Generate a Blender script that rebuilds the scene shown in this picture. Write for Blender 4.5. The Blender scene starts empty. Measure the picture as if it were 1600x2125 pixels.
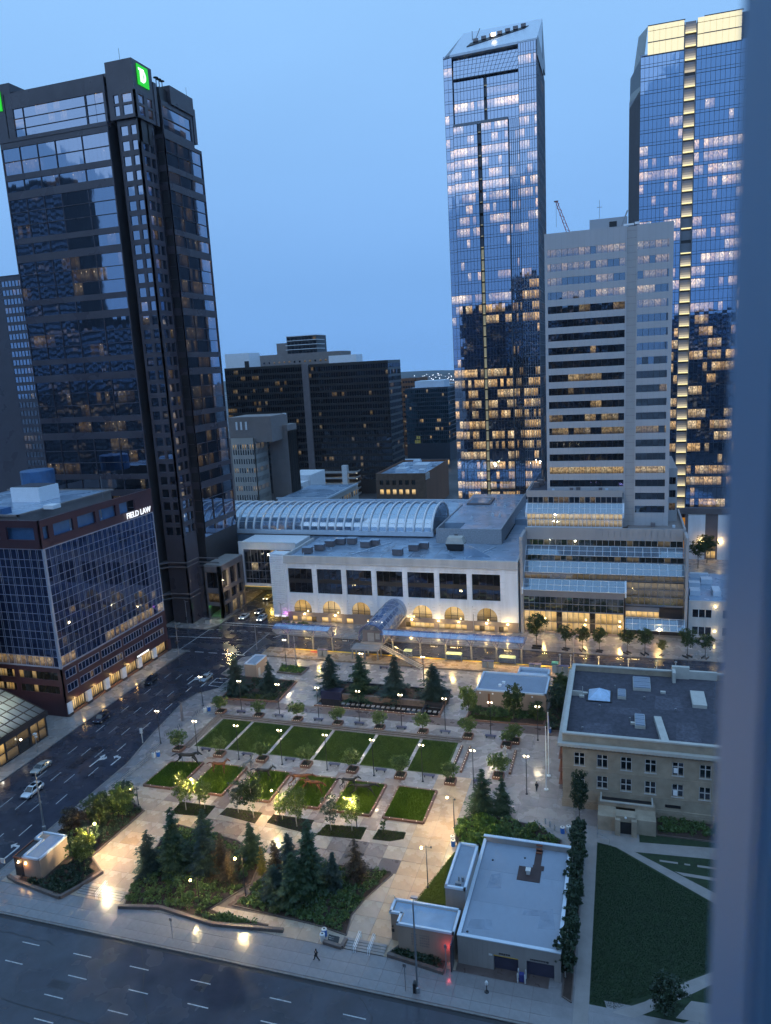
import bpy, math, random
from mathutils import Vector, Matrix
R = random.Random(11)
PI = math.pi
S = bpy.context.scene
COL = S.collection

# ---------------------------------------------------------------- camera
CAM = Vector((0, 0, 76))
cd = bpy.data.cameras.new('camera')
cam = bpy.data.objects.new('camera', cd); COL.objects.link(cam)
rx, up, fw = Vector((.95336, .29694, -.05413)), Vector((-.00716, .20157, .97945)), Vector((-.30175, .93338, -.19429))
mw = Matrix((rx, up, -fw)).transposed().to_4x4(); mw.translation = CAM
cam.matrix_world = mw
cd.sensor_fit = 'VERTICAL'; cd.sensor_height = 36; cd.lens = 26.12
cd.clip_start = .02; cd.clip_end = 20000
cd.dof.use_dof = True; cd.dof.focus_distance = 200; cd.dof.aperture_fstop = 6.5
S.camera = cam

# ---------------------------------------------------------------- world: overcast blue hour, brighter overhead
W = bpy.data.worlds.new('World'); S.world = W; W.use_nodes = True
nt = W.node_tree; N = nt.nodes; K = nt.links
bg = N['Background']
tc = N.new('ShaderNodeTexCoord'); sx = N.new('ShaderNodeSeparateXYZ'); K.new(tc.outputs['Generated'], sx.inputs[0])
rp = N.new('ShaderNodeValToRGB'); K.new(sx.outputs[2], rp.inputs[0])
el = rp.color_ramp.elements
el[0].position = 0.0; el[0].color = (.195, .44, .90, 1)
el[1].position = 1.0; el[1].color = (.36, .66, 1.08, 1)
for p, c in ((.10, (.200, .430, .845, 1)), (.18, (.230, .470, .885, 1)), (.42, (.305, .585, 1.0, 1))):
    e = el.new(p); e.color = c
sky = N.new('ShaderNodeTexSky'); sky.sky_type = 'NISHITA'; sky.sun_disc = False
sky.sun_elevation = math.radians(1.5); sky.sun_rotation = math.radians(200); sky.ozone_density = 4
mul = N.new('ShaderNodeMixRGB'); mul.blend_type = 'MULTIPLY'; mul.inputs[0].default_value = 1
mul.inputs[2].default_value = (.10, .10, .10, 1); K.new(sky.outputs[0], mul.inputs[1])
mp = N.new('ShaderNodeMapping'); mp.inputs['Scale'].default_value = (1, 1, 3.2); K.new(tc.outputs['Generated'], mp.inputs[0])
ns = N.new('ShaderNodeTexNoise'); ns.inputs['Scale'].default_value = 1.7; ns.inputs['Detail'].default_value = 4
K.new(mp.outputs[0], ns.inputs['Vector'])
cl = N.new('ShaderNodeMapRange'); cl.inputs[1].default_value = .3; cl.inputs[2].default_value = .7
cl.inputs[3].default_value = .97; cl.inputs[4].default_value = 1.03; K.new(ns.outputs[0], cl.inputs[0])
cm = N.new('ShaderNodeMixRGB'); cm.blend_type = 'MULTIPLY'; cm.inputs[0].default_value = 1
K.new(rp.outputs[0], cm.inputs[1]); K.new(cl.outputs[0], cm.inputs[2])
mx = N.new('ShaderNodeMixRGB'); mx.inputs[0].default_value = .06
K.new(cm.outputs[0], mx.inputs[1]); K.new(mul.outputs[0], mx.inputs[2])
K.new(mx.outputs[0], bg.inputs[0]); bg.inputs[1].default_value = 1.08

sl = bpy.data.lights.new('sun', 'SUN'); sl.energy = .36; sl.angle = math.radians(60); sl.color = (.74, .87, 1)
so = bpy.data.objects.new('sun', sl); COL.objects.link(so); so.rotation_euler = (math.radians(50), 0, math.radians(-20)); so.location = (0, 0, 300)
vs = S.view_settings
vs.view_transform = 'Standard'; vs.look = 'None'; vs.exposure = 0; vs.gamma = 1; vs.use_curve_mapping = False
cy = S.cycles
cy.use_denoising = True; cy.max_bounces = 6; cy.diffuse_bounces = 2; cy.glossy_bounces = 3; cy.transmission_bounces = 3
cy.transparent_max_bounces = 8; cy.sample_clamp_indirect = 3; cy.sample_clamp_direct = 0
cy.caustics_reflective = False; cy.caustics_refractive = False
cy.use_adaptive_sampling = True; cy.adaptive_threshold = .03

# ---------------------------------------------------------------- mesh helpers
class MB:
    def __init__(s): s.v = []; s.f = []; s.m = []; s.cur = 0; s.sm = False
    def add(s, vs, fs):
        b = len(s.v); s.v += [tuple(p) for p in vs]
        for f in fs: s.f.append([b + i for i in f]); s.m.append(s.cur)
        return s
    def box(s, x0, y0, z0, x1, y1, z1):
        if x1 < x0: x0, x1 = x1, x0
        if y1 < y0: y0, y1 = y1, y0
        if z1 < z0: z0, z1 = z1, z0
        return s.add([(x0,y0,z0),(x1,y0,z0),(x1,y1,z0),(x0,y1,z0),(x0,y0,z1),(x1,y0,z1),(x1,y1,z1),(x0,y1,z1)],
              [(0,3,2,1),(4,5,6,7),(0,1,5,4),(1,2,6,5),(2,3,7,6),(3,0,4,7)])
    def cbox(s, cx, cy, cz, sx_, sy, sz): return s.box(cx-sx_/2, cy-sy/2, cz-sz/2, cx+sx_/2, cy+sy/2, cz+sz/2)
    def obox(s, a, b, w, z0, z1):
        a = Vector(a[:2]); b = Vector(b[:2]); d = (b-a).normalized(); n = Vector((-d.y, d.x))*(w/2)
        return s.prism([a-n, b-n, b+n, a+n], z0, z1)
    def prism(s, poly, z0, z1):
        n = len(poly); ar = sum(poly[i][0]*poly[(i+1)%n][1]-poly[(i+1)%n][0]*poly[i][1] for i in range(n))
        if ar < 0: poly = list(poly)[::-1]
        vs = [(p[0],p[1],z0) for p in poly]+[(p[0],p[1],z1) for p in poly]
        return s.add(vs, [tuple(range(n-1,-1,-1)), tuple(range(n,2*n))]+[(i,(i+1)%n,n+(i+1)%n,n+i) for i in range(n)])
    def hexa(s, bot, top):
        return s.add(list(bot)+list(top), [(3,2,1,0),(4,5,6,7),(0,1,5,4),(1,2,6,5),(2,3,7,6),(3,0,4,7)])
    def quad(s, a, b, c, d): return s.add([a,b,c,d], [(0,1,2,3)])
    def tube(s, pts, rad, n=6, caps=True):
        pts = [Vector(p) for p in pts]
        if not hasattr(rad, '__len__'): rad = [rad]*len(pts)
        vs = []; ref = None
        for i, p in enumerate(pts):
            d = (pts[min(i+1,len(pts)-1)]-pts[max(i-1,0)])
            d = d.normalized() if d.length > 1e-9 else Vector((0,0,1))
            if ref is None: ref = Vector((1,0,0)) if abs(d.x) < .8 else Vector((0,1,0))
            a = d.cross(ref).normalized(); b = d.cross(a).normalized(); ref = b.cross(d)*1.0 if False else ref
            for k in range(n):
                t = 2*PI*k/n; vs.append(p+(a*math.cos(t)+b*math.sin(t))*rad[i])
        fs = []
        for i in range(len(pts)-1):
            for k in range(n):
                k2 = (k+1)%n; fs.append((i*n+k, i*n+k2, (i+1)*n+k2, (i+1)*n+k))
        if caps: fs.append(tuple(range(n-1,-1,-1))); fs.append(tuple(range((len(pts)-1)*n, len(pts)*n)))
        return s.add(vs, fs)
    def lathe(s, prof, n=10, c=(0,0)):
        vs = []; fs = []
        for r, z in prof:
            for k in range(n): t = 2*PI*k/n; vs.append((c[0]+r*math.cos(t), c[1]+r*math.sin(t), z))
        for i in range(len(prof)-1):
            for k in range(n): fs.append((i*n+k, i*n+(k+1)%n, (i+1)*n+(k+1)%n, (i+1)*n+k))
        fs.append(tuple(range(n-1,-1,-1))); fs.append(tuple(range((len(prof)-1)*n, len(prof)*n)))
        return s.add(vs, fs)
    def mesh(s, name, mats, smooth=False):
        me = bpy.data.meshes.new(name); me.from_pydata(s.v, [], s.f)
        if not isinstance(mats, (list, tuple)): mats = [mats]
        for m in mats: me.materials.append(m)
        if len(mats) > 1: me.polygons.foreach_set('material_index', s.m)
        if smooth: me.polygons.foreach_set('use_smooth', [True]*len(s.f))
        return me

def tag(o, label=None, cat=None, group=None, kind=None):
    if label: o['label'] = label
    if cat: o['category'] = cat
    if group: o['group'] = group
    if kind: o['kind'] = kind
    return o
def thing(name, label, cat, loc=(0,0,0), group=None, rz=0):
    o = bpy.data.objects.new(name, None); COL.objects.link(o); o.location = loc; o.rotation_euler = (0,0,rz)
    o.empty_display_size = .5
    return tag(o, label, cat, group)
def put(name, me, parent=None, loc=None, rot=None, sc=None, local=False):
    """link a mesh; with local=False the mesh is in world coordinates even below a parent"""
    o = bpy.data.objects.new(name, me); COL.objects.link(o)
    if parent is not None:
        o.parent = parent
        if not local:
            t = parent; off = Vector((0,0,0))
            while t is not None: off += Vector(t.location); t = t.parent
            o.matrix_parent_inverse = Matrix.Translation(-off)
    if loc: o.location = loc
    if rot is not None: o.rotation_euler = rot if hasattr(rot, '__len__') else (0,0,rot)
    if sc is not None: o.scale = sc if hasattr(sc, '__len__') else (sc,sc,sc)
    return o
def part(name, mb, mats, parent, smooth=False, local=False):
    return put(name, mb.mesh(name, mats, smooth), parent, local=local)
def struct(name, mb, mats, label=None, smooth=False):
    return tag(put(name, mb.mesh(name, mats, smooth)), label, None, None, 'structure')
def clone(root, loc, rz=0, sc=None, label=None, group=None):
    """copy a thing built in local coordinates, with its parts and sub-parts"""
    r = root.copy(); COL.objects.link(r); r.location = loc; r.rotation_euler = (0,0,rz)
    if sc is not None: r.scale = sc if hasattr(sc,'__len__') else (sc,sc,sc)
    if label: r['label'] = label
    if group: r['group'] = group
    for ch in root.children:
        c = ch.copy(); COL.objects.link(c); c.parent = r
        for g in ch.children:
            d = g.copy(); COL.objects.link(d); d.parent = c
    return r
ORD = ['first','second','third','fourth','fifth','sixth','seventh','eighth','ninth','tenth','eleventh','twelfth']

# ---------------------------------------------------------------- materials
def nodes(name):
    m = bpy.data.materials.new(name); m.use_nodes = True
    return m, m.node_tree.nodes, m.node_tree.links
def mat(name, col, rough=.6, metal=0, var=.18, scale=.7, rvar=0., bump=0., bscale=None, spec=.5, col2=None, streak=False):
    m, N, K = nodes(name); b = N['Principled BSDF']
    b.inputs['Roughness'].default_value = rough; b.inputs['Metallic'].default_value = metal
    b.inputs['Specular IOR Level'].default_value = spec
    tc = N.new('ShaderNodeTexCoord')
    vec = tc.outputs['Object']
    if streak:
        mp = N.new('ShaderNodeMapping'); mp.inputs['Scale'].default_value = (1, 1, .12); K.new(vec, mp.inputs[0]); vec = mp.outputs[0]
    n1 = N.new('ShaderNodeTexNoise'); n1.inputs['Scale'].default_value = scale; n1.inputs['Detail'].default_value = 5; n1.inputs['Roughness'].default_value = .62
    K.new(vec, n1.inputs['Vector'])
    r = N.new('ShaderNodeMapRange'); r.inputs[1].default_value = .3; r.inputs[2].default_value = .7
    K.new(n1.outputs[0], r.inputs[0])
    mx = N.new('ShaderNodeMixRGB')
    c2 = col2 or tuple(c*(1+var) for c in col); c1 = col if col2 else tuple(c*(1-var) for c in col)
    mx.inputs[1].default_value = (*c1,1); mx.inputs[2].default_value = (*c2,1); K.new(r.outputs[0], mx.inputs[0])
    K.new(mx.outputs[0], b.inputs['Base Color'])
    if rvar:
        n2 = N.new('ShaderNodeTexNoise'); n2.inputs['Scale'].default_value = scale*.6; n2.inputs['Detail'].default_value = 3; K.new(tc.outputs['Object'], n2.inputs['Vector'])
        r2 = N.new('ShaderNodeMapRange'); r2.inputs[1].default_value = .36; r2.inputs[2].default_value = .64
        r2.inputs[3].default_value = max(.04, rough-rvar); r2.inputs[4].default_value = min(1, rough+rvar)
        K.new(n2.outputs[0], r2.inputs[0]); K.new(r2.outputs[0], b.inputs['Roughness'])
    if bump:
        n3 = N.new('ShaderNodeTexNoise'); n3.inputs['Scale'].default_value = bscale or scale*6; n3.inputs['Detail'].default_value = 3; K.new(tc.outputs['Object'], n3.inputs['Vector'])
        bp = N.new('ShaderNodeBump'); bp.inputs['Strength'].default_value = bump; bp.inputs['Distance'].default_value = .03
        K.new(n3.outputs[0], bp.inputs['Height']); K.new(bp.outputs[0], b.inputs['Normal'])
    return m
def emit(name, col, strength, base=None):
    m, N, K = nodes(name); b = N['Principled BSDF']
    b.inputs['Base Color'].default_value = (*(base or [c*.5 for c in col]),1)
    b.inputs['Emission Color'].default_value = (*col,1); b.inputs['Emission Strength'].default_value = strength
    return m
def window_glass(name, refl=.45, tint=(.75,.85,1), dark=(.006,.008,.012), warm=((1,.62,.24),(1,.80,.52)), power=1.0, tilt=.02, rough=.03, dots=.9, room_=1., flat=0.):
    """pane of an office window: reflecting glass over a dark room; face attributes lit (0..1) and rnd set what is switched on inside"""
    m, N, K = nodes(name); out = N['Material Output']; N.remove(N['Principled BSDF'])
    def math_(op, a, b=None, c=None):
        n = N.new('ShaderNodeMath'); n.operation = op
        for i, x in enumerate((a,b,c)):
            if x is None: continue
            if isinstance(x, (int,float)): n.inputs[i].default_value = x
            else: K.new(x, n.inputs[i])
        return n.outputs[0]
    at = N.new('ShaderNodeAttribute'); at.attribute_name = 'rnd'; rnd = at.outputs['Fac']
    al = N.new('ShaderNodeAttribute'); al.attribute_name = 'lit'; lit = al.outputs['Fac']
    uv = N.new('ShaderNodeUVMap'); uv.uv_map = 'UVMap'; sp = N.new('ShaderNodeSeparateXYZ'); K.new(uv.outputs[0], sp.inputs[0])
    u, v = sp.outputs[0], sp.outputs[1]
    cx = N.new('ShaderNodeCombineXYZ'); K.new(math_('ADD', u, math_('MULTIPLY', rnd, 91.7)), cx.inputs[0]); K.new(v, cx.inputs[1])
    nz = N.new('ShaderNodeTexNoise'); nz.inputs['Scale'].default_value = 3.2-2.0*flat; nz.inputs['Detail'].default_value = 3*(1-flat); K.new(cx.outputs[0], nz.inputs['Vector'])
    room = N.new('ShaderNodeMapRange'); room.inputs[1].default_value = .35; room.inputs[2].default_value = .62; room.inputs[3].default_value = .25+.45*flat; room.inputs[4].default_value = 1.0
    K.new(nz.outputs[0], room.inputs[0])
    vr = N.new('ShaderNodeMapRange'); vr.inputs[1].default_value = .05; vr.inputs[2].default_value = .55; vr.inputs[3].default_value = .25; vr.inputs[4].default_value = 1.0; K.new(v, vr.inputs[0])
    vo = N.new('ShaderNodeTexVoronoi'); vo.inputs['Scale'].default_value = 2.6; K.new(cx.outputs[0], vo.inputs['Vector'])
    dt = N.new('ShaderNodeMapRange'); dt.inputs[1].default_value = .20; dt.inputs[2].default_value = .08; K.new(vo.outputs['Distance'], dt.inputs[0])
    vm = N.new('ShaderNodeMapRange'); vm.inputs[1].default_value = .55; vm.inputs[2].default_value = .7; K.new(v, vm.inputs[0])
    lamp = math_('MULTIPLY', math_('MULTIPLY', dt.outputs[0], vm.outputs[0]), 2.2*dots)
    pat = math_('ADD', math_('MULTIPLY', math_('MULTIPLY', room.outputs[0], vr.outputs[0]), room_), lamp)
    st = math_('MULTIPLY', math_('MULTIPLY', pat, lit), power)
    wc = N.new('ShaderNodeMixRGB'); wc.inputs[1].default_value = (*warm[0],1); wc.inputs[2].default_value = (*warm[1],1)
    K.new(math_('FRACT', math_('MULTIPLY', rnd, 7.3)), wc.inputs[0])
    em = N.new('ShaderNodeEmission'); K.new(wc.outputs[0], em.inputs[0]); K.new(st, em.inputs[1])
    df = N.new('ShaderNodeBsdfDiffuse'); df.inputs[0].default_value = (*dark,1)
    ad = N.new('ShaderNodeAddShader'); K.new(em.outputs[0], ad.inputs[0]); K.new(df.outputs[0], ad.inputs[1])
    gl = N.new('ShaderNodeBsdfGlossy'); gl.inputs['Color'].default_value = (*tint,1); gl.inputs['Roughness'].default_value = rough
    # panes never stand perfectly true: a slight tilt of each and a slow ripple break up the reflection
    gm = N.new('ShaderNodeNewGeometry')
    wn = N.new('ShaderNodeTexWhiteNoise'); wn.noise_dimensions = '1D'; K.new(rnd, wn.inputs['W'])
    tcn = N.new('ShaderNodeTexCoord'); nw = N.new('ShaderNodeTexNoise'); nw.inputs['Scale'].default_value = .5; K.new(gm.outputs['Position'], nw.inputs['Vector'])
    ad1 = N.new('ShaderNodeVectorMath'); ad1.operation = 'ADD'; K.new(wn.outputs['Color'], ad1.inputs[0]); K.new(nw.outputs['Color'], ad1.inputs[1])
    sb = N.new('ShaderNodeVectorMath'); sb.operation = 'SUBTRACT'; K.new(ad1.outputs[0], sb.inputs[0]); sb.inputs[1].default_value = (1,1,1)
    sc = N.new('ShaderNodeVectorMath'); sc.operation = 'SCALE'; K.new(sb.outputs[0], sc.inputs[0]); sc.inputs['Scale'].default_value = tilt
    a2 = N.new('ShaderNodeVectorMath'); a2.operation = 'ADD'; K.new(gm.outputs['Normal'], a2.inputs[0]); K.new(sc.outputs[0], a2.inputs[1])
    nn = N.new('ShaderNodeVectorMath'); nn.operation = 'NORMALIZE'; K.new(a2.outputs[0], nn.inputs[0]); K.new(nn.outputs[0], gl.inputs['Normal'])
    lw = N.new('ShaderNodeLayerWeight'); lw.inputs[0].default_value = .35
    fac = N.new('ShaderNodeMapRange'); fac.inputs[3].default_value = refl; fac.inputs[4].default_value = min(.95, refl+.55); K.new(lw.outputs['Fresnel'], fac.inputs[0])
    mx = N.new('ShaderNodeMixShader'); K.new(fac.outputs[0], mx.inputs[0]); K.new(ad.outputs[0], mx.inputs[1]); K.new(gl.outputs[0], mx.inputs[2])
    K.new(mx.outputs[0], out.inputs[0])
    return m
def clear_glass(name, col=(.55,.72,.95), refl=.25, alpha=.35, rough=.05, trans=False):
    m, N, K = nodes(name); out = N['Material Output']; N.remove(N['Principled BSDF'])
    tr = N.new('ShaderNodeBsdfTransparent'); tr.inputs[0].default_value = (.8,.88,.95,1)
    df = N.new('ShaderNodeBsdfTranslucent' if trans else 'ShaderNodeBsdfDiffuse'); df.inputs[0].default_value = (*col,1)
    m1 = N.new('ShaderNodeMixShader'); m1.inputs[0].default_value = alpha; K.new(tr.outputs[0], m1.inputs[1]); K.new(df.outputs[0], m1.inputs[2])
    gl = N.new('ShaderNodeBsdfGlossy'); gl.inputs[0].default_value = (.85,.93,1,1); gl.inputs['Roughness'].default_value = rough
    m2 = N.new('ShaderNodeMixShader'); m2.inputs[0].default_value = refl; K.new(m1.outputs[0], m2.inputs[1]); K.new(gl.outputs[0], m2.inputs[2])
    K.new(m2.outputs[0], out.inputs[0]); return m
def leafmat(name, c1, c2, c3=None):
    m, N, K = nodes(name); out = N['Material Output']; N.remove(N['Principled BSDF'])
    at = N.new('ShaderNodeAttribute'); at.attribute_name = 'rnd'
    rp = N.new('ShaderNodeValToRGB'); K.new(at.outputs['Fac'], rp.inputs[0])
    rp.color_ramp.elements[0].color = (*c1,1); rp.color_ramp.elements[1].color = (*c2,1)
    if c3: e = rp.color_ramp.elements.new(.88); e.color = (*c2,1); rp.color_ramp.elements[-1].color = (*c3,1)
    df = N.new('ShaderNodeBsdfDiffuse'); K.new(rp.outputs[0], df.inputs[0])
    tl = N.new('ShaderNodeBsdfTranslucent'); K.new(rp.outputs[0], tl.inputs[0])
    mx = N.new('ShaderNodeMixShader'); mx.inputs[0].default_value = .3; K.new(df.outputs[0], mx.inputs[1]); K.new(tl.outputs[0], mx.inputs[2])
    gl = N.new('ShaderNodeBsdfGlossy'); gl.inputs['Roughness'].default_value = .45; gl.inputs[0].default_value = (.6,.65,.7,1)
    m2 = N.new('ShaderNodeMixShader'); m2.inputs[0].default_value = .05; K.new(mx.outputs[0], m2.inputs[1]); K.new(gl.outputs[0], m2.inputs[2])
    K.new(m2.outputs[0], out.inputs[0]); return m

M = dict(
 asphalt=mat('asphalt', (.038,.041,.058), .22, var=.30, scale=.3, rvar=.14, bump=.12, bscale=7),
 patch=mat('asphalt_patch', (.022,.023,.032), .34, var=.25, scale=.6, rvar=.15),
 ground=mat('city_ground', (.05,.05,.055), .6, var=.35, scale=.03, rvar=.2),
 paint=mat('road_paint', (.50,.50,.51), .5, var=.42, scale=2.2),
 yellow=mat('yellow_paint', (.80,.50,.04), .5, var=.12, scale=2),
 kerb=mat('kerb_concrete', (.20,.19,.185), .5, var=.2, scale=1.2, rvar=.15),
 slabg=mat('slab_grey', (.285,.26,.25), .25, var=.16, scale=.5, rvar=.12, bump=.15, bscale=6),
 slabt=mat('slab_tan', (.46,.33,.22), .28, var=.14, scale=.6, rvar=.12, bump=.15, bscale=6),
 slabb=mat('slab_brown', (.27,.20,.165), .26, var=.14, scale=.6, rvar=.14, bump=.15, bscale=6),
 slabw=mat('slab_warm', (.42,.335,.265), .27, var=.14, scale=.5, rvar=.12, bump=.15, bscale=6),
 slabs=mat('slab_pavement', (.225,.215,.225), .25, var=.17, scale=.5, rvar=.12, bump=.15, bscale=6),
 slabd=mat('slab_dark', (.12,.09,.085), .36, var=.16, scale=.8, rvar=.12),
 brickred=mat('planter_brick', (.17,.085,.06), .55, var=.25, scale=4),
 wallstone=mat('retaining_stone', (.13,.10,.09), .45, var=.25, scale=1.5),
 soil=mat('soil', (.045,.028,.022), .9, var=.4, scale=2.5, bump=.6, bscale=8),
 grass=mat('grass_ground', (.040,.070,.006), .95, var=.35, scale=1.6, bump=.8, bscale=14),
 granite=mat('dark_granite', (.060,.055,.072), .35, var=.14, scale=.2, rvar=.1),
 granite2=mat('podium_granite', (.16,.14,.15), .4, var=.14, scale=.25),
 maroon=mat('maroon_panel', (.052,.024,.034), .35, var=.12, scale=.3),
 mullion=mat('pale_mullion', (.28,.31,.40), .4, var=.05),
 darkmul=mat('dark_mullion', (.035,.045,.065), .4, var=.1),
 greymul=mat('grey_mullion', (.16,.18,.22), .4, var=.1),
 greytower=mat('grey_tower_panel', (.44,.44,.47), .55, var=.05, scale=.15, streak=True),
 terrace=mat('terrace_panel', (.36,.355,.37), .5, var=.08, scale=.2, streak=True),
 limestone=mat('pale_limestone', (.79,.82,.88), .6, var=.15, scale=.35, streak=True),
 limestone2=mat('parapet_stone', (.52,.51,.51), .7, var=.15, scale=.4, streak=True),
 sandstone=mat('sandstone', (.34,.285,.22), .8, var=.22, scale=.45),
 sandpale=mat('pale_coping', (.48,.47,.44), .6, var=.1, scale=.6),
 concrete=mat('concrete_wall', (.31,.285,.275), .7, var=.12, scale=.5, streak=True),
 pinkcon=mat('tan_concrete', (.36,.27,.21), .7, var=.14, scale=.5, streak=True),
 white=mat('white_metal', (.80,.83,.88), .4, var=.05),
 coping=mat('pale_metal_coping', (.58,.66,.76), .3, var=.06),
 membrane=mat('roof_membrane', (.25,.30,.38), .42, var=.10, scale=.25, rvar=.14),
 membraned=mat('grey_roof_membrane', (.25,.34,.46), .26, var=.2, scale=.18, rvar=.16),
 gravel=mat('roof_gravel', (.055,.055,.075), .9, var=.35, scale=1.4, bump=.5, bscale=12),
 gravel2=mat('roof_gravel_patch', (.075,.075,.10), .9, var=.4, scale=1.8),
 brownpad=mat('brown_walk_pad', (.05,.028,.028), .6),
 metal=mat('galvanised_steel', (.33,.34,.36), .4, metal=.6, var=.1),
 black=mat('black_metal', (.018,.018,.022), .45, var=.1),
 bluegreen=mat('canopy_blue_steel', (.09,.10,.20), .4, var=.1),
 bench=mat('bench_slat', (.07,.065,.12), .4, var=.15),
 bark=mat('bark', (.07,.055,.045), .9, var=.3, scale=5),
 birch=mat('birch_bark', (.42,.40,.37), .8, var=.35, scale=5),
 binblue=mat('blue_bin', (.02,.14,.50), .45, var=.05),
 binwhite=mat('white_bin', (.62,.62,.62), .45, var=.05),
 brick=mat('brown_brick', (.17,.115,.085), .8, var=.25, scale=.9),
 brickside=mat('rust_brick', (.20,.09,.05), .8, var=.16, scale=.3, streak=True),
 beige=mat('beige_panel', (.42,.39,.36), .7, var=.07, scale=.2, streak=True),
 taupe=mat('taupe_wall', (.22,.19,.185), .7, var=.1, scale=.2),
 bluetarp=mat('blue_roof', (.05,.13,.28), .4, var=.2, scale=.5),
 darkwall=mat('dark_wall', (.028,.028,.034), .4, var=.15),
 frame=mat('window_frame_paint', (.15,.26,.42), .6, var=.03),
 rubber=mat('rubber', (.012,.012,.013), .7),
 carglass=mat('car_glass', (.006,.008,.012), .06, spec=.8),
 red=mat('red_paint', (.45,.03,.02), .5),
 woodbrown=mat('brown_timber', (.20,.07,.04), .6),
 orange=mat('timber_orange', (.50,.20,.04), .5, var=.1),
 skin=mat('skin', (.42,.26,.19), .6, var=.04),
 cloth=mat('dark_cloth', (.018,.019,.024), .85, var=.2),
 hair=mat('dark_hair', (.012,.009,.008), .6),
)
M['g_td'] = window_glass('granite_tower_glass', .42, (.62,.72,.92), power=.8, tilt=.006, dots=2.2, room_=.38)
M['g_fl'] = window_glass('navy_curtain_glass', .09, (.42,.55,.95), dark=(.009,.017,.050), power=.8, tilt=.004)
M['g_a'] = window_glass('blue_tower_glass', .50, (.62,.76,1), dark=(.010,.018,.035), power=3.0, tilt=.008, dots=1.6, warm=((1,.60,.24),(1,.76,.44)))
M['g_b'] = window_glass('blue_crown_tower_glass', .50, (.55,.72,1), dark=(.010,.018,.035), power=3.0, tilt=.008, dots=1.6, warm=((1,.60,.24),(1,.76,.44)))
M['g_grey'] = window_glass('dark_strip_glass', .28, (.75,.85,1), power=.8, tilt=.012, warm=((1,.66,.30),(1,.78,.46)))
M['g_dark'] = window_glass('black_glass', .10, (.6,.7,.9), dark=(.010,.009,.010), power=.45, tilt=.03)
M['g_shop'] = window_glass('shop_glass', .08, (.8,.9,1), dark=(.02,.018,.014), power=1.1, tilt=.01, warm=((1,.60,.18),(1,.70,.34)), dots=.25, flat=1.)
M['g_terr'] = window_glass('terrace_glass', .22, (.7,.85,1), dark=(.02,.026,.026), power=1.0, tilt=.012, warm=((1,.74,.40),(1,.84,.58)), dots=.4, flat=1.)
M['g_teal'] = window_glass('teal_glass', .32, (.35,.60,.80), dark=(.01,.03,.045), power=1.2, tilt=.03)
M['g_lib'] = window_glass('sash_glass', .10, (.6,.7,.9), power=.5, tilt=.01)
M['shoproof'] = clear_glass('shop_roof_glass', (.55,.68,.75), .2, .55, .08, True)
M['glassroof'] = clear_glass('skylight_glass', (.14,.24,.36), .26, .42)
M['vaultglass'] = clear_glass('vault_glass', (.22,.42,.66), .42, .45)
M['canopyglass'] = clear_glass('canopy_glass', (.16,.26,.52), .32, .55, .12)
M['lampwhite'] = emit('lamp_white', (1,.86,.62), 9)
M['lampyellow'] = emit('lamp_yellow', (1,.72,.28), 26)
M['crown'] = emit('lit_crown_panel', (1,.86,.52), .95)
M['slot'] = emit('lit_slot_panel', (1,.80,.40), .26)
M['slotdim'] = emit('dim_slot_panel', (1,.80,.45), .10)
M['patchroof'] = mat('roof_patch', (.215,.265,.345), .24, var=.2, scale=.5, rvar=.1)
M['slotb'] = emit('lit_slot_trough', (1,.84,.40), 1.25)
M['studlight'] = emit('bed_edge_light', (1,.90,.70), 2.2)
M['headlight'] = emit('headlight', (1,.93,.80), 22)
M['taillight'] = emit('taillight', (1,.05,.02), 2)
M['redsignal'] = emit('red_signal', (1,.08,.01), 30)
M['whitesign'] = emit('white_letter', (.95,.97,1), 1.1)
M['greensign'] = emit('green_sign', (.02,.62,.02), .9)
M['handsignal'] = emit('amber_signal', (1,.40,.05), 2.0)
M['bluelamp'] = emit('violet_lamp', (.45,.42,1), 12)
M['yellowglow'] = emit('yellow_ceiling', (1,.68,.10), .8)
M['striplight'] = emit('strip_light', (1,.94,.74), 2.6)

def lamp(loc, power, col=(1,.78,.45), r=.2, parent=None):
    l = bpy.data.lights.new('lamp_glow', 'POINT'); l.energy = power; l.color = col; l.shadow_soft_size = r
    o = bpy.data.objects.new('lamp_glow', l); COL.objects.link(o); o.location = loc
    if parent is not None: o.parent = parent
    return o

# ---------------------------------------------------------------- facades
_pc = {}
def pane_mesh(w, h, lit, rnd, m, depth=.06):
    k = (round(w,2), round(h,2), lit, rnd, m.name)
    if k in _pc: return _pc[k]
    me = bpy.data.meshes.new('window_pane')
    me.from_pydata([(0,0,0),(w,0,0),(w,0,h),(0,0,h),(0,depth,0),(w,depth,0),(w,depth,h),(0,depth,h)], [],
                   [(0,1,2,3),(1,5,6,2),(5,4,7,6),(4,0,3,7),(3,2,6,7),(4,5,1,0)])
    me.materials.append(m); attrs(me, [lit]*6, [rnd]*6, [(0,0),(1,0),(1,1),(0,1)]*6)
    _pc[k] = me; return me
def attrs(me, lit, rnd, uv):
    a = me.attributes.new('lit','FLOAT','FACE'); a.data.foreach_set('value', lit)
    a = me.attributes.new('rnd','FLOAT','FACE'); a.data.foreach_set('value', rnd)
    l = me.uv_layers.new(name='UVMap'); l.data.foreach_set('uv', [c for p in uv for c in p])
RQ = [i/16+.03 for i in range(16)]
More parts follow.
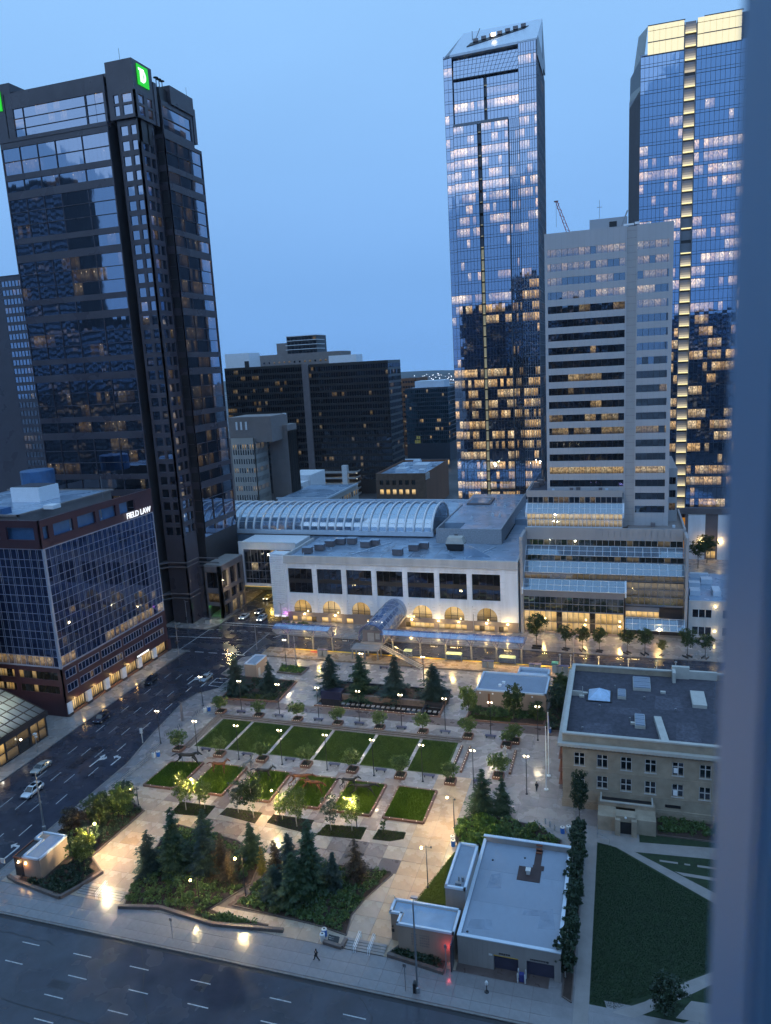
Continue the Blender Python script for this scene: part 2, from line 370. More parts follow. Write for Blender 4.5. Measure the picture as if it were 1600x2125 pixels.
def panes(parent, o, rot, cols, rows, state, m, budget=300, off=0., name='window_pane', slope=None):
    """window panes in the facade frame (origin o, u along the wall, outward = local -y); past the budget they join into one part"""
    q = []
    for j, (z0, z1) in enumerate(rows):
        for i, (a, b) in enumerate(cols):
            q.append((i, j, a, b, z0, z1))
    ca, sa = math.cos(rot), math.sin(rot)
    vs = []; fs = []; L_ = []; Q_ = []; U_ = []
    n = 0
    for i, j, a, b, z0, z1 in q:
        lit = state(i, j); rnd = R.choice(RQ)
        lit = round(lit*8)/8 if lit < .9 else round(lit*4)/4
        if n < budget:
            me = pane_mesh(b-a, z1-z0, lit, rnd, m)
            p = put(name, me, parent, loc=(o[0]+ca*a-sa*off, o[1]+sa*a+ca*off, o[2]+z0), rot=rot)
            n += 1
        else:
            k = len(vs)
            for (u, z) in ((a,z0),(b,z0),(b,z1),(a,z1)): vs.append((o[0]+ca*u-sa*off, o[1]+sa*u+ca*off, o[2]+z))
            fs.append((k,k+1,k+2,k+3)); L_.append(lit); Q_.append(rnd); U_ += [(0,0),(1,0),(1,1),(0,1)]
    if fs:
        me = bpy.data.meshes.new(name+'s'); me.from_pydata(vs, [], fs); me.materials.append(m); attrs(me, L_, Q_, U_)
        tag(put('upper_'+name+'s', me, parent), kind='stuff')
    return n
def grid(mb, o, rot, cols, rows, W, z0, z1, t):
    """wall piers and spandrels round a grid of openings, t thick, outer face on the facade plane"""
    ca, sa = math.cos(rot), math.sin(rot)
    def bx(a, b, c, d, y0=0., y1=t):
        if b-a < 1e-4 or d-c < 1e-4: return
        P_ = [(a,y0),(b,y0),(b,y1),(a,y1)]
        mb.prism([(o[0]+ca*u-sa*v, o[1]+sa*u+ca*v) for u, v in P_], o[2]+c, o[2]+d)
    e = [0]+[x for c in cols for x in c]+[W]
    for k in range(0, len(e), 2): bx(e[k], e[k+1], z0, z1)
    r = [z0]+[x for c in rows for x in c]+[z1]
    for (a, b) in cols:
        for k in range(0, len(r), 2): bx(a, b, r[k], r[k+1], .015)
def even(n, W, gap, m0=None, m1=None):
    m0 = gap if m0 is None else m0; m1 = gap if m1 is None else m1
    p = (W-m0-m1+gap)/n
    return [(m0+i*p, m0+i*p+p-gap) for i in range(n)]
def runs(n, p_on, length, rr, lo=.4, hi=1.):
    """switched-on stretches along one floor"""
    out = [0.]*n; i = 0
    while i < n:
        k = rr.randint(1, length)
        if rr.random() < p_on:
            b_ = rr.uniform(.5, 1)
            for j in range(i, min(n, i+k)): out[j] = b_*rr.uniform(lo, hi) if rr.random() > .14 else 0.
        i += k
    return out
# ================================================================ SETTING
g = MB(); n = 48
g.add([(5600*math.cos(2*PI*k/n), 5600*math.sin(2*PI*k/n), -.06) for k in range(n)], [tuple(range(n))])
struct('ground', g, M['ground'])
# far upland on the horizon, north
hb = MB()
for (x0, x1, y, h, sd) in ((-3600, 2200, 3900, 24, 1), (-3200, 1800, 3200, 10, 2)):
    rr = random.Random(sd); n = 40; pts = []
    for k in range(n+1):
        x = x0+(x1-x0)*k/n; z = h*(.75+.25*math.sin(k*.55+sd)+.12*math.sin(k*1.7)); pts.append((x, z))
    vs = []; fs = []
    for x, z in pts: vs += [(x, y-500, -1), (x, y-120, z*.7), (x, y+100, z), (x, y+1400, z*.9)]
    for k in range(n):
        for j in range(3): fs.append((k*4+j, (k+1)*4+j, (k+1)*4+j+1, k*4+j+1))
    hb.add(vs, fs)
struct('hills', hb, mat('far_hill', (.030,.045,.050), .9, var=.5, scale=.01))
rd = MB()
rd.box(-420, 38, -.05, 160, 73.4, 0)                       # south avenue
struct('south_avenue', rd, M['asphalt'])
rd = MB(); rd.prism([(-116,73.4),(-93,73.4),(-93,82),(-93,171),(-93,177.2),(-93,190),(-98,420),(-126,420),(-118,200),(-116,170)], -.05, 0)
struct('west_street', rd, M['asphalt'])
rd = MB(); rd.box(-93, 177.2, -.05, 160, 187, -.002); rd.box(-420, 172, -.05, -116.6, 187.4, -.002); struct('north_avenue', rd, M['asphalt'])
# rails set in the north avenue
tr = MB()
for y in (179.4, 180.9, 183.4, 184.9): tr.box(-420, y-.04, -.02, 160, y+.04, .012)
struct('tram_rails', tr, mat('rail_steel', (.12,.10,.09), .3, metal=.7))

def lane(Y, X97): return X97-.055*(Y-97)
mk = MB()
for X97 in (-108.65, -105.25, -101.95, -98.7):
    for k in range(9):
        y0 = 76.6+9.55*k+(3.2 if X97 == -98.7 else 0)*(1 if k > 0 else 0)
        if y0 > 162: continue
        mk.obox((lane(y0,X97), y0), (lane(y0+3.2,X97), y0+3.2), .13 if X97 != -98.7 else .17, .002, .006)
struct('west_lane_dashes', mk, M['paint'])
mk = MB()
for yy, xs in ((69.5, (-79.0,-70.4,-61.4,-52.2,-41.0,-31.3,-22.2,-12.8)), (66.2, (-78.8,-68.5,-59.2,-50.6,-40.6,-31,-22,-12)), (62.9, (-69.4,-59.8,-50,-40.5,-31,-21)), (59.6, (-68,-58,-48,-38,-28))):
    for x in xs: mk.box(x, yy-.07, .002, x+2.9, yy+.07, .006)
struct('south_lane_dashes', mk, M['paint'])
mk = MB()   # crossings and stop lines at the junction
mk.obox((-117.4,194.2),(-100,194.2), .45, .002,.006); mk.obox((-117.4,192.4),(-100,192.4), .2, .002,.006)
for k in range(9): mk.obox((-118.9+2.3*k,188.0),(-117.6+2.3*k,188.05), .2, .002,.006)
mk.obox((-119,171.2),(-119,188), .2, .002,.006); mk.obox((-98.8,171.2),(-98.9,188.2), .22, .002,.006)
mk.obox((-128.5,180.6),(-111.4,181.8), .3, .002,.006)
for k in range(5): mk.obox((-117.9+4.3*k,170.8),(-115.2+4.3*k,170.9), .3, .002,.006)
mk.obox((-96,171),(-91,171), .2, .002,.006); mk.obox((-94,188.2),(-96,184.5), .25, .002,.006)
struct('crossing_lines', mk, M['paint'])
mk = MB()   # hatched bay by the kerb
for a, b in (((-97.7,151.2),(-97.9,155.5)),((-97.9,155.5),(-94.9,155.7)),((-97.7,151.2),(-94.6,151.1)),((-97.8,153.3),(-94.8,153.4))): mk.obox(a, b, .16, .002,.006)
struct('bay_lines', mk, M['paint'])
def arrow(x, y, s, kind):
    a = MB(); z0, z1 = .002, .006
    if kind == 'left':
        P_ = [(.25,-2),(.55,-2),(.55,.9),(.3,1.25),(-.55,1.25),(-.55,1.75),(-1.25,1.0),(-.55,.3),(-.55,.8),(.1,.8),(.25,.6)]
    else:
        P_ = [(-.15,-2.6),(.15,-2.6),(.15,-.2),(.9,.4),(.9,.05),(1.35,.9),(.75,1.5),(.75,1.1),(.15,.6),(.15,1.0),(.55,1.0),(0,2.2),(-.55,1.0),(-.15,1.0)]
    mb = MB(); mb.prism([(x+px*s, y+py*s) for px, py in P_], z0, z1); return mb
for (x, y, k) in ((-101.5,114.2,'fwd'),(-97.9,115.0,'left'),(-103.4,153.5,'fwd'),(-99.7,152.0,'left'),(-96.4,85.9,'left')):
    struct('turn_arrow', arrow(x, y, 1.05, k), M['paint'])

# worn asphalt: sealed cracks and patches
rr = random.Random(17)
for k, (xa, ya, xb, yb) in enumerate(((-62,72.6,-50,58),(-46,72.4,-44,60),(-88,70.6,-74,70.2),(-30,72.5,-24,64),(-104,120,-99,168),(-112,100,-108,160),(-116,178,-98,183),(-110,88,-104,132),(-78,61,-20,60.6),(-12,72,-16,60),(-114,140,-100,141))):
    c = MB(); n = 9; P_ = [(xa+(xb-xa)*i/n+rr.uniform(-.35,.35), ya+(yb-ya)*i/n+rr.uniform(-.35,.35)) for i in range(n+1)]
    for a, b in zip(P_[:-1], P_[1:]): c.obox(a, b, rr.uniform(.05,.11), .001, .0035)
    struct('sealed_crack', c, M['rubber'])
for k, (x, y, w, d) in enumerate(((-51,68.2,1.4,2.6),(-28,66.5,5,1.6),(-70,64,3,1.2),(-106,110,2.2,9),(-103,140,1.8,6),(-112,182,4,3),(-104,176,6,2),(-16,70.6,2.4,1.4))):
    c = MB(); c.prism([(x+rr.uniform(-.1,.1),y),(x+w,y+rr.uniform(-.1,.1)),(x+w+rr.uniform(-.1,.1),y+d),(x,y+d)], .0005, .0028); struct('asphalt_patch', c, M['patch'])
# pavements (raised 0.13 above the roads)
pv = MB()
pv.prism([(-94,73.4),(40,73.4),(40,171),(-94.5,171),(-97.6,169),(-97.8,158),(-94.2,156.5),(-94.0,150),(-97.8,146),(-98.6,141),(-96.5,125.5),(-94.3,114)], -.05, .12)
base = struct('plaza_pavement', pv, M['slabd'])
pk = MB()
pk.box(-93.6, 73.2, -.04, 40, 73.44, .15)
W_ = [(-94.1,73.6),(-94.4,114),(-96.6,125.5),(-98.7,141),(-97.9,146),(-94.1,150),(-94.3,156.5),(-97.9,158),(-97.7,169),(-94.5,171.1)]
for a, b in zip(W_[:-1], W_[1:]): pk.obox(a, b, .28, -.04, .15)
struct('plaza_kerb', pk, M['kerb'])
gt = MB(); gt.box(-93.8, 72.66, -.02, 40, 73.19, .012); struct('south_gutter_shade', gt, M['black'])  # black strip: the kerb's shadow line put into the gutter colour
gt = MB()
for a, b in zip(W_[:-1], W_[1:]): gt.obox((a[0]-.26,a[1]), (b[0]-.26,b[1]), .24, -.02, .010)
struct('west_gutter_shade', gt, M['black'])  # same painted shadow line along the west kerb
wp = MB(); wp.prism([(-420,73.4),(-116,73.4),(-115.4,104),(-116.2,147),(-116.5,170.8),(-119,171.4),(-420,172)], -.05, .12)
struct('west_pavement', wp, M['slabg'])
wk = MB()
for a, b in zip([(-116,73.5),(-115.5,104),(-116.2,147),(-116.6,170.6)][:-1], [(-115.5,104),(-116.2,147),(-116.6,170.6)]): wk.obox(a, b, .25, -.04, .15)
struct('west_kerb', wk, M['kerb'])
np_ = MB(); np_.prism([(-98.8,189.5),(-96,187.2),(160,187.2),(160,290),(-98.6,290),(-99.8,200)], -.05, .12); np_.prism([(-420,187.6),(-120,187.6),(-118,192),(-120,225),(-126,290),(-420,290)], -.05, .12)
struct('north_pavement', np_, M['slabg'])
nk = MB(); nk.box(-95.5, 187.0, -.04, 160, 187.25, .15); nk.obox((-99.0,190),(-100,260), .25, -.04, .15); nk.obox((-118.2,192),(-120.2,225), .25, -.04, .15); nk.obox((-120,187.6),(-118.2,192), .25,-.04,.15); nk.obox((-200,187.5),(-120,187.6), .25,-.04,.15)
struct('north_kerb', nk, M['kerb'])
st_ = MB(); st_.box(-93.5, 171.05, -.05, 60, 177.2, .30)
struct('station_platform', st_, mat('platform_paving', (.30,.22,.15), .30, var=.2, scale=.8, rvar=.14))
ye = MB(); ye.box(-86, 176.5, .29, 60, 177.22, .312); struct('platform_edge_strip', ye, M['yellow'])
tk = MB()
for x in (-80.5, -10.6): tk.box(x, 175.2, .29, x+2.4, 176.5, .309)
struct('platform_warning_mats', tk, M['red'])

sp0 = MB(); sp0.prism([(-93.9,73.7),(-92.0,73.7),(-92.0,170.8),(-94.4,170.8),(-97.4,168.8),(-97.6,158.2),(-94.0,156.6),(-93.8,150),(-97.6,145.8),(-98.4,141),(-96.3,125.5),(-94.1,114)], .1, .142); struct('street_pavement', sp0, M['slabs'])
sp0 = MB(); sp0.prism([(-8,73.7),(40,73.7),(40,171),(-12,171),(-12,145),(-8,120)], .1, .138); struct('east_pavement', sp0, M['slabs'])
# paving slabs: each its own piece, uneven by a few millimetres
def slab(parent, x0, y0, x1, y1, z, m, cnt):
    k = (round(x1-x0,2), round(y1-y0,2), m.name)
    if k not in _pc:
        mb = MB(); w, h = x1-x0, y1-y0
        mb.box(0, 0, 0, w, h, .03); _pc[k] = mb.mesh('slab', m)
    return put('slab', _pc[k], parent, loc=(x0, y0, z+R.uniform(-.006,.006)), rot=(R.uniform(-.0012,.0012), R.uniform(-.0012,.0012), 0))
def inpoly(x, y, P_):
    c = False; n = len(P_)
    for i in range(n):
        a, b = P_[i], P_[(i+1)%n]
        if (a[1] > y) != (b[1] > y) and x < (b[0]-a[0])*(y-a[1])/(b[1]-a[1])+a[0]: c = not c
    return c
# south pavement slabs
for j, (y0, y1) in enumerate(((73.6,75.0),(75.035,76.9),(76.935,78.9))):
    x = -92.0
    while x < 12:
        w = 2.35; slab(base, x, y0, x+w-.035, y1, .115, M['slabs'], 0); x += w
HATCH = [(-57.5,99.2),(-53.5,96.5),(-42.3,94),(-33,95.2),(-34.8,100.4),(-46.4,99.4)]
DARK2 = [(-74,98),(-66,93),(-60,94),(-61,99.6),(-66,100.6)]
PLAZA = [(-92.2,79),(-8,79),(-8,120),(-12,145),(-12,170),(-92,170),(-92,150),(-92,125)]
slabs = []
def plaza_mat(x, y):
    if -30.9 < x < -27.4 and y < 123: return M['slabt']
    if inpoly(x, y, HATCH) or inpoly(x, y, DARK2): return M['slabb'] if R.random() < .8 else M['slabd']
    if 104.5 < y < 119 and -87 < x < -30:
        k = (x+86.6)/9.5; k -= math.floor(k)
        if k < .06 or k > .78: return M['slabb']
    if y < 100 and x < -60: return M['slabw'] if R.random() < .93 else M['slabt']
    if 140.2 < y < 145.3: return M['slabd'] if y > 141.8 else M['slabg']
    if 99 < y < 104.4 and x < -34: return M['slabw']
    return M['slabw'] if y < 106 and R.random() < .9 else M['slabg']
LAWN = (-84.6,123.2,-31,135.4)
x = -92.0
while x < -8:
    y = 79.0
    while y < 170:
        cx_, cy_ = x+1.57, y+1.57
        hidden = (-83 < cx_ < -32.5 and 125 < cy_ < 134) or (-68 < cx_ < -38 and 82 < cy_ < 92) or (-20.4 < cx_ < -7 and cy_ < 99) or (-29 < cx_ < -17 and 153.5 < cy_ < 161)
        if inpoly(cx_, cy_, PLAZA) and not hidden: slabs.append((x, y))
        y += 3.15
    x += 3.15
slabs.sort(key=lambda p: p[1])
rest = {}
for k, (x, y) in enumerate(slabs):
    m = plaza_mat(x+1.5, y+1.5)
    if k < 166: slab(base, x, y, x+3.10, y+3.10, .118, m, 0)
    else:
        rest.setdefault(m.name, (MB(), m))[0].box(x, y, .118, x+3.12, y+3.12, .148+R.uniform(-.005,.005))
for nm, (mb, m) in rest.items(): tag(part('far_slabs', mb, m, base), kind='stuff')

# lawns ------------------------------------------------------------
def blades(name, poly, dens, h, m, label, z, seed, w=.03, parent=None):
    rr = random.Random(seed); xs = [p[0] for p in poly]; ys = [p[1] for p in poly]
    area = abs(sum(poly[i][0]*poly[(i+1)%len(poly)][1]-poly[(i+1)%len(poly)][0]*poly[i][1] for i in range(len(poly))))/2
    n = int(area*dens); vs = []; fs = []; q = []
    while len(fs) < n:
        x = rr.uniform(min(xs), max(xs)); y = rr.uniform(min(ys), max(ys))
        if not inpoly(x, y, poly): continue
        a = rr.uniform(0, 2*PI); hh = h*rr.uniform(.5,1.3); dx, dy = math.cos(a)*w, math.sin(a)*w; lx, ly = rr.uniform(-.5,.5)*hh, rr.uniform(-.5,.5)*hh
        k = len(vs); vs += [(x-dx,y-dy,z),(x+dx,y+dy,z),(x+lx,y+ly,z+hh)]; fs.append((k,k+1,k+2)); q.append(min(1,max(0, .4*rr.random()+.6*(.5+.4*math.sin(x*.9+seed)*math.sin(y*1.1+x*.3)+.35*math.sin(x*.23+y*.31+seed)))))
    me = bpy.data.meshes.new(name); me.from_pydata(vs, [], fs); me.materials.append(m)
    at = me.attributes.new('rnd','FLOAT','FACE'); at.data.foreach_set('value', q)
    return tag(put(name, me), label, 'grass', None, 'stuff')
M['blade'] = leafmat('grass_blade', (.040,.075,.003), (.085,.13,.008))
M['blade2'] = leafmat('long_grass_blade', (.075,.14,.006), (.15,.24,.016))
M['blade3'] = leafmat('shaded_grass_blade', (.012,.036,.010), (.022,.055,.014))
lw = MB(); lw.box(-84.6, 123.2, .05, -31, 135.4, .17); struct('great_lawn', lw, M['grass'])
xs = [-84.4, -77.2, -67.7, -58.0, -48.3, -38.7, -31.1]
for i in range(6):
    blades('lawn_grass', [(xs[i]+.35,123.4),(xs[i+1]-.35,123.4),(xs[i+1]-.35,135.2),(xs[i]+.35,135.2)], 210, .10, M['blade'], 'mown green grass, %s lawn panel from the street' % ORD[i], .17, 40+i, .035)
lp = MB()
for x in xs[1:-1]: lp.box(x-.33, 123.2, .1, x+.33, 135.4, .19)
struct('lawn_paths', lp, M['slabg'])
# low steps round the lawn
sp_ = MB()
for k, d in enumerate((.0, .55, 1.1)):
    z = .20+.14*k
    sp_.box(-85.1-d-.5, 122.2, .1, -85.1-d, 135.9+d, z); sp_.box(-85.1-d, 135.5+d, .1, -30.4, 136.0+d, z)
struct('lawn_steps', sp_, M['wallstone'])
ln = MB()
for k in range(3): ln.box(-85.62-.55*k, 122.2, .2+.14*k, -85.55-.55*k, 136+.55*k, .225+.14*k); ln.box(-85.1, 135.5+.55*k, .2+.14*k, -30.4, 135.57+.55*k, .225+.14*k)
struct('step_nosings', ln, M['slabg'])
# horse beds
for i in range(6):
    x0 = -85.9+9.52*i; x1 = x0+7.1
    if i == 0: P_ = [(x0,107.5),(x1-1.2,107.6),(x1,108.6),(x1,117.2),(x0+.4,116.1)]
    else: P_ = [(x0,107.7),(x1,107.7),(x1,117.35),(x0,117.35)]
    t = thing('grass_bed', '%s long-grass bed from the street in the row below the lawns, stone edged' % ORD[i].capitalize(), 'planting bed', (x0+3.5,112.5,0), 'raised grass beds')
    nP = len(P_)
    for a, b in zip(P_, P_[1:]+P_[:1]): e_ = MB(); e_.obox(a, b, .38, .1, .52); part('edge_stone', e_, M['brickred'], t)
    s_ = MB(); s_.prism(P_, .1, .40); part('soil', s_, M['grass'], t)
    k = MB()
    for a, b in zip(P_, P_[1:]+P_[:1]):
        L_ = math.hypot(b[0]-a[0], b[1]-a[1]); nn = max(2, int(L_/2.3))
        for q in range(nn): f = (q+.5)/nn; k.cbox(a[0]+(b[0]-a[0])*f, a[1]+(b[1]-a[1])*f, .54, .06, .06, .05)
    tag(part('edge_lights', k, M['studlight'], t), kind='stuff')
    blades('bed_grass', [(p[0]*.94+.06*(x0+3.5), p[1]*.94+.06*112.5) for p in P_], 150, .36, M['blade2'], 'long green grass in the %s raised bed from the street' % ORD[i], .38, 70+i, .05)
# small tree beds south of the horse beds
TB = [[(-75.6,100.8),(-75.8,104.4),(-68.8,104.5),(-68.7,101.4)], [(-66.8,102.5),(-66.5,104.6),(-59.5,104.6),(-59.4,101.5),(-63,102.0)], [(-57.5,102.2),(-57.4,104.6),(-49.7,104.6),(-49.6,101.0),(-53,101.4)],
      [(-47.8,100.9),(-47.2,103.9),(-40.2,104.6),(-40.1,101.4)], [(-38.3,101.9),(-38.1,104.6),(-33.4,104.8),(-33.3,103.1),(-35.4,102.0)]]
for i, P_ in enumerate(TB):
    s_ = MB(); s_.prism(P_, .1, .20); o = struct('tree_bed', s_, M['soil'])
    blades('bed_turf', P_, 150 if i in (0,3,4) else 70, .16, M['blade'], 'patchy turf in the %s ground bed of the birch row' % ORD[i], .20, 90+i, .04)
# paths and grass on the right
pr = MB(); pr.box(-4.9, 73.6, .1, -3.2, 113.2, .165); struct('east_path', pr, mat('path_concrete', (.26,.24,.235), .5, var=.12, scale=.6, rvar=.1))
pth = bpy.data.materials['path_concrete']
pr = MB(); pr.prism([(-1.3,109.3),(1.6,108.6),(13.6,100.9),(30,91),(30,88.4),(12.6,99.2)], .1, .155); struct('diagonal_path', pr, pth)
pr = MB(); pr.prism([(-3.2,109.2),(-3.2,113.4),(3.2,113.4),(3.2,110.6),(30,113.2),(30,110.0),(2.1,108)], .1, .160); struct('porch_path', pr, pth)
pr = MB(); pr.prism([(-.6,77.4),(3.2,79.9),(6.3,82.8),(10.8,86.1),(30,100),(30,97.6),(10.6,84.1),(7.2,81.2),(1.9,77.2)], .1, .150); struct('lower_path', pr, pth)
pr = MB(); pr.prism([(8.4,81.3),(30,82.4),(30,79),(6.5,78.4)], .1, .152); struct('lower_path', pr, pth)
pr = MB(); pr.box(6, 106.55, .1, 8.6, 106.95, .162); pr.box(9.5,106.55,.1,10.3,106.9,.162); pr.box(11.3,106.5,.1,14,106.95,.162); pr.prism([(8.0,104.7),(30,104.0),(30,103.2),(9.2,104.0)],.1,.158); struct('stone_strips', pr, pth)
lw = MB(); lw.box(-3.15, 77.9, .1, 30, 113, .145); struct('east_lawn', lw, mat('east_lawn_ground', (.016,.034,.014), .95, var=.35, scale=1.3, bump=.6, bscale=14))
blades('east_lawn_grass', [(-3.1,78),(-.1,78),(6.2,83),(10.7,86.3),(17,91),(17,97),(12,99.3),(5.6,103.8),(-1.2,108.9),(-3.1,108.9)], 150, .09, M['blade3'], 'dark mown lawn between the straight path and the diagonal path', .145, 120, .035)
lw = MB(); lw.prism([(-28.4,86.5),(-24.6,101.8),(-22.6,101.8),(-19.4,99),(-19.4,83.2),(-28.4,83.2)], .1, .16); struct('garage_lawn', lw, M['grass'])
blades('garage_grass', [(-28.3,88.2),(-24.7,101.6),(-22.6,101),(-22.6,84),(-28.3,84)], 190, .12, M['blade'], 'sloping wedge of grass beside the garage roof box', .16, 121, .04)
# ================================================================ BUILDINGS, WEST SIDE
def text(name, body, size, m, parent, loc, rot, ext=.05, local=False, align='LEFT', bold=0.):
    c = bpy.data.curves.new(name, 'FONT'); c.body = body; c.size = size; c.extrude = ext; c.align_x = align; c.offset = bold
    o = bpy.data.objects.new(name, c); COL.objects.link(o)
    dg = bpy.context.evaluated_depsgraph_get(); me = bpy.data.meshes.new_from_object(o.evaluated_get(dg)); bpy.data.objects.remove(o)
    me.materials.clear(); me.materials.append(m)
    return put(name, me, parent, loc=loc, rot=rot, local=local)

# ---- maroon office block with navy curtain wall
fx, fy0, fy1 = -121.5, 129.0, 170.2
t = thing('office_block', 'maroon office block with navy curtain wall and white letters FIELD LAW', 'building', (-135,150,0))
b = MB(); b.box(-190, fy0+.35, 3.4, fx-.35, fy1, 40.2); b.box(-190, fy0+.35, 0, fx-1.6, fy1, 3.4); part('core', b, M['darkwall'], t)
# curtain wall, east face then south face
def flcols(W):
    c = []; x = .35
    pat = (1.5, 1.5, .46, 1.5, .46)
    k = 0
    while x < W-.4:
        w = min(pat[k%5], W-.3-x); c.append((x, x+w-.06)); x += w; k += 1
    return c
rowsz = []; z = 12.35
for k in range(13): h = 2.36 if k%2 == 0 else 1.86; rowsz.append((z, z+h-.09)); z += h
rr = random.Random(5)
colsE = flcols(fy1-fy0); colsS = flcols(40)
litE = [runs(len(colsE), .85, 9, rr, .35, .8)]+[[0]*len(colsE) for _ in range(13)]
for (j, i, v) in ((5,4,.25),(5,5,.2),(5,14,.4),(3,28,.2),(4,20,.12),(1,22,.15),(1,12,.2),(2,1,.15),(1,30,.3),(2,33,.2)): litE[j][i % len(colsE)] = v
frm = MB(); grid(frm, (fx,fy0,0), PI/2, colsE, rowsz, fy1-fy0, 12.0, 40.2, .3); part('curtain_frame', frm, M['mullion'], t)
panes(t, (fx,fy0,0), PI/2, colsE, rowsz, lambda i, j: litE[j][i], M['g_fl'], 230, .10)
litS = [runs(len(colsS), .7, 6, rr, .3, .8)]+[[0]*len(colsS) for _ in range(13)]
frm = MB(); grid(frm, (fx-40,fy0,0), 0, colsS, rowsz, 40, 12.0, 40.2, .3); part('curtain_frame', frm, M['mullion'], t)
panes(t, (fx-40,fy0,0), 0, colsS, rowsz, lambda i, j: litS[j][i], M['g_fl'], 0, .10)
cp = MB(); cp.box(fx-.25, fy0-.28, 12.0, fx+.3, fy0+.25, 40.2); part('corner_trim', cp, M['mullion'], t)
# parapet band with screened openings
b = MB()
for (o, rot, W_) in (((fx,fy0-.2,0), PI/2, fy1-fy0+.4), ((fx-40,fy0-.2,0), 0, 40.2)):
    co = [(.9,2.6),(4.1,10.5),(12.0,18.4),(19.8,26.2),(27.6,34.0)] if rot else even(4, W_, 1.9)
    grid(b, o, rot, co, [(42.2,45.0)], W_, 40.2, 46.6, .5)
part('parapet', b, M['maroon'], t)
b = MB(); b.box(-160, fy0+.7, 40.2, fx-.9, fy1-9, 40.4); part('roof_deck', b, M['membraned'], t)
for i, (a0, a1, h) in enumerate(((130.2,139,45.4),(140,150,45.2),(151,160.4,45.3))): b = MB(); b.box(fx-1.2, a0, 40.4, fx-.8, a1, h); part('blue_screen', b, M['bluetarp'], t)
b = MB(); b.box(-161, fy0+1.2, 41, fx-1.2, fy0+1.6, 45); part('blue_screen', b, M['bluetarp'], t)
b = MB(); b.box(-165, 133, 40.4, -131, 166, 46.8); b.box(-166,132,46.8,-130,132.5,47.2); b.box(-166,166,46.8,-130,166.5,47.2); b.box(-130.5,132,46.8,-130,166.5,47.2); part('roof_upstand', b, M['taupe'], t)
b = MB(); b.box(-164.5, 133.5, 46.8, -131, 165.5, 46.95); part('upper_roof', b, M['membraned'], t)
b = MB(); b.box(-147.4,148.5,46.95,-138.6,155.5,50.6); part('penthouse', b, M['white'], t); b = MB(); b.box(-147,149,50.6,-139,155,50.72); part('penthouse_roof', b, M['gravel'], t)
b = MB(); b.lathe([(4.6,46.9),(4.6,51.6),(4.4,51.8),(0.1,52.1)], 20, (-160,172)); part('blue_tank', b, M['bluetarp'], t, smooth=False)
b = MB(); b.box(-130,140,46.9,-127.2,142.6,47.8); part('roof_hatch', b, M['white'], t)
b = MB(); b.box(-140,132.6,46.9,-135,135.5,48.4); part('air_unit', b, M['bluetarp'], t)
b = MB(); b.tube([(-126.5,157,46.4),(-126.5,157,52)], .05); part('mast', b, M['metal'], t)
# two office storeys in maroon, shopfronts below
bl = MB()
co = [(1.2,4.6),(5.6,12.9),(13.9,21.4),(22.4,30.0),(31.0,39.6)]
sub = []
for a, b_ in co:
    k = max(3, round((b_-a)/1.15)); p = (b_-a)/k; sub += [(a+q*p, a+(q+1)*p-.08) for q in range(k)]
rws = [(5.7,7.5),(9.0,10.9)]
grid(bl, (fx,fy0,0), PI/2, co, rws, fy1-fy0, 3.4, 12.0, .35); part('wall', bl, M['maroon'], t)
for a, b_ in co:
    for (z0, z1) in rws:
        fr = MB()
        grid(fr, (fx+.03, fy0+a-.1, 0), PI/2, [(c0-a+.1, c1-a+.1) for c0, c1 in sub if a-.01 <= c0 < b_], [(z0+.08, z1-.08)], b_-a+.2, z0-.07, z1+.07, .12); part('window_frame', fr, M['mullion'], t)
panes(t, (fx,fy0,0), PI/2, sub, rws, lambda i, j: .0 if R.random() < .93 else .2, M['g_fl'], 70, .2)
bl = MB(); coS = [(40-20.5,40-13.5),(40-12.2,40-1.2)]; grid(bl, (fx-40,fy0,0), 0, coS, rws, 40, 0, 12.0, .35); part('wall', bl, M['maroon'], t)
sub2 = []
for a, b_ in coS:
    k = 9; p = (b_-a)/k; sub2 += [(a+q*p, a+(q+1)*p-.1) for q in range(k)]
panes(t, (fx-40,fy0,0), 0, sub2, rws, lambda i, j: (.35 if (i < 13 and R.random() < .55) else .0), M['g_shop'], 0, .2)
sh = MB()
for k in range(7):
    y = fy0+.2+k*6.7; q = MB(); q.box(fx-1.1, y, .1, fx+.25, y+1.5, 3.4); part('shop_pier', q, M['white'] if k not in (6,) else M['maroon'], t)
    q = MB(); q.box(fx-1.15, y-.05, .1, fx+.3, y+1.55, .75); part('pier_base', q, M['darkwall'], t)
ssub = []
for k in range(6):
    a = 1.9+k*6.7; n = 7; ssub += [(a+q*.68, a+q*.68+.56) for q in range(n)]
sb_ = MB(); grid(sb_, (fx-.5,fy0,0), PI/2, ssub, [(.8,3.2)], fy1-fy0, .1, 3.4, .12); part('shopfront_frame', sb_, M['black'], t)
panes(t, (fx-.5,fy0,0), PI/2, ssub, [(.8,3.2)], lambda i, j: R.uniform(.5,1.0), M['g_shop'], 60, .06, 'shop_pane')
ss = MB(); ss.box(fx-.45, fy0+1.8, .1, fx+.1, fy1-.5, .55); part('shop_sill', ss, M['brickside'], t)
sg = MB(); sg.box(fx+.02, 155.4, 3.55, fx+.14, 161.4, 4.35); part('shop_sign', sg, M['darkwall'], t)
sl_ = MB()
for k in range(9): sl_.box(fx+.14, 155.9+k*.58, 3.72, fx+.2, 156.36+k*.58, 4.18)
part('shop_sign_letters', sl_, M['whitesign'], t)
text('sign_letters', 'FIELD LAW', 2.1, M['whitesign'], t, (fx+.35, 158.4, 40.6), (PI/2, 0, PI/2), .08, bold=.02)
for y in (133, 140, 146.6, 153.2, 160): lamp((fx+.9, y, 2.9), 130, (1,.62,.22), .15)

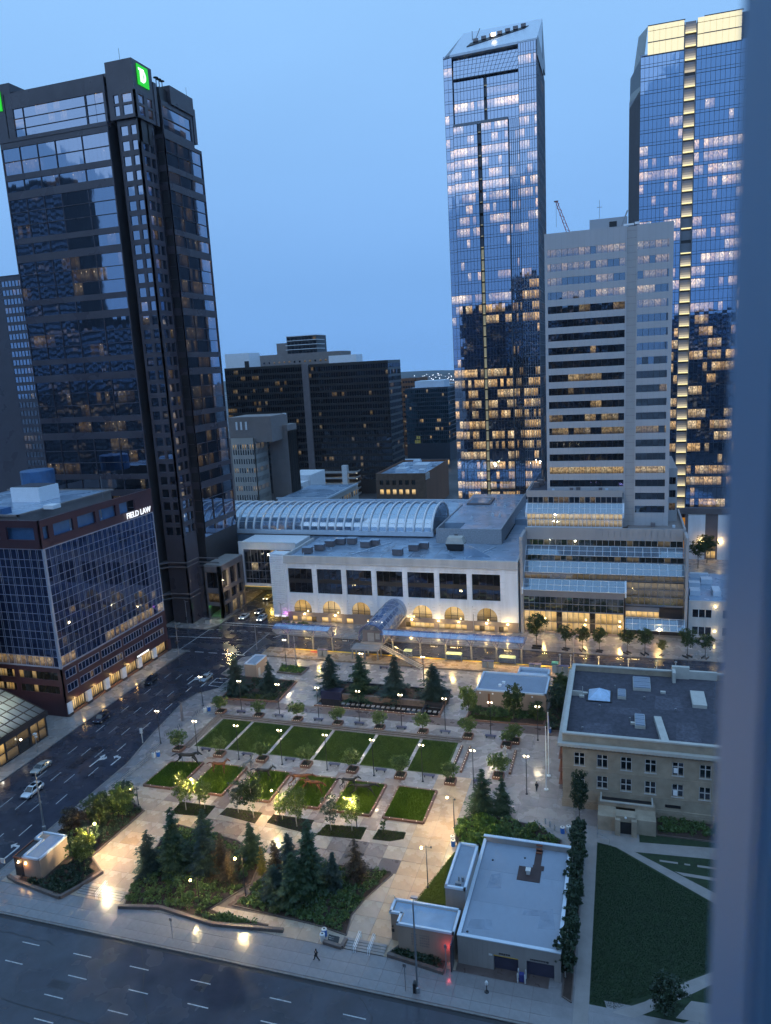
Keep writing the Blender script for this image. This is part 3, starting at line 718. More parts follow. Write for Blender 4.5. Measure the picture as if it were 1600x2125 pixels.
# ---- granite bank tower
t = thing('granite_tower', 'dark granite bank tower with black glass bays and a green TD sign', 'building', (-150,205,0))
SB, EB = 189.0, -125.0                      # front planes of the south and east bays
b = MB(); b.prism([(-172,SB+.5),(-135.3,SB+.5),(-135.3,194),(-133.6,194),(-133.6,192.2),(-127.6,192.2),(-127.6,198.8),(-128.4,198.8),(-128.4,201),(EB-.5,201),(EB-.5,221.6),(-133,228),(-172,228)], 0, 144.2); b.prism([(-169.5,SB+2.2),(-136,SB+2.2),(-136,200),(-129,200),(-129,203),(EB-1.5,203),(EB-1.5,219),(-133,226),(-169.5,226)], 144.2, 157.2); part('core', b, M['darkwall'], t)
# storeys: granite band, one storey, granite band, three storeys, from the podium to the top
bands = []; rows_ = []; z = 24.0
while z < 140:
    rows_.append((z+1.5, z+4.6)); rows_ += [(z+6.2, z+9.7), (z+9.85, z+13.35), (z+13.5, z+17.0)]; z += 17.6
top = z  # about 147
rows_ = [r for r in rows_ if r[1] < 143.5]
rr = random.Random(8)
WS = 172-135
colS = [(k*2.3+.3, k*2.3+2.55) for k in range(16)]
colS = [(.3, 6.4),(6.5, 12.6),(12.7,18.8),(18.95,27.9),(28.05,36.7)]
sub = []
for a, b_ in colS:
    k = max(2, round((b_-a)/1.55)); p = (b_-a)/k; sub += [(a+q*p, a+(q+1)*p-.02) for q in range(k)]
g_ = MB(); grid(g_, (-172,SB,0), 0, colS, rows_, WS, 14, 144.5, .45); part('south_bay', g_, M['granite'], t)
def td_state(n):
    L_ = []
    for j in range(len(rows_)):
        f = 26 < rows_[j][0]
        L_.append(runs(n, .30 if rr.random() < .55 else .04, 5, rr, .15, .75))
    return L_
lt = td_state(len(sub)); panes(t, (-172,SB,0), 0, sub, rows_, lambda i, j: lt[j][i], M['g_td'], 0, .30)
# recessed top storeys of the south bay
g_ = MB(); grid(g_, (-170,SB+1.6,0), 0, [(.3,6),(6.1,27.5),(27.7,33.5)], [(145.6,148.2),(148.3,150.9),(151,153.6)], 34.2, 144.5, 157.8, .45); part('top_storeys', g_, M['granite'], t)
panes(t, (-170,SB+1.6,0), 0, [(.3,6)]+[(6.1+k*2.1,8.2+k*2.1) for k in range(10)]+[(27.7,30.5),(30.6,33.5)], [(145.6,148.2),(148.3,150.9),(151,153.6)], lambda i, j: .5 if (j > 0 and R.random() < .35) else 0, M['g_td'], 30, .3)
b = MB(); b.box(-172, SB-.15, 144.5, -135, SB+1.7, 145.5); part('ledge', b, M['granite'], t)
# corner pier with punched windows, both faces
fl = [(28.3+k*3.92, 28.3+k*3.92+2.5) for k in range(30)]
g_ = MB()
grid(g_, (-133.6,191.5,0), 0, [(.8,3.2),(4.1,5.9)], fl, 6.6, 0, 146, .5); grid(g_, (-127,191.5,0), PI/2, [(1.6,4.2),(4.9,6.8)], fl, 7.4, 0, 146, .5)
part('corner_pier', g_, M['granite'], t)
cs = lambda i, j: (.45 if R.random() < .10 else 0)
panes(t, (-133.6,191.5,0), 0, [(.8,3.2),(4.1,5.9)], fl, cs, M['g_td'], 60, .32); panes(t, (-127,191.5,0), PI/2, [(1.6,4.2),(4.9,6.8)], fl, cs, M['g_td'], 60, .32)
# corner pavilion with the sign
b = MB(); b.box(-134.9,190.6,152.8,-126.4,199.8,160.6); b.box(-136.0,191.6,146,-134.9,199,157.6); b.box(-128,199.8,146,-126.2,201.2,157.4); part('corner_pavilion', b, M['granite'], t)
g_ = MB(); grid(g_, (-134.9,190.6,0), 0, [(1.6,3.2),(4.3,7.4)], [(146.9,149.4),(150.0,152.2)], 8.5, 146, 152.8, .5); grid(g_, (-126.4,190.6,0), PI/2, [(1.6,4.2),(5.8,8.0)], [(146.9,149.4),(150.0,152.2)], 9.2, 146, 152.8, .5); part('pavilion_storeys', g_, M['granite'], t)
panes(t, (-134.9,190.6,0), 0, [(1.6,3.2),(4.3,7.4)], [(146.9,149.4),(150.0,152.2)], lambda i, j: .5 if (i+j) % 2 == 0 and i else 0, M['g_td'], 10, .3); panes(t, (-126.4,190.6,0), PI/2, [(1.6,4.2),(5.8,8.0)], [(146.9,149.4),(150.0,152.2)], lambda i, j: .3 if i else .1, M['g_td'], 10, .3)
b = MB(); b.box(-127.5,191.4,140,-127.0,198,152.6); part('pavilion_core', b, M['darkwall'], t)
# second pavilion at the far end of the south face
b = MB(); b.box(-176,190.6,146,-167.4,199.8,160.6); b.box(-167.4,191.4,150,-166.2,199,158.4); part('corner_pavilion', b, M['granite'], t)
b = MB(); b.box(-167,191.6,155.2,-135,226,158.4); part('parapet', b, M['granite'], t)
# east bay
colE = [(.3, 6.6),(6.7,13.2),(13.3,20.0)]
subE = []
for a, b_ in colE:
    k = 4; p = (b_-a)/k; subE += [(a+q*p, a+(q+1)*p-.02) for q in range(k)]
g_ = MB(); grid(g_, (EB,200.8,0), PI/2, colE, rows_, 20.4, 27, 144, .45); grid(g_, (-128.2,200.8,0), 0, [(.3,2.9)], rows_, 3.2, 27, 144, .4); part('east_bay', g_, M['granite'], t)
lt2 = [runs(len(subE), .55, 4, rr, .2, .8) for _ in rows_]
panes(t, (EB,200.8,0), PI/2, subE, rows_, lambda i, j: lt2[j][i]*(.7 if rows_[j][0] < 125 else .4), M['g_td'], 120, .30); panes(t, (-128.2,200.8,0), 0, [(.3,1.6),(1.65,2.9)], rows_, lambda i, j: .3 if R.random() < .1 else 0, M['g_td'], 20, .28)
g_ = MB(); grid(g_, (EB-.9,202.4,0), PI/2, [(.4,15.4)], [(146,149),(149.2,152.2)], 16.4, 144, 153.6, .45); part('top_storeys', g_, M['granite'], t)
panes(t, (EB-.9,202.4,0), PI/2, [(.4+3*k,3.36+3*k) for k in range(5)], [(146,149),(149.2,152.2)], lambda i, j: .3 if R.random() < .3 else 0, M['g_td'], 10, .3)
b = MB(); b.box(-134,207,153.6,-125.4,219.4,158.6); b.box(-134,219.4,146,-125.9,221.0,156); part('corner_pavilion', b, M['granite'], t)
for k, y in enumerate((203.4,204.9,206.4)):
    b = MB(); b.tube([(-127.4,y,156.5),(-127.4,y,159.6)], .12); b.lathe([(.1,159.5),(.75,159.7),(.75,159.85),(.1,160)], 10, (-127.4,y)); part('roof_vent', b, M['black'], t)
for (x, y, z0, z1) in ((-131.5,193,160.6,164.5),(-126.5,218,158.6,161.5)): b = MB(); b.tube([(x,y,z0),(x,y,z1)], .05); part('mast', b, M['black'], t)
# lit green signs
def td_sign(o, rot):
    s_ = thing_part = put('sign', MB().box(0,-.25,0, 5.0,0,5.2).mesh('sign', M['greensign']), t, loc=o, rot=rot)
    q = MB(); q.box(.45,-.33,3.75, 3.0,-.25,4.35); q.box(1.05,-.33,.9, 1.75,-.25,3.75)
    n = 14; pts = [(2.0+1.75*math.sin(PI*k/n)*1.0, 2.6+1.75*math.cos(PI*k/n)) for k in range(n+1)]; pin = [(2.0+1.0*math.sin(PI*k/n), 2.6+1.1*math.cos(PI*k/n)) for k in range(n+1)]
    for k in range(n):
        a, b_, c, d = pts[k], pts[k+1], pin[k+1], pin[k]
        q.hexa([(a[0],-.25,a[1]),(d[0],-.25,d[1]),(c[0],-.25,c[1]),(b_[0],-.25,b_[1])], [(a[0],-.33,a[1]),(d[0],-.33,d[1]),(c[0],-.33,c[1]),(b_[0],-.33,b_[1])])
    q.box(1.9,-.33,.87, 2.5,-.25,4.33)
    put('sign_letters', q.mesh('sign_letters', M['whitesign']), s_, local=True)
td_sign((-126.35,192.6,154.6), PI/2)
td_sign((-175.7,190.55,153.6), 0)
# base: splayed courses, portico
b = MB()
for zz in (8.2, 9.6, 18.2, 19.6): b.prism([(-172,188.7),(-135,188.7),(-132.5,191.0),(-126.6,191.0),(-126.6,197.4),(-119.3,197.4),(-119.3,197.9),(-128,197.9),(-172,197.9)], zz, zz+.28)
part('string_courses', b, M['granite2'], t)
b = MB(); b.box(-127.4,197.2,0,-124.6,199.6,17); part('portico_wall', b, M['granite'], t)
g_ = MB(); grid(g_, (-125.2,197.2,0), 0, [(.9,5.0)], [(.2,4.2),(5.2,8.4),(9.6,15.2)], 6.1, 0, 17, 1.0); grid(g_, (-119.1,197.2,0), PI/2, [(1.2,4.9),(6.1,9.8),(11,13.8)], [(.2,4.2),(5.2,8.4),(9.6,15.2)], 15, 0, 17, 1.0); part('portico', g_, M['granite2'], t)
panes(t, (-125.2,197.2,0), 0, [(.9,2.9),(3.0,5.0)], [(5.2,8.4),(9.6,15.2)], lambda i, j: .2 if j == 0 else 0, M['g_dark'], 4, .7)
panes(t, (-119.1,197.2,0), PI/2, [(1.2,4.9),(6.1,9.8),(11,13.8)], [(.2,4.2),(5.2,8.4),(9.6,15.2)], lambda i, j: .7 if (j == 0 and i > 0) else 0, M['g_dark'], 9, .7)
b = MB(); b.prism([(-125.2,198),(-119.1,198),(-119.1,212),(-125.2,212)], 17, 17.3); b.box(-125,199,0,-120.4,212,.2); part('portico_roof', b, M['concrete'], t)
b = MB(); b.box(-126.3,204,0,-126,213,17); b.box(-126,200,4.4,-120.3,211.8,4.9); part('portico_core', b, M['darkwall'], t)
lamp((-122.3,200.8,2.6), 60, (.15,1,.12), .3)
panes(t, (-172,SB,0), 0, [(k*2.2+.2, k*2.2+2.2) for k in range(16)], [(1,7.6),(10.2,17.6)], lambda i, j: .25 if R.random() < .12 else 0, M['g_dark'], 0, -.02)

# ---- tower behind at the far left
t = thing('shadowed_tower', 'shadowed tower with a strip of pale corner windows at the far left', 'building', (-262,285,0))
b = MB(); b.box(-330,285.4,0,-228,330,124); part('core', b, M['darkwall'], t)
rws = [(3+k*3.9, 5.4+k*3.9) for k in range(31)]
cl_ = [(60+k*1.95, 60+k*1.95+1.7) for k in range(20)]
g_ = MB(); grid(g_, (-330,285,0), 0, cl_, rws, 102, 0, 124, .4); part('wall', g_, M['granite'], t)
rr = random.Random(3); lt3 = [runs(20, .12, 3, rr, .3, .8) for _ in rws]
panes(t, (-330,285,0), 0, cl_, rws, lambda i, j: lt3[j][i], M['g_td'], 240, .2)
b = MB(); b.box(-329,286,124,-229,329,125); part('roof', b, M['gravel'], t)

# ---- low building at the street corner, bottom left, with a sloping glass roof
t = thing('corner_shop', 'low corner building with a lit sloping glass roof at the left edge', 'building', (-126,112,0))
b = MB(); b.prism([(-150,104.6),(-121.4,104.6),(-121.4,120.4),(-150,120.4)], 0, 5.6); part('core', b, M['darkwall'], t); b = MB(); b.box(-134,104.8,5.6,-121,120.2,5.7); part('upper_floor', b, M['sandpale'], t)
fc = [(.4,2.0),(2.2,3.8),(4.2,7.2),(7.4,10.4),(11.0,13.0),(13.2,15.2)]
g_ = MB(); grid(g_, (-119.6,105,0), PI/2, fc, [(.4,2.4),(2.6,4.8)], 15.6, 0, 6, .3); part('wall', g_, M['black'], t)
panes(t, (-119.6,105,0), PI/2, fc, [(.4,2.4),(2.6,4.8)], lambda i, j: (.9,.7,.15,.1,.25,.2)[i]*(1 if j else .6), M['g_shop'], 20, .12, 'shop_pane')
# sloping roof: eave on the street side, ridge to the west
for i in range(9):
    y0 = 104.6+i*1.76
    for j in range(6):
        f0, f1 = j/6, (j+1)/6
        P = lambda y, f: (-119.2-15.5*f, y, 6.1+5.6*f)
        me = bpy.data.meshes.new('roof_pane'); e = .05; me.from_pydata([P(y0+e,f0+.008), P(y0+1.7,f0+.008), P(y0+1.7,f1-.008), P(y0+e,f1-.008)], [], [(0,1,2,3)])
        me.materials.append(M['shoproof']); put('roof_pane', me, t)
fr = MB()
for i in range(10):
    y = 104.6+i*1.76; fr.hexa([(-119.15,y-.09,6.0),(-119.15,y+.09,6.0),(-134.8,y+.09,11.6),(-134.8,y-.09,11.6)], [(-119.15,y-.09,6.2),(-119.15,y+.09,6.2),(-134.8,y+.09,11.8),(-134.8,y-.09,11.8)])
for j in range(7):
    f = j/6; x, z = -119.2-15.5*f, 6.05+5.6*f; fr.box(x-.1,104.5,z,x+.1,120.5,z+.16)
part('roof_bars', fr, M['black'], t)
b = MB(); b.box(-119.9,104.4,4.9,-119.0,120.7,6.0); part('fascia', b, M['darkwall'], t)
b = MB()
for k in range(5): b.cbox(-123.5-k*1.6, 106+k*1.2, 7.2+.4*k, .5, 1.6, .08)
for k in range(4): b.cbox(-126-k*1.3, 110+k*1.7, 8.6, .3, 2.6, .06)
part('interior_lamps', b, M['striplight'], t)
lamp((-125,108.5,6.3), 1300, (1,.86,.55), .5); lamp((-129,115,7.0), 1300, (1,.90,.66), .5)
b = MB(); b.box(-150,120.4,0,-134.9,121.2,14); b.box(-150,104,0,-134.9,120.4,11.5); part('rear_wall', b, M['darkwall'], t)
b = MB(); b.hexa([(-119.9,103.0,0),(-117.6,103.0,0),(-117.6,104.4,0),(-119.9,104.4,0)], [(-121.6,103.6,9),(-120.4,103.6,9),(-120.4,104.4,9),(-121.6,104.4,9)]); part('splayed_buttress', b, M['limestone2'], t)
for (y, z) in ((106.2,2.6),(112.6,3.4)):
    b = MB(); b.lathe([(.05,z-.22),(.22,z-.1),(.25,z),(.22,z+.12),(.05,z+.22)], 10, (-119.1,y)); part('globe_lamp', b, M['lampwhite'], t)
lamp((-118.6,106.2,2.6), 40, (1,.9,.75), .15)
# tall slim pier of the same block rising in front of the maroon building
t = thing('concrete_pylon', 'pale concrete edge of a building cut off by the left border', 'building', (-136,124.5,0))
b = MB(); b.hexa([(-139.6,123.4,0),(-136.6,123.4,0),(-136.6,125.4,0),(-139.6,125.4,0)], [(-139.6,123.4,31),(-136.6,123.4,31),(-136.6,125.4,31),(-139.6,125.4,31)]); part('pier', b, M['concrete'], t)
b = MB(); b.box(-160,123.6,0,-139.6,126,31); part('wall', b, M['granite'], t)
# ================================================================ BUILDINGS, NORTH SIDE
# ---- limestone hall with arched windows
TY = 199.0
t = thing('limestone_hall', 'pale limestone hall with tall dark windows over a row of lit arches', 'building', (-62,210,0))
x0, x1 = -97.6, -27.0; W_ = x1-x0
cb = [(.95+9.46*k, .95+9.46*k+7.95) for k in range(7)]
ca = [(2.0+9.46*k, 2.0+9.46*k+5.95) for k in range(7)]
g_ = MB(); grid(g_, (x0,TY,0), 0, cb, [(9.2,16.9)], W_, 7.4, 18.9, .7); part('upper_wall', g_, M['limestone'], t)
# lower wall with true arched openings
lw = MB(); zb, zs = 3.1, 4.1
def arch_wall(mb, xa, xb, z0, z1, cx_, r, zspr, y0, y1, n=14):
    pts = [(cx_-r, z0), (cx_-r, zspr)]+[(cx_-r*math.cos(PI*k/n), zspr+r*math.sin(PI*k/n)) for k in range(1, n)]+[(cx_+r, zspr), (cx_+r, z0)]
    out = [(xa, z0)]+[(xa, zspr)]+[(xa+(xb-xa)*k/n, z1) for k in range(n+1)][1:-1]+[(xb, zspr), (xb, z0)]
    k = len(pts)
    out = out[:k]
    for i in range(k-1):
        a, b_, c, d = pts[i], pts[i+1], out[i+1], out[i]
        mb.hexa([(a[0],y0,a[1]),(b_[0],y0,b_[1]),(c[0],y0,c[1]),(d[0],y0,d[1])], [(a[0],y1,a[1]),(b_[0],y1,b_[1]),(c[0],y1,c[1]),(d[0],y1,d[1])])
for k in range(7):
    xa = x0+.25+9.46*k; xb = xa+9.46; cx_ = x0+2.0+9.46*k+2.97
    if k == 0: lw.box(x0,TY,zb,xa,TY+.6,7.4)
    if k == 3: lw.box(xa,TY,zb,xb,TY+.6,7.4); continue
    arch_wall(lw, xa, xb, zb, 7.4, cx_, 2.95, zs, TY, TY+.6)
lw.box(x0+.25+9.46*7, TY, zb, x1, TY+.6, 7.4)
part('arcade_wall', lw, M['limestone'], t)
lc = MB()
for k in range(8):
    xc = x0+.1+9.46*k; lc.box(max(x0,xc-.62), TY-.22, 3.1, min(x1,xc+.72), TY, 18.6)
for k in range(7):
    xa = x0+.95+9.46*k
    for q in range(7): lc.box(xa+.4, TY-.05, 8.95-.0, xa+7.5, TY, 9.12) if q == 0 else None
    for q in range(6): lc.hexa([(xa+.9+q*1.1,TY-.06,7.9),(xa+1.5+q*1.1,TY-.06,7.9),(xa+1.5+q*1.1,TY,7.9),(xa+.9+q*1.1,TY,7.9)], [(xa+1.15+q*1.1,TY-.06,8.8),(xa+1.25+q*1.1,TY-.06,8.8),(xa+1.25+q*1.1,TY,8.8),(xa+1.15+q*1.1,TY,8.8)])
part('pilasters', lc, M['limestone'], t)
for k in range(7):
    if k == 3: continue
    cx_ = x0+2.0+9.46*k+2.97; j = MB()
    for q in range(4): j.box(x0+.9+9.46*k, TY-.03, 3.6+q*.95, cx_-3.05, TY, 3.66+q*.95); j.box(cx_+3.05, TY-.03, 3.6+q*.95, x0+9.0+9.46*k, TY, 3.66+q*.95)
    part('rustic_joints', j, M['limestone2'], t)
pr_ = MB(); pr_.box(x0-.1,TY-.3,18.9,x1+.1,TY+.5,20.9); pr_.box(x0-.2,TY-.42,18.55,x1+.2,TY-.02,18.9); pr_.box(x1-.5,TY+.5,18.9,x1+.1,246,20.9); pr_.box(x0-.1,TY+.5,18.9,x0+.5,222,20.9)
part('parapet', pr_, M['limestone2'], t)
b = MB(); b.box(x0+.7,TY+1.2,0,x1-.5,222,18.5); part('core', b, M['darkwall'], t)
b = MB(); b.box(x0+.5,TY+.5,18.5,x1-.5,228,19.9); part('roof', b, M['membraned'], t)
b = MB(); b.box(x1-.45,TY+.6,0,x1,246,18.9); part('side_wall', b, M['limestone'], t); b = MB(); b.box(x0,TY+.6,0,x0+.45,222,18.9); part('side_wall', b, M['limestone'], t)
# tall windows: 4 x 2 dark panes with a spandrel between
sub = []; fr = MB()
for a, b_ in cb:
    p = (b_-a)/4; sub += [(a+q*p+.06, a+(q+1)*p-.06) for q in range(4)]
rws = [(9.25,12.3),(13.6,16.85)]
grid(fr, (x0,TY+.28,0), 0, sub, rws, W_, 9.2, 16.9, .15); part('window_frames', fr, M['black'], t)
panes(t, (x0,TY+.28,0), 0, sub, rws, lambda i, j: .06 if R.random() < .2 else 0, M['g_dark'], 60, .08)
b = MB()
for k in (1,2,4,5,6): b.box(x0+.95+9.46*k+4.7,TY+.9,9.6,x0+.95+9.46*k+5.5,TY+1.0,11.6)
part('stage_lights', b, emit('violet_screen', (.10,.12,1), .9), t)
# arch glazing
for k in range(7):
    if k == 3: continue
    cx_ = x0+2.0+9.46*k+2.97; n = 8
    for q, (a0, a1) in enumerate(((-2.9,-1.05),(-.92,.92),(1.05,2.9))):
        pts = [(a0,zb)]+[(a1,zb)]
        for s_ in range(n+1):
            u = a1+(a0-a1)*s_/n; pts.append((u, zs+math.sqrt(max(.0, 2.9**2-u*u))))
        me = bpy.data.meshes.new('arch_pane'); me.from_pydata([(cx_+u,TY+.35,z) for u, z in pts], [], [tuple(range(len(pts)))])
        me.materials.append(M['g_shop']); attrs(me, [(.75,.9,.6,.0,1.1,.8,.45)[k]], [R.random()], [((u+2.9)/5.8,(z-zb)/4) for u, z in pts]); put('arch_pane', me, t)
    q = MB(); q.box(cx_-1.05,TY+.2,zb,cx_-.92,TY+.4,7); q.box(cx_+.92,TY+.2,zb,cx_+1.05,TY+.4,7); q.box(cx_-2.9,TY+.22,4.2,cx_+2.9,TY+.38,4.3); part('arch_mullions', q, M['black'], t)
# street storey
co = [(1.3,3.0),(4.2,9.3),(11.0,13.2),(14.0,17.6),(19,21.2),(25.6,30),(37.6,46.2),(47.6,55.8),(58,63.8),(65,67.6)]
g_ = MB(); grid(g_, (x0,TY-.1,0), 0, co, [(.12,1.75)], W_, 0, 3.1, .5); part('street_storey', g_, M['taupe'], t)
sub = []
for a, b_ in co:
    k = max(1, round((b_-a)/1.5)); p = (b_-a)/k; sub += [(a+q*p+.04, a+(q+1)*p-.04) for q in range(k)]
panes(t, (x0,TY-.1,0), 0, sub, [(.12,1.75)], lambda i, j: R.choice((.1,.7,1.0,1.2)), M['g_shop'], 40, .4, 'shop_pane')
for x in (-92,-82,-58,-50,-44,-36,-30): lamp((x,TY-1.6,2.6), 320, (1,.64,.20), .12); q = MB(); q.box(x-.2,TY-.45,2.5,x+.2,TY-.12,2.7); part('wall_light', q, M['lampyellow'], t)  # glow and its small wall fixtures added to warm the hall front
# corner shaft clad in small pyramids
cs_ = MB(); cs_.box(-102.4,TY-.3,1.4,-97.7,TY+5,20.9); part('corner_shaft', cs_, M['white'], t)
cp = MB()
for j in range(27):
    for i in range(9):
        a = -102.4+i*.52; z = 2.1+j*.69; c = (a+.26, TY-.66, z+.5)
        cp.add([(a,TY-.3,z),(a+.52,TY-.3,z),(a+.52,TY-.3,z+.69),(a,TY-.3,z+.69),c], [(0,1,4),(1,2,4),(2,3,4),(3,0,4)])
tag(part('pyramid_cladding', cp, M['white'], t), kind='stuff')
b = MB(); b.box(-102.6,TY-.35,20.9,-97.6,TY-.1,21.2); b.box(-102.6,TY-.1,20.9,-102.3,TY+5,21.2); part('shaft_coping', b, M['coping'], t)
text('sign_letters', 'OPEN', .62, M['whitesign'], t, (-99.9,TY-.56,1.35), (PI/2,0,0), .03, bold=.015)
b = MB()
for k in range(3): b.box(-102.0+k*.5,TY-.58,1.38,-101.62+k*.5,TY-.54,1.78)
part('sign_letters', b, M['whitesign'], t)
lamp((-98.0,TY-1.0,2.6), 50, (1,.15,.9), .2)
for k_, (xa, ya, w, d) in enumerate(((-80,203,9,6),(-60,204,5,9),(-94,212,4,5),(-44,208,6,4),(-70,209,3,8))):
    b = MB(); b.prism([(xa,ya),(xa+w,ya+.4),(xa+w-.5,ya+d),(xa+.3,ya+d-.3)], 19.9, 19.905+.002*k_); part('roof_patch', b, M['patchroof'], t)
for (a, b_) in (((-86,202),(-86,219)),((-68,201),(-68,220)),((-52,201),(-52,221)),((-96,208),(-58,208))):
    b = MB(); b.obox(a, b_, .12, 19.9, 19.93); part('roof_seam', b, M['granite2'], t)
for k_ in range(9): b = MB(); b.lathe([(.12,19.9),(.12,20.5),(.2,20.5),(.2,20.62)], 7, (-93+k_*6.3, 203.5+(k_*7)%14)); part('roof_pipe', b, M['coping'], t)
b = MB()
for k_ in range(8):
    for z_ in (10.9,12.9,14.9): b.box(max(x0,x0-.5+9.46*k_),TY-.226,z_,min(x1,x0+.8+9.46*k_),TY-.218,z_+.03)
for z_ in (17.5,): b.box(x0,TY-.004,z_,x1,TY,z_+.03)
part('stone_joints', b, M['concrete'], t)
# plant and things on the roof
rf = [(-92.5,205.5),(-90,209.5),(-88.5,214.5),(-86,217.5),(-82.5,218.5),(-76.5,214.5),(-74.2,216.8),(-63.5,206.2),(-60,211.8),(-57.6,214.5)]
for (x, y) in rf:
    b = MB(); b.box(x-1.5,y-1.0,20.1,x+1.5,y+1.0,21.9); part('air_unit', b, M['granite2'], t); b = MB(); b.box(x-1.6,y-1.1,21.9,x+1.6,y+1.1,22.02); part('air_unit_lid', b, M['membraned'], t)
b = MB(); b.hexa([(-49.6,212.4,20),(-45.2,212.4,20),(-45.2,215.2,20),(-49.6,215.2,20)], [(-50.2,212.0,22.2),(-44.6,212.0,22.2),(-44.6,215.6,22.2),(-50.2,215.6,22.2)]); part('cooling_base', b, M['black'], t)
b = MB(); b.hexa([(-50.2,212.0,22.2),(-44.6,212.0,22.2),(-44.6,215.6,22.2),(-50.2,215.6,22.2)], [(-49.6,212.4,24.1),(-45.2,212.4,24.1),(-45.2,215.2,24.1),(-49.6,215.2,24.1)]); part('cooling_unit', b, M['sandpale'], t)
b = MB(); b.obox((-78,205),(-70,221),.3,19.95,20.2); b.obox((-66,212),(-60,221),.25,19.95,20.2); b.obox((-42,205),(-36,218),.25,19.95,20.15); part('roof_curb', b, M['coping'], t)
# plant storey at the back right
b = MB(); b.box(-55.4,222,19.9,-34.8,222.4,24.6); b.box(-55.4,222.4,19.9,-55.0,262,24.6); b.box(-35.2,222.4,19.9,-34.8,284,24.6); part('plant_screen', b, mat('plant_brick', (.34,.36,.40), .7, var=.35, scale=2.5), t)
b = MB(); b.box(-55,232,19.9,-35.2,284,24.3); b.box(-48,222.4,19.9,-35.2,232,24.3); part('plant_roof', b, M['membraned'], t)
b = MB(); b.box(-53.5,262,24.3,-45,274,24.9); part('plant_hatch', b, M['granite2'], t); b = MB(); b.box(-52.6,263,24.9,-45.9,273,25.0); part('plant_hatch_top', b, M['membraned'], t)
b = MB(); b.hexa([(-43.4,206.5,19.9),(-35.5,206.5,19.9),(-35.5,207,19.9),(-43.4,207,19.9)], [(-43.4,206.5,23.6),(-42.4,206.5,23.6),(-42.4,207,23.6),(-43.4,207,23.6)]); part('stair_fin', b, M['membraned'], t)
b = MB(); b.box(-49.5,221.6,20,-48.4,221.98,22.8); part('roof_door', b, M['black'], t)
for k, (x, y) in enumerate(((-41,244),(-38.5,243),(-43,262),(-39,258),(-47,238))): b = MB(); b.lathe([(.5,24.3),(.35,25.0),(.06,25.2),(.06,26.6)], 8, (x,y)); part('roof_vent', b, M['coping'], t)
# long roof behind, and the block behind the vault
b = MB(); b.box(-140,228.2,0,-55.6,252,19.9); b.box(-140,252,0,-27.4,285,21.4); b.box(-34.7,228,0,-27.4,252,19.4); part('rear_block', b, M['membraned'], t)
b = MB(); b.box(-140,284.4,21.4,-27.4,285,22.1); b.box(-66,255.5,21.4,-55.7,256,22.0); part('rear_coping', b, M['coping'], t)

# ---- glazed barrel vault
t = thing('glass_vault', 'long glazed barrel vault with white ribs behind the limestone hall', 'glass roof', (-100,240,20), None)
XA, XB = -150.0, -58.2; n = 16
def vp(f): a = PI*f; return (240-12.0*math.cos(a), 22.0+7.0*math.sin(a))
nr = 30; step = (XB-XA)/nr
gm = MB()
for k in range(nr):
    xa = XA+k*step+.16; xb = XA+(k+1)*step-.16
    q = MB()
    for s_ in range(n):
        (y0, z0), (y1, z1) = vp(s_/n), vp((s_+1)/n); q.quad((xa,y0,z0),(xb,y0,z0),(xb,y1,z1),(xa,y1,z1))
    part('glass_bay', q, M['vaultglass'] if 'vaultglass' in M else M['glassroof'], t, smooth=True)
for k in range(nr+1):
    x = XA+k*step; q = MB(); q.tube([(x, *(lambda p: (240+(p[0]-240)*1.02, 22+(p[1]-22)*1.04))(vp(s_/20))) for s_ in range(21)], .32 if k < nr else .4, 6); part('rib', q, M['white'], t, smooth=True)
q = MB()
for f in (.12,.25,.38,.5,.62,.75,.88): y, z = vp(f); q.box(XA,y-.05,z-.05,XB,y+.05,z+.05)
part('purlins', q, M['coping'], t)
q = MB(); q.box(XA,227.5,20.6,XB+.4,228.3,22.1); q.box(XA,251.7,20.6,XB+.4,252.5,22.1); part('gutter', q, M['coping'], t)
q = MB(); q.box(XA,229,19.9,XB-.5,251,20.6); part('hall_floor', q, M['taupe'], t)
q = MB(); pts = [vp(s_/n) for s_ in range(n+1)]; q.add([(XB-.05,y,z) for y, z in pts], [tuple(range(len(pts)))]); part('end_wall', q, M['glassroof'], t)
lamp((-118,238,24), 900, (1,.70,.30), .8); lamp((-96,240,24), 250, (1,.80,.5), .8)

# ---- bridge link across the street
t = thing('link_bridge', 'white framed glass link bridge spanning the street beside the granite tower', 'bridge', (-108,216,0))
b = MB(); b.box(-121,213.5,18.6,-100.4,226,20.6); b.box(-121,213.5,6.0,-100.4,226,6.9); b.box(-121,213.4,6.9,-119.4,226,18.6); b.box(-102,213.4,6.9,-100.4,226,18.6); part('frame', b, M['white'], t)
g_ = MB(); cc = even(7, 17.4, .16); rws = [(7.1,8.4),(8.6,11.2),(11.4,14.0),(14.2,18.4)]; grid(g_, (-119.4,213.8,0), 0, cc, rws, 17.4, 6.9, 18.6, .2); part('glazing_bars', g_, M['greymul'], t)
panes(t, (-119.4,213.8,0), 0, cc, rws, lambda i, j: (.8 if (i in (4,5) and j == 3) or (i == 1 and j == 2) else 0), M['g_grey'], 28, .08)
b = MB(); b.box(-120.4,213.9,5.7,-101,225.8,5.98); part('underside', b, M['yellowglow'], t)
b = MB(); b.box(-119.4,216,6.9,-102,225,18.5); part('core', b, M['darkwall'], t)
b = MB(); b.box(-121,213.4,20.6,-100.4,213.9,21.2); part('parapet', b, M['white'], t)
lamp((-113,218,4.6), 500, (1,.66,.16), .4)
b = MB()
for k in range(4): b.tube([(-110.5+k*.9,222,0),(-110.5+k*.9,222,5.7)], .22)
part('columns', b, M['yellow'], t)
t = thing('stepped_block', 'grey low block behind the street under the link bridge', 'building', (-112,250,0))
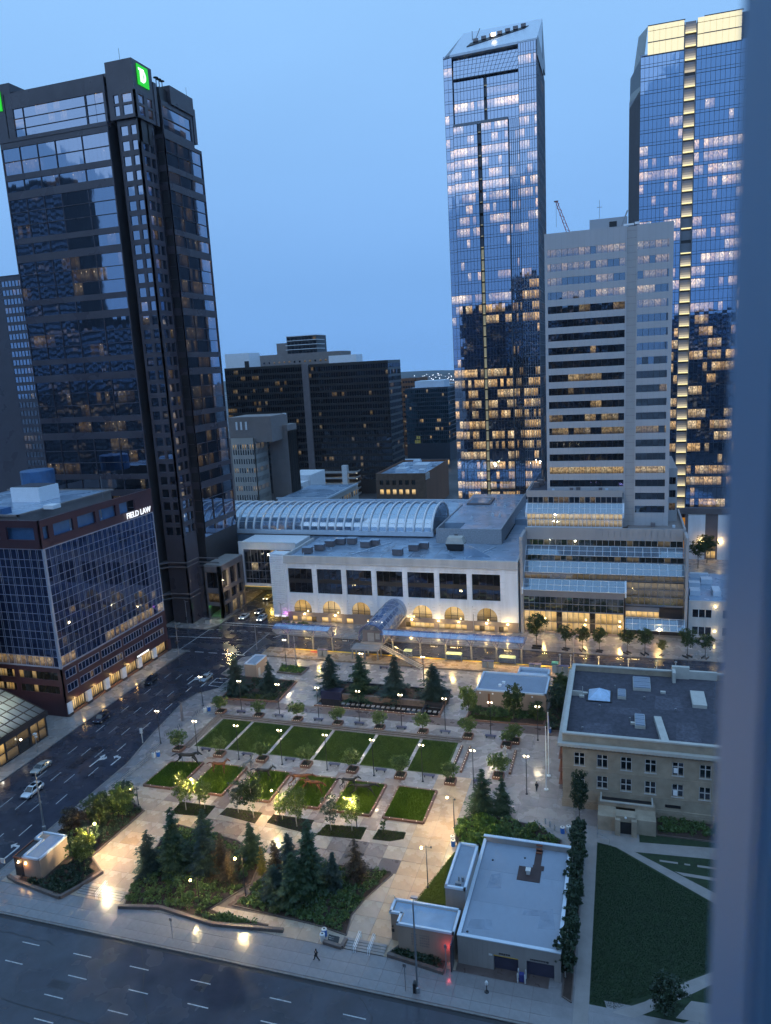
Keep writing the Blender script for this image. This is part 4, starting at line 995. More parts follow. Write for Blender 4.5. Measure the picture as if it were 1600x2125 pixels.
b = MB(); b.box(-121,226.2,12,-100.3,252,19.4); part('wall', b, M['concrete'], t); b = MB(); b.box(-100.2,228,0,-99,285,18); part('side', b, M['darkwall'], t)

# ---- terraced glass building
t = thing('terraced_block', 'terraced office block with stacked sloping glass roofs beside the limestone hall', 'building', (-5,208,0))
X0, X1 = -25.6, 16.3
def slope(name, xa, xb, y0, z0, y1, z1, nx, m=None, trim=True):
    w = (xb-xa)/nx
    for i in range(nx):
        for (f0, f1) in ((0,.5),(.5,1)):
            q = MB(); a = xa+i*w+.05; b_ = xa+(i+1)*w-.05
            ya, za, yb, zb_ = y0+(y1-y0)*f0, z0+(z1-z0)*f0, y0+(y1-y0)*f1, z0+(z1-z0)*f1
            k = ('sl', round(w,3), round(y1-y0,2), round(z1-z0,2))
            if k not in _pc:
                q = MB(); q.quad((0,0,.02),(w-.1,0,.02),(w-.1,(y1-y0)/2-.04,(z1-z0)/2-.02),(0,(y1-y0)/2-.04,(z1-z0)/2-.02)); _pc[k] = q.mesh('roof_pane', M['glassroof'])
            put('roof_pane', _pc[k], t, loc=(a,ya,za))
    q = MB()
    for i in range(nx+1):
        x = xa+i*w; q.hexa([(x-.05,y0,z0-.08),(x+.05,y0,z0-.08),(x+.05,y1,z1-.08),(x-.05,y1,z1-.08)], [(x-.05,y0,z0+.07),(x+.05,y0,z0+.07),(x+.05,y1,z1+.07),(x-.05,y1,z1+.07)])
    for f in (0,.5,1): y = y0+(y1-y0)*f; z = z0+(z1-z0)*f; q.box(xa,y-.05,z-.08,xb,y+.05,z+.06)
    part('roof_bars', q, M['coping'], t)
    if trim:
        for x in (xa-.45, xb): q = MB(); q.hexa([(x,y0-.2,z0-1.2),(x+.45,y0-.2,z0-1.2),(x+.45,y1,z1-1.2),(x,y1,z1-1.2)], [(x,y0-.2,z0+.25),(x+.45,y0-.2,z0+.25),(x+.45,y1,z1+.25),(x,y1,z1+.25)]); part('roof_cheek', q, M['coping'], t)
b = MB(); b.box(X0,210.5,0,X1,240,27.2); b.box(X0+.2,203.6,0,X1-.2,210.5,14); b.box(X0+.2,206.6,14,X1-.2,210.5,19); part('core', b, M['darkwall'], t)
slope('r', X0, 1.2, 199.2, 12.9, 202.2, 15.2, 13)
slope('r', X0, X1, 202.4, 17.1, 205.4, 19.5, 20)
slope('r', X0, X1, 205.6, 21.3, 208.6, 23.2, 20)
slope('r', 1.4, X1, 198.2, 3.2, 201.6, 5.4, 8, trim=False)
def wallrow(o, W_, n, rws, state, z0, z1, mw, bud, m='g_terr', t_=.25):
    cc = even(n, W_, .10); g_ = MB(); grid(g_, o, 0, cc, rws, W_, z0, z1, t_); part('wall', g_, mw, t); panes(t, o, 0, cc, rws, state, M[m], bud, .1)
wallrow((X0,199.4,0), 26.6, 18, [(7.1,9.0),(9.2,11.0)], lambda i, j: 0, 6.8, 12.9, M['greymul'], 36)
wallrow((X0,200.4,0), 26.6, 18, [(.7,3.4),(3.5,6.6)], lambda i, j: (.85 if i not in (6,12) else .0)*(1 if j else .7), 0, 6.8, M['taupe'], 36, 'g_shop')
wallrow((X0,202.5,0), 41.7, 26, [(15.3,16.8)], lambda i, j: .125, 15.0, 17.1, M['greymul'], 26)
wallrow((1.4,202.5,0), 14.7, 9, [(8.9,10.9),(11.0,13.0),(13.1,15.0)], lambda i, j: .125 if j < 2 else .25, 8.4, 15.2, M['greymul'], 27)
wallrow((1.4,201.6,0), 8.6, 6, [(5.6,7.2)], lambda i, j: .9, 5.4, 8.4, M['greymul'], 6, 'g_shop')
wallrow((X0,205.7,0), 41.7, 26, [(19.7,21.1)], lambda i, j: .125 if R.random() < .4 else 0, 19.4, 21.3, M['greymul'], 26)
wallrow((X0,208.7,0), 41.7, 26, [(23.4,25.0)], lambda i, j: .1 if R.random() < .2 else 0, 23.2, 27.7, M['terrace'], 22, 'g_terr')
b = MB()
for (xa, xb) in ((-24,-19.8),(-18.6,-15),(-14,-10.4),(-7.6,-5.4),(-4,-1.6),(-.4,2.0),(2.8,5.2),(6.0,8.6),(9.2,11.2)): b.box(xa,203.2,16.35,xb,203.4,16.75)
part('strip_lights', b, M['striplight'], t)
for (x, z) in ((-21,14.6),(-13,14.6),(-3,14.2),(8,13.9),(13,13.9)): lamp((x,203.0,z), 60, (1,.88,.6), .3)
for x in (-20,-9,0,10): lamp((x,198.2,3.6), 900, (1,.62,.20), .15); q = MB(); q.tube([(x,199.3,.13),(x,199.3,3.9),(x,198.4,4.0)], .05, 5); part('added_lamp_bracket', q, M['metal'], t); q = MB(); q.box(x-.2,198.0,3.75,x+.2,198.4,3.9); part('added_entrance_lamp', q, M['lampyellow'], t)  # lamps, brackets and heads added to warm the pavement here
b = MB(); b.box(X0-.9,199.6,0,X0-.1,209,27.7); part('end_wall', b, M['terrace'], t); b = MB(); b.box(X1,201.5,0,X1+.7,209,27.7); part('end_wall', b, M['terrace'], t)
b = MB(); b.box(X0-.4,208.7,25.9,X1+.4,209.2,28.4); b.box(X0-.4,209.2,27.2,X1+.4,212,27.6); b.box(X1,209,25,X1+.5,236,28.4); part('parapet', b, M['terrace'], t)
b = MB(); b.box(2.0,212,27.2,X1,236,27.75); part('roof', b, M['taupe'], t)
# conservatory storey and set-back storey
cc = even(22, 26.3, .1); g_ = MB(); grid(g_, (-25.8,212.2,0), 0, cc, [(28.0,29.9),(30.0,31.6)], 26.3, 27.6, 31.8, .2); part('conservatory_bars', g_, M['coping'], t)
panes(t, (-25.8,212.2,0), 0, cc, [(28.0,29.9),(30.0,31.6)], lambda i, j: .75 if j else .55, M['g_terr'], 44, .08)
slope('r', -25.8, .5, 212.2, 31.8, 214.4, 34.2, 18)
cc = even(18, 26.3, .12); g_ = MB(); grid(g_, (-25.8,214.6,0), 0, cc, [(34.4,36.1)], 26.3, 34, 38.0, .3); part('set_back_wall', g_, M['terrace'], t)
panes(t, (-25.8,214.6,0), 0, cc, [(34.4,36.1)], lambda i, j: .25 if R.random() < .4 else 0, M['g_grey'], 18, .15)
b = MB(); b.box(-25.8,215.0,27,.5,232,37.6); b.box(-26.2,214.6,36.2,-25.8,232,38); part('set_back_core', b, M['terrace'], t)
b = MB(); b.box(-25.4,215,37.6,.3,231.6,37.75); part('set_back_roof', b, M['gravel'], t)
for (x, y, w) in ((-24,222,1.6),(-23.2,226,1.8),(-13.5,216.4,1.0),(-11.6,216.4,1.2),(-5.5,216.2,1.0),(-3.8,216.4,.8),(-18.6,216.2,.7),(8.6,214.5,1.2),(9.4,216.5,.8),(14,214,.7)):
    b = MB(); b.box(x-w/2,y-w/2,27.75 if x > 2 else 37.7,x+w/2,y+w/2,(27.75 if x > 2 else 37.7)+w*.9); part('roof_unit', b, M['granite2'] if w > .9 else M['coping'], t)

# ---- grey office tower
GY = 216.0
t = thing('grey_tower', 'pale grey office tower with dark ribbon windows and a recessed vertical strip', 'building', (-4,230,0))
b = MB(); b.box(-19.9,GY+.5,20,12.1,250,107.6); part('core', b, M['darkwall'], t)
nf = 20; rws = [(31.4+k*3.72, 31.4+k*3.72+1.95) for k in range(nf)]
cL = [(.35,1.1)]+[(1.2+k*1.495, 1.2+k*1.495+1.41) for k in range(13)]
cR = [(.25+k*1.49, .25+k*1.49+1.41) for k in range(5)]+[(7.75,8.05)]
g_ = MB(); grid(g_, (-19.9,GY,0), 0, [(.35,20.6)], rws, 20.95, 26, 108.3, .35); grid(g_, (3.55,GY,0), 0, [(.25,8.05)], rws, 8.6, 26, 108.3, .35); part('spandrels', g_, M['greytower'], t)
b = MB(); b.box(1.05,GY+.22,26,3.55,GY+.49,108.1); part('recessed_strip', b, M['terrace'], t)
b = MB()
for k in range(44): b.box(1.05,GY+.20,27+k*1.86,3.55,GY+.22,27.05+k*1.86)
for i in range(14): b.box(-19.9+1.16+i*1.495-.008,GY-.006,26,-19.9+1.16+i*1.495+.008,GY,108.2)
for i in range(6): b.box(3.55+.2+i*1.49-.008,GY-.006,26,3.55+.2+i*1.49+.008,GY,108.2)
part('panel_joints', b, M['granite2'], t)
rr = random.Random(21); gl_ = []
for k in range(nf):
    p = {1:.0,2:.0,3:1.,4:.0,5:.05,6:.65,7:.75,8:.25,9:.25,10:.4,11:.05,12:.05,13:.1,14:.05,15:.3,16:.6,17:.35,18:.75,19:.8}.get(k, .1)
    gl_.append(runs(20, p, 4, rr, .35, .95) if k != 3 else [1.0]*20)
panes(t, (-19.9,GY,0), 0, cL, rws, lambda i, j: gl_[j][i], M['g_grey'], 190, .22); panes(t, (3.55,GY,0), 0, cR, rws, lambda i, j: gl_[j][13+i], M['g_grey'], 110, .22)
b = MB(); b.box(12.15,GY,26,12.6,250,108.3); b.box(-20.3,GY,26,-19.9,250,108.3); part('end_walls', b, M['greytower'], t)
b = MB(); b.box(-19.9,GY+.4,107.6,12.1,250,107.9); part('roof', b, M['gravel'], t)
b = MB(); b.box(-8.9,228,107.9,1.2,238,112.6); part('penthouse', b, M['greytower'], t)
b = MB(); b.box(-3.6,227.9,110.2,-1.6,228.0,111.6); part('louvre', b, M['black'], t)
b = MB(); b.tube([(-6.3,230,112.6),(-6.3,230,118)], .06); b.box(-7,229.9,116,-5.6,230.1,116.1); part('mast', b, M['metal'], t)
b = MB(); b.hexa([(-1.2,226,108),(-.8,226,108),(-.8,226.3,108),(-1.2,226.3,108)], [(1.0,226,113.8),(1.4,226,113.8),(1.4,226.3,113.8),(1.0,226.3,113.8)]); part('strut', b, M['metal'], t)
b = MB(); b.cbox(1.5,GY+.8,108.6,2.6,.9,.5); b.cbox(3.6,GY+.8,108.8,1.2,1.0,.6); b.cbox(6.4,GY+.8,108.5,.9,.7,.4); part('cleaning_cradle', b, M['white'], t)
cc = [(.5,2.2)]; g_ = MB(); grid(g_, (12.6,222,0), 0, [(.5,2.2)], [(31+k*3.72,33+k*3.72) for k in range(3)], 2.6, 20, 43, .3); part('low_wing', g_, M['terrace'], t)
panes(t, (12.6,222,0), 0, [(.5,1.3),(1.35,2.2)], [(31+k*3.72,33+k*3.72) for k in range(3)], lambda i, j: .3 if j == 0 else 0, M['g_dark'], 6, .15)
b = MB(); b.box(12.7,222.3,20,15.2,250,42.8); part('low_wing_core', b, M['terrace'], t)

# ---- small pale building at the right
t = thing('pale_low_building', 'small pale two-storey building with wall lights beside the terraced block', 'building', (22,204,0))
b = MB(); b.box(17.6,203.3,0,40,232,9.6); part('core', b, M['darkwall'], t)
cc = [(1.0,2.4),(2.6,4.0),(4.2,5.6),(8.4,9.8),(10,11.4),(11.6,13)]
g_ = MB(); grid(g_, (17.4,203,0), 0, cc, [(1.0,3.2),(5.8,8.0)], 22.6, 0, 10.4, .35); part('wall', g_, M['limestone2'], t); panes(t, (17.4,203,0), 0, cc, [(1.0,3.2),(5.8,8.0)], lambda i, j: 0, M['g_dark'], 12, .22)
b = MB(); b.box(17.8,203.4,9.6,39.6,231.6,9.8); part('roof', b, M['membraned'], t)
for (x, y, w, d) in ((19.5,211,2.6,3.4),(20,218,3.0,2.4),(23.5,222,3,3),(25,212,2,5),(22,227,5,1.2)):
    b = MB(); b.box(x-w/2,y-d/2,9.8,x+w/2,y+d/2,11.2); part('air_unit', b, M['coping'], t)
for z in (9.0, 2.2): b = MB(); b.lathe([(.06,z-.2),(.2,z),(.06,z+.2)], 8, (23.9,202.8)); part('wall_light', b, M['lampyellow'], t); lamp((23.9,202.2,z), 45, (1,.70,.28), .15)

# ---- blue glass tower with a slanted white top
t = thing('slanted_tower', 'tall blue glass tower with a slanted white roof and many lit floors', 'building', (-46,305,0))
FY = 293.0; A0, A1 = -63.1, -29.4
nf = 42; fz = [16+k*4.02 for k in range(nf)]
def band(z0): return (z0+.95, z0+3.85)
b = MB(); b.box(A0+.3,FY+1.6,0,A1-.3,323,161); b.hexa([(A0+.3,FY+3.4,161),(A1-.3,FY+1.6,161),(A1-.3,323,161),(A0+.3,323,161)], [(A0+.3,FY+4.6,184),(A1-.3,FY+4.6,184),(A1-.3,323,184),(A0+.3,323,184)]); part('core', b, M['darkwall'], t)
rr = random.Random(77)
def p_on(k):
    f = k/nf
    if k in (40,): return .8
    if k > 36: return .06
    if k > 25: return (.75,.8,.7,.65,.3,.75)[k%6]
    if k > 20: return (.06,.3,.15)[k%3]
    if k in (14,15,16,17): return .08
    return (.85,.75,.9,.55,.85)[k%5]
def litgrid(n, ks, L_=4, hi=1.0): return [runs(n, p_on(k), L_, rr, .35, hi) for k in ks]
def tower_face(o, rot, W_, n, ks, m, mul, bud, gap=.10, litf=None, off=.08, z_sp=True):
    cc = even(n, W_, gap); rows = []
    for k in ks: rows += [(fz[k]+.05, fz[k]+.9), (fz[k]+1.0, fz[k]+3.93)]
    L_ = litf or litgrid(n, ks)
    g_ = MB(); grid(g_, o, rot, cc, rows, W_, fz[ks[0]], fz[ks[-1]]+4.0, .14); part('curtain_frame', g_, mul, t)
    lo = 0
    return panes(t, o, rot, cc, rows, lambda i, j: 0 if j%2 == 0 else L_[j//2][i], m, bud, off)
low = list(range(0, 36)); allk = list(range(nf))
tower_face((A0,FY,0), 0, 3.2, 2, allk, M['g_a'], M['greymul'], 40)
tower_face((-59.9,FY-1.4,0), 0, 8.9, 7, low, M['g_a'], M['darkmul'], 120); tower_face((-49.6,FY-1.4,0), 0, 9.8, 8, low, M['g_a'], M['darkmul'], 140)
b = MB(); b.box(-60.0,FY-1.3,16,-59.8,FY,161); b.box(-39.9,FY-1.3,16,-39.7,FY,161); b.box(-59.8,FY-1.45,160.2,-39.8,FY+1,161.2); part('bay_returns', b, M['greymul'], t)
tower_face((-39.7,FY,0), 0, 3.8, 5, low, M['g_a'], M['darkmul'], 0, .18, [runs(5,p_on(k)*.5,3,rr,.2,.6) for k in low]); tower_face((-35.9,FY-.6,0), 0, 6.4, 7, allk, M['g_a'], M['greymul'], 0, .16)
b = MB(); b.box(-35.95,FY-.6,16,-35.8,FY+.3,161); part('fin', b, M['darkmul'], t)
# folded upper part of the front
up = list(range(36, 40)); tower_face((-59.8,FY+1.2,0), 0, 11.2, 9, up, M['g_a'], M['darkmul'], 0, .1, [[.0]*9, [.9,.8,1.,.9,.3,.6,.0,.2,.4], [.0]*9, [.0]*9]); tower_face((-47.7,FY+1.2,0), 0, 11.6, 9, up, M['g_a'], M['darkmul'], 0, .1, [[.0]*9, [.3,.2,.6,.7,.9,.8,.9,1.,.9], [.1]*9, [.0]*9])
q = MB(); fs_ = [0,.25,.5,.75,1]
xl0, xl1, xr0, xr1 = -59.9, -60.2, -36.0, -31.6
vs = []; fsx = []; Lx = []; Qx = []; Ux = []
nx, nz = 18, 5
for j in range(nz):
    for i in range(nx):
        def pt(u, v):
            za = 176.8+7.4*v; ya = FY+1.0+.5*v; xa = xl0+(xl1-xl0)*v; xb = xr0+(xr1-xr0)*v; return (xa+(xb-xa)*u, ya, za)
        e = .05/nx; k = len(vs); vs += [pt(i/nx+e, j/nz+.012), pt((i+1)/nx-e, j/nz+.012), pt((i+1)/nx-e, (j+1)/nz-.004), pt(i/nx+e, (j+1)/nz-.004)]
        fsx.append((k,k+1,k+2,k+3)); Lx.append(0); Qx.append(R.random()); Ux += [(0,0),(1,0),(1,1),(0,1)]
me = bpy.data.meshes.new('folded_panes'); me.from_pydata(vs, [], fsx); me.materials.append(M['g_a']); attrs(me, Lx, Qx, Ux); tag(put('folded_panes', me, t), kind='stuff')
q = MB(); q.hexa([(-60,FY+1.15,176.6),(-35.9,FY+1.15,176.6),(-35.9,FY+2,176.6),(-60,FY+2,176.6)], [(-60.3,FY+1.65,184.2),(-31.5,FY+1.65,184.2),(-31.5,FY+3,184.2),(-60.3,FY+3,184.2)]); part('folded_backing', q, M['darkmul'], t)
q = MB(); q.add([(-36.1,FY+1.0,161),(-35.9,FY-.6,161),(-31.4,FY-.6,184.4),(-31.6,FY+1.5,184.4)], [(0,1,2,3)]); q.add([(-36.1,FY+1.0,161),(-31.6,FY+1.5,184.4),(-36.0,FY+1.2,176.6)], [(0,1,2)]); part('slanting_cheek', q, M['darkmul'], t)
b = MB(); b.box(-59.8,FY-.1,176.55,-36,FY+1.3,176.85); part('fold_ledge', b, M['darkmul'], t)
# lit vertical slot
for k in range(nf-2):
    x, y = ((-50.7,FY-1.35) if k < 36 else (-48.4,FY+1.1)); q = MB(); q.box(x,y,fz[k]+.9,x+.9,y+.1,fz[k]+3.9); part('slot_panel', q, M['slotdim'] if k < 25 else M['darkmul'], t)
    if k % 2 or k < 28: q = MB(); q.box(x,y-.05,fz[k]+.5,x+.9,y+.12,fz[k]+.85); part('slot_trough', q, M['slotdim' if k > 25 else 'slot'], t)
# east side
tower_face((A1,FY-.6,0), PI/2, 30, 20, allk[:41], M['g_a'], M['greymul'], 0, .22, [runs(20,p_on(k)*.35,3,rr,.1,.4) for k in allk[:41]])
# slanted white top with a slot for the cleaning cradle
q = MB(); q.hexa([(-60.6,FY-.3,184.2),(A1,FY-.3,184.8),(A1,313,183),(-59.2,313,183)], [(-60.6,FY-.3,185.0),(A1+.2,FY-.3,185.6),(A1+.2,313,199.2),(-59.0,313,199.2)]); part('slanted_roof', q, M['coping'], t)
def rf_(u, v, h=0.): return (-60.6+(31.2)*u+1.4*v*(1-u), FY-.3+20.3*v, 185.3+14*v+h)
q = MB(); q.hexa([rf_(.17,.22,-.2),rf_(.82,.62,-.2),rf_(.86,.74,-.2),rf_(.2,.38,-.2)], [rf_(.17,.22,.15),rf_(.82,.62,.15),rf_(.86,.74,.15),rf_(.2,.38,.15)]); part('roof_slot', q, M['black'], t)
q = MB()
for k in range(7): p = Vector(rf_(.26+.09*k,.36+.055*k,.2)); q.box(p.x-.9,p.y-.4,p.z,p.x+.9,p.y+.4,p.z+1.1)
q.tube([rf_(.2,.5,.2),rf_(.18,.62,2.4)], .15); q.tube([rf_(.24,.5,.2),rf_(.27,.66,2.6)], .15); part('cleaning_cradle', q, M['granite2'], t)
p = Vector(rf_(.47,.42,1.0)); q = MB(); q.cbox(p.x,p.y-.7,p.z,1.6,.3,1.0); part('cradle_light', q, M['lampwhite'], t)
q = MB(); q.hexa([(A1-.2,313,183),(A1+.2,313,183),(A1+.2,323,183),(A1-.2,323,183)], [(A1-.2,313,199),(A1+.2,313,199),(A1+.2,323,186),(A1-.2,323,186)]); part('top_cheek', q, M['greymul'], t); q = MB(); q.hexa([(A0,FY,183.8),(-60.6,FY-.3,184.2),(-59,313,183),(A0,313,183)], [(A0,FY,184.2),(-60.6,FY-.3,185),(-59,313,199),(A0,313,185)]); part('top_cheek', q, M['greymul'], t); q = MB(); q.prism([(A1,FY-.6),(A1+.3,FY-.6),(A1+.3,313),(A1,313)],180,185); part('top_cheek', q, M['greymul'], t)
q = MB(); q.add([(A1+.05,FY-.6,180.5),(A1+.05,313,180.5),(A1+.05,313,199),(A1+.05,FY-.6,185)], [(0,1,2,3)]); part('side_gable', q, M['greymul'], t)

# ---- blue glass tower with a lit crown
t = thing('crown_tower', 'blue glass tower with a glowing cream crown and a lit vertical slot', 'building', (22,300,0))
SLOT = [emit('lit_slot_%d' % k, (1,.82,.48), e, (.16,.19,.25)) for k, e in enumerate((.60,.26,.11,.04))]; BY = 285.0; nfb = 38; fz = [18.5+k*4.03 for k in range(nfb)]  # upward fade of the slot light is put into stepped emission bands
b = MB(); b.prism([(5.4,BY+.4),(18.6,BY+.4),(18.6,BY+1.2),(22.5,BY+1.2),(22.5,BY+.4),(46,BY+.4),(46,318),(2.2,318),(2.2,304)], 0, 171); b.box(8,BY+.4,171,18.7,318,179.4); b.box(22.5,BY+.4,171,40,318,179.4); b.box(18.7,BY+1.6,171,22.5,318,178); part('core', b, M['darkwall'], t)
def p_on(k):
    if k > 33: return .0
    if k in (27,28,29,30): return .8
    if k > 24: return (.12,.5,.15)[k%3]
    if k > 14: return (.35,.7,.1,.85)[k%4]
    return (.85,.3,.75,.85,.12)[k%5]
tower_face((5.2,BY,0), 0, 13.5, 10, list(range(nfb)), M['g_b'], M['darkmul'], 150); tower_face((22.4,BY,0), 0, 22, 15, list(range(nfb)), M['g_b'], M['darkmul'], 150)
for k in range(nfb+2):
    z = 18.5+k*4.03; q = MB()
    for m_ in range(4): q.cur = m_; q.box(18.9,BY+.9,z+.88+m_*.75,22.2,BY+1.0,z+.88+m_*.75+.748)
    part('slot_panel', q, SLOT if k not in (22,23,24) else M['greymul'], t)
    if k not in (23,36): q = MB(); q.box(18.9,BY+.7,z+.5,22.2,BY+1.0,z+.85); part('slot_trough', q, M['slotb'], t)
q = MB(); q.box(18.65,BY,10,18.9,BY+1.5,178.5); q.box(22.2,BY,10,22.45,BY+1.5,178.5); part('slot_cheeks', q, M['greymul'], t)
for (xa, n) in ((7.4,6),(22.6,7)):
    for i in range(n):
        for (z0, z1) in ((171.3,174.9),(175.2,178.3),(178.5,179.9)): q = MB(); q.box(xa+i*1.86,BY-.05,z0,xa+i*1.86+1.8,BY+.1,z1); part('crown_panel', q, M['crown'], t)
q = MB()
for (xa, xb) in ((5.4,18.8),(22.5,36)): q.box(xa,BY-.12,171.0,xb,BY+.2,171.3); q.box(xa+2,BY-.1,174.9,xb,BY+.15,175.2); q.box(xa+2,BY-.1,179.9,xb,BY+.2,180.2)
part('crown_rails', q, M['darkmul'], t)
q = MB(); q.add([(5.2,BY,10),(1.9,304,10),(1.9,304,163),(5.2,BY,160)], [(3,2,1,0)]); part('west_face', q, M['granite2'], t)
q = MB(); q.add([(5.2,BY,160),(1.9,304,163),(4.8,304,184),(7.4,BY,180)], [(3,2,1,0)]); part('west_chamfer', q, mat('dim_crown_glass', (.25,.24,.20), .4), t)
q = MB()
for k in range(12): f = (k+.5)/12; x, y = 5.2-3.3*f, BY+19*f; q.box(x-.12,y-.1,10,x+.02,y+.1,161)
part('west_fins', q, M['black'], t)
# lit street base glimpsed to the right
b = MB(); b.box(17.4,BY-.6,0,22.4,BY+.2,15.4); part('timber_hall', b, emit('amber_hall', (1,.38,.03), .38), t)
b = MB(); b.box(23.4,BY-1.0,0,29.2,BY,16.8); b.box(33.4,BY-1.0,0,44,BY,16.8); part('stone_panels', b, M['limestone'], t)
b = MB(); b.box(16.6,BY-1.2,17,46,BY+.2,19.2); b.box(22.4,BY-1.2,0,23.4,BY+.2,17); b.box(29.2,BY-.6,0,33.4,BY-.2,17); part('canopy', b, M['granite2'], t)
panes(t, (29.6,BY-.7,0), 0, [(.2,1.6),(1.8,3.2)], [(.5,3.2),(3.4,5.8)], lambda i, j: .8 if j == 0 else .1, M['g_shop'], 4, 0)
for x in (28.2, 34.4):
    b = MB(); b.lathe([(.1,6.2),(.5,6.8),(.5,7.1),(.1,7.3)], 8, (x,BY-1.4)); part('wall_light', b, M['lampyellow'], t); lamp((x,BY-2.0,7.0), 260, (1,.55,.18), .3)
# ================================================================ FARTHER BUILDINGS
def simple(name, label, x0, x1, y0, y1, h, nc, nf, wm, gm, p, seed, L_=3, win=.62, gap=.3, bud=120, z0=3, hi=.9, roofm='gravel', east=True, cat='building', ne=None, base_dark=True):
    t = thing(name, label, cat, ((x0+x1)/2,(y0+y1)/2,0)); rr = random.Random(seed)
    b = MB(); b.box(x0+.25,y0+.35,0,x1-.35,y1,h-.4); part('core', b, M['darkwall'], t)
    fh = (h-z0-1)/nf; rws = [(z0+k*fh+fh*(1-win)*.5, z0+k*fh+fh*(1+win)*.5) for k in range(nf)]
    cc = even(nc, x1-x0, gap); g_ = MB(); grid(g_, (x0,y0,0), 0, cc, rws, x1-x0, 0, h, .3)
    L1 = [runs(nc, p, L_, rr, .3, hi) for _ in rws]; panes(t, (x0,y0,0), 0, cc, rws, lambda i, j: L1[j][i], gm, bud, .16)
    if east:
        ne = ne or max(2, int(nc*(y1-y0)/(x1-x0))); ce = even(ne, y1-y0, gap); grid(g_, (x1,y0,0), PI/2, ce, rws, y1-y0, 0, h, .3)
        L2 = [runs(ne, p, L_, rr, .3, hi) for _ in rws]; panes(t, (x1,y0,0), PI/2, ce, rws, lambda i, j: L2[j][i], gm, max(0, 200-nc*nf) if bud else 0, .16)
    part('wall', g_, wm, t); b = MB(); b.box(x0+.3,y0+.3,h-.4,x1-.3,y1-.3,h-.25); part('roof', b, M[roofm], t)
    return t
# black glass slab
brn = mat('bronze_spandrel', (.030,.026,.026), .35, var=.2, scale=.2)
t = simple('black_glass_slab', 'broad black glass office slab behind the beige block, few windows lit', -236, -183.6, 420, 450, 79, 34, 18, brn, M['g_dark'], .10, 31, 2, .66, .12, 160, 8, .6, east=False)
t2 = simple('black_glass_slab', 'black glass slab wing right of the pale vertical rib, few windows lit', -179.4, -129.4, 420, 446, 78.6, 32, 18, brn, M['g_dark'], .06, 32, 2, .66, .12, 160, 8, .6, east=True, ne=8)
b = MB(); b.box(-183.6,419.4,0,-179.4,440,78.8); part('vertical_rib', b, M['granite2'], t)
b = MB(); b.box(-246,440,70,-228.5,455,88.2); part('penthouse', b, M['white'], t); b = MB(); b.box(-232,439.7,79,-229,439.95,83); part('louvre', b, M['black'], t)
b = MB(); b.box(-173,438,78.6,-155,450,83.2); part('penthouse', b, M['white'], t2)
t = thing('brown_slab', 'brown slab block rising just above the black glass roof', 'building', (-195,470,0))
b = MB(); b.box(-240,470,0,-177,490,86.6); part('wall', b, M['taupe'], t); panes(t, (-240,469.9,0), 0, even(16,63,2.6), [(80.6,81.8)], lambda i, j: .5 if R.random() < .3 else 0, M['g_dark'], 16, 0)
t = simple('balcony_tower', 'small apartment tower top with balconies on the skyline', -238, -214, 520, 540, 100.5, 8, 30, M['darkwall'], M['g_grey'], .12, 33, 2, .7, .5, 0, 3, .8, east=False)
b = MB()
for k in range(6): b.box(-238.6,518.6,84+k*3.2,-212.6,520,84.35+k*3.2); b.box(-214,520,84+k*3.2,-212.4,532,84.35+k*3.2)
part('balconies', b, M['white'], t); b = MB(); b.box(-247,521,60,-238.2,535,95.8); part('side_block', b, M['taupe'], t)
# beige block with blank stair tower
t = thing('beige_block', 'beige office block with small square windows and a blank stair tower', 'building', (-150,300,0))
b = MB(); b.box(-163,290.4,0,-152.1,303,46); part('core', b, M['darkwall'], t)
rws = [(20.6+k*4.0, 22.8+k*4.0) for k in range(7)]; rws[-1] = (43.0,45.2)
cc = even(9, 11.2, .55); ce = even(9, 12, .6)
g_ = MB(); grid(g_, (-163,290,0), 0, cc, rws, 11.2, 0, 48, .35); grid(g_, (-151.8,290,0), PI/2, ce, rws, 12.4, 0, 48, .35); part('wall', g_, M['beige'], t)
st8 = lambda i, j: (.7 if R.random() < .7 else 0) if j in (6,) else (.45 if (j in (1,3) and R.random() < .6) else .05)
panes(t, (-163,290,0), 0, cc, rws, st8, M['g_grey'], 70, .2); panes(t, (-151.8,290,0), PI/2, ce, rws, st8, M['g_grey'], 70, .2)
b = MB(); b.box(-164,291,46,-143.5,308,57); b.box(-168,290,20,-163,308,48); part('plant_storey', b, M['taupe'], t)
b = MB(); b.box(-150.4,301.8,0,-141.2,312,52.2); part('stair_tower', b, M['taupe'], t)
g_ = MB(); grid(g_, (-141.2,302,0), PI/2, even(3,10,2.2), rws, 10, 0, 49.5, .3); part('rear_wall', g_, M['beige'], t)
b = MB(); b.lathe([(.5,52),(.5,56.6),(.8,56.6),(.8,57.2)], 8, (-144,306)); part('flue', b, M['white'], t)
for x in (-160,-157.8,-155.4): b = MB(); b.box(x-.35,290.6,51.5,x+.35,290.98,55); part('antenna', b, M['white'], t)
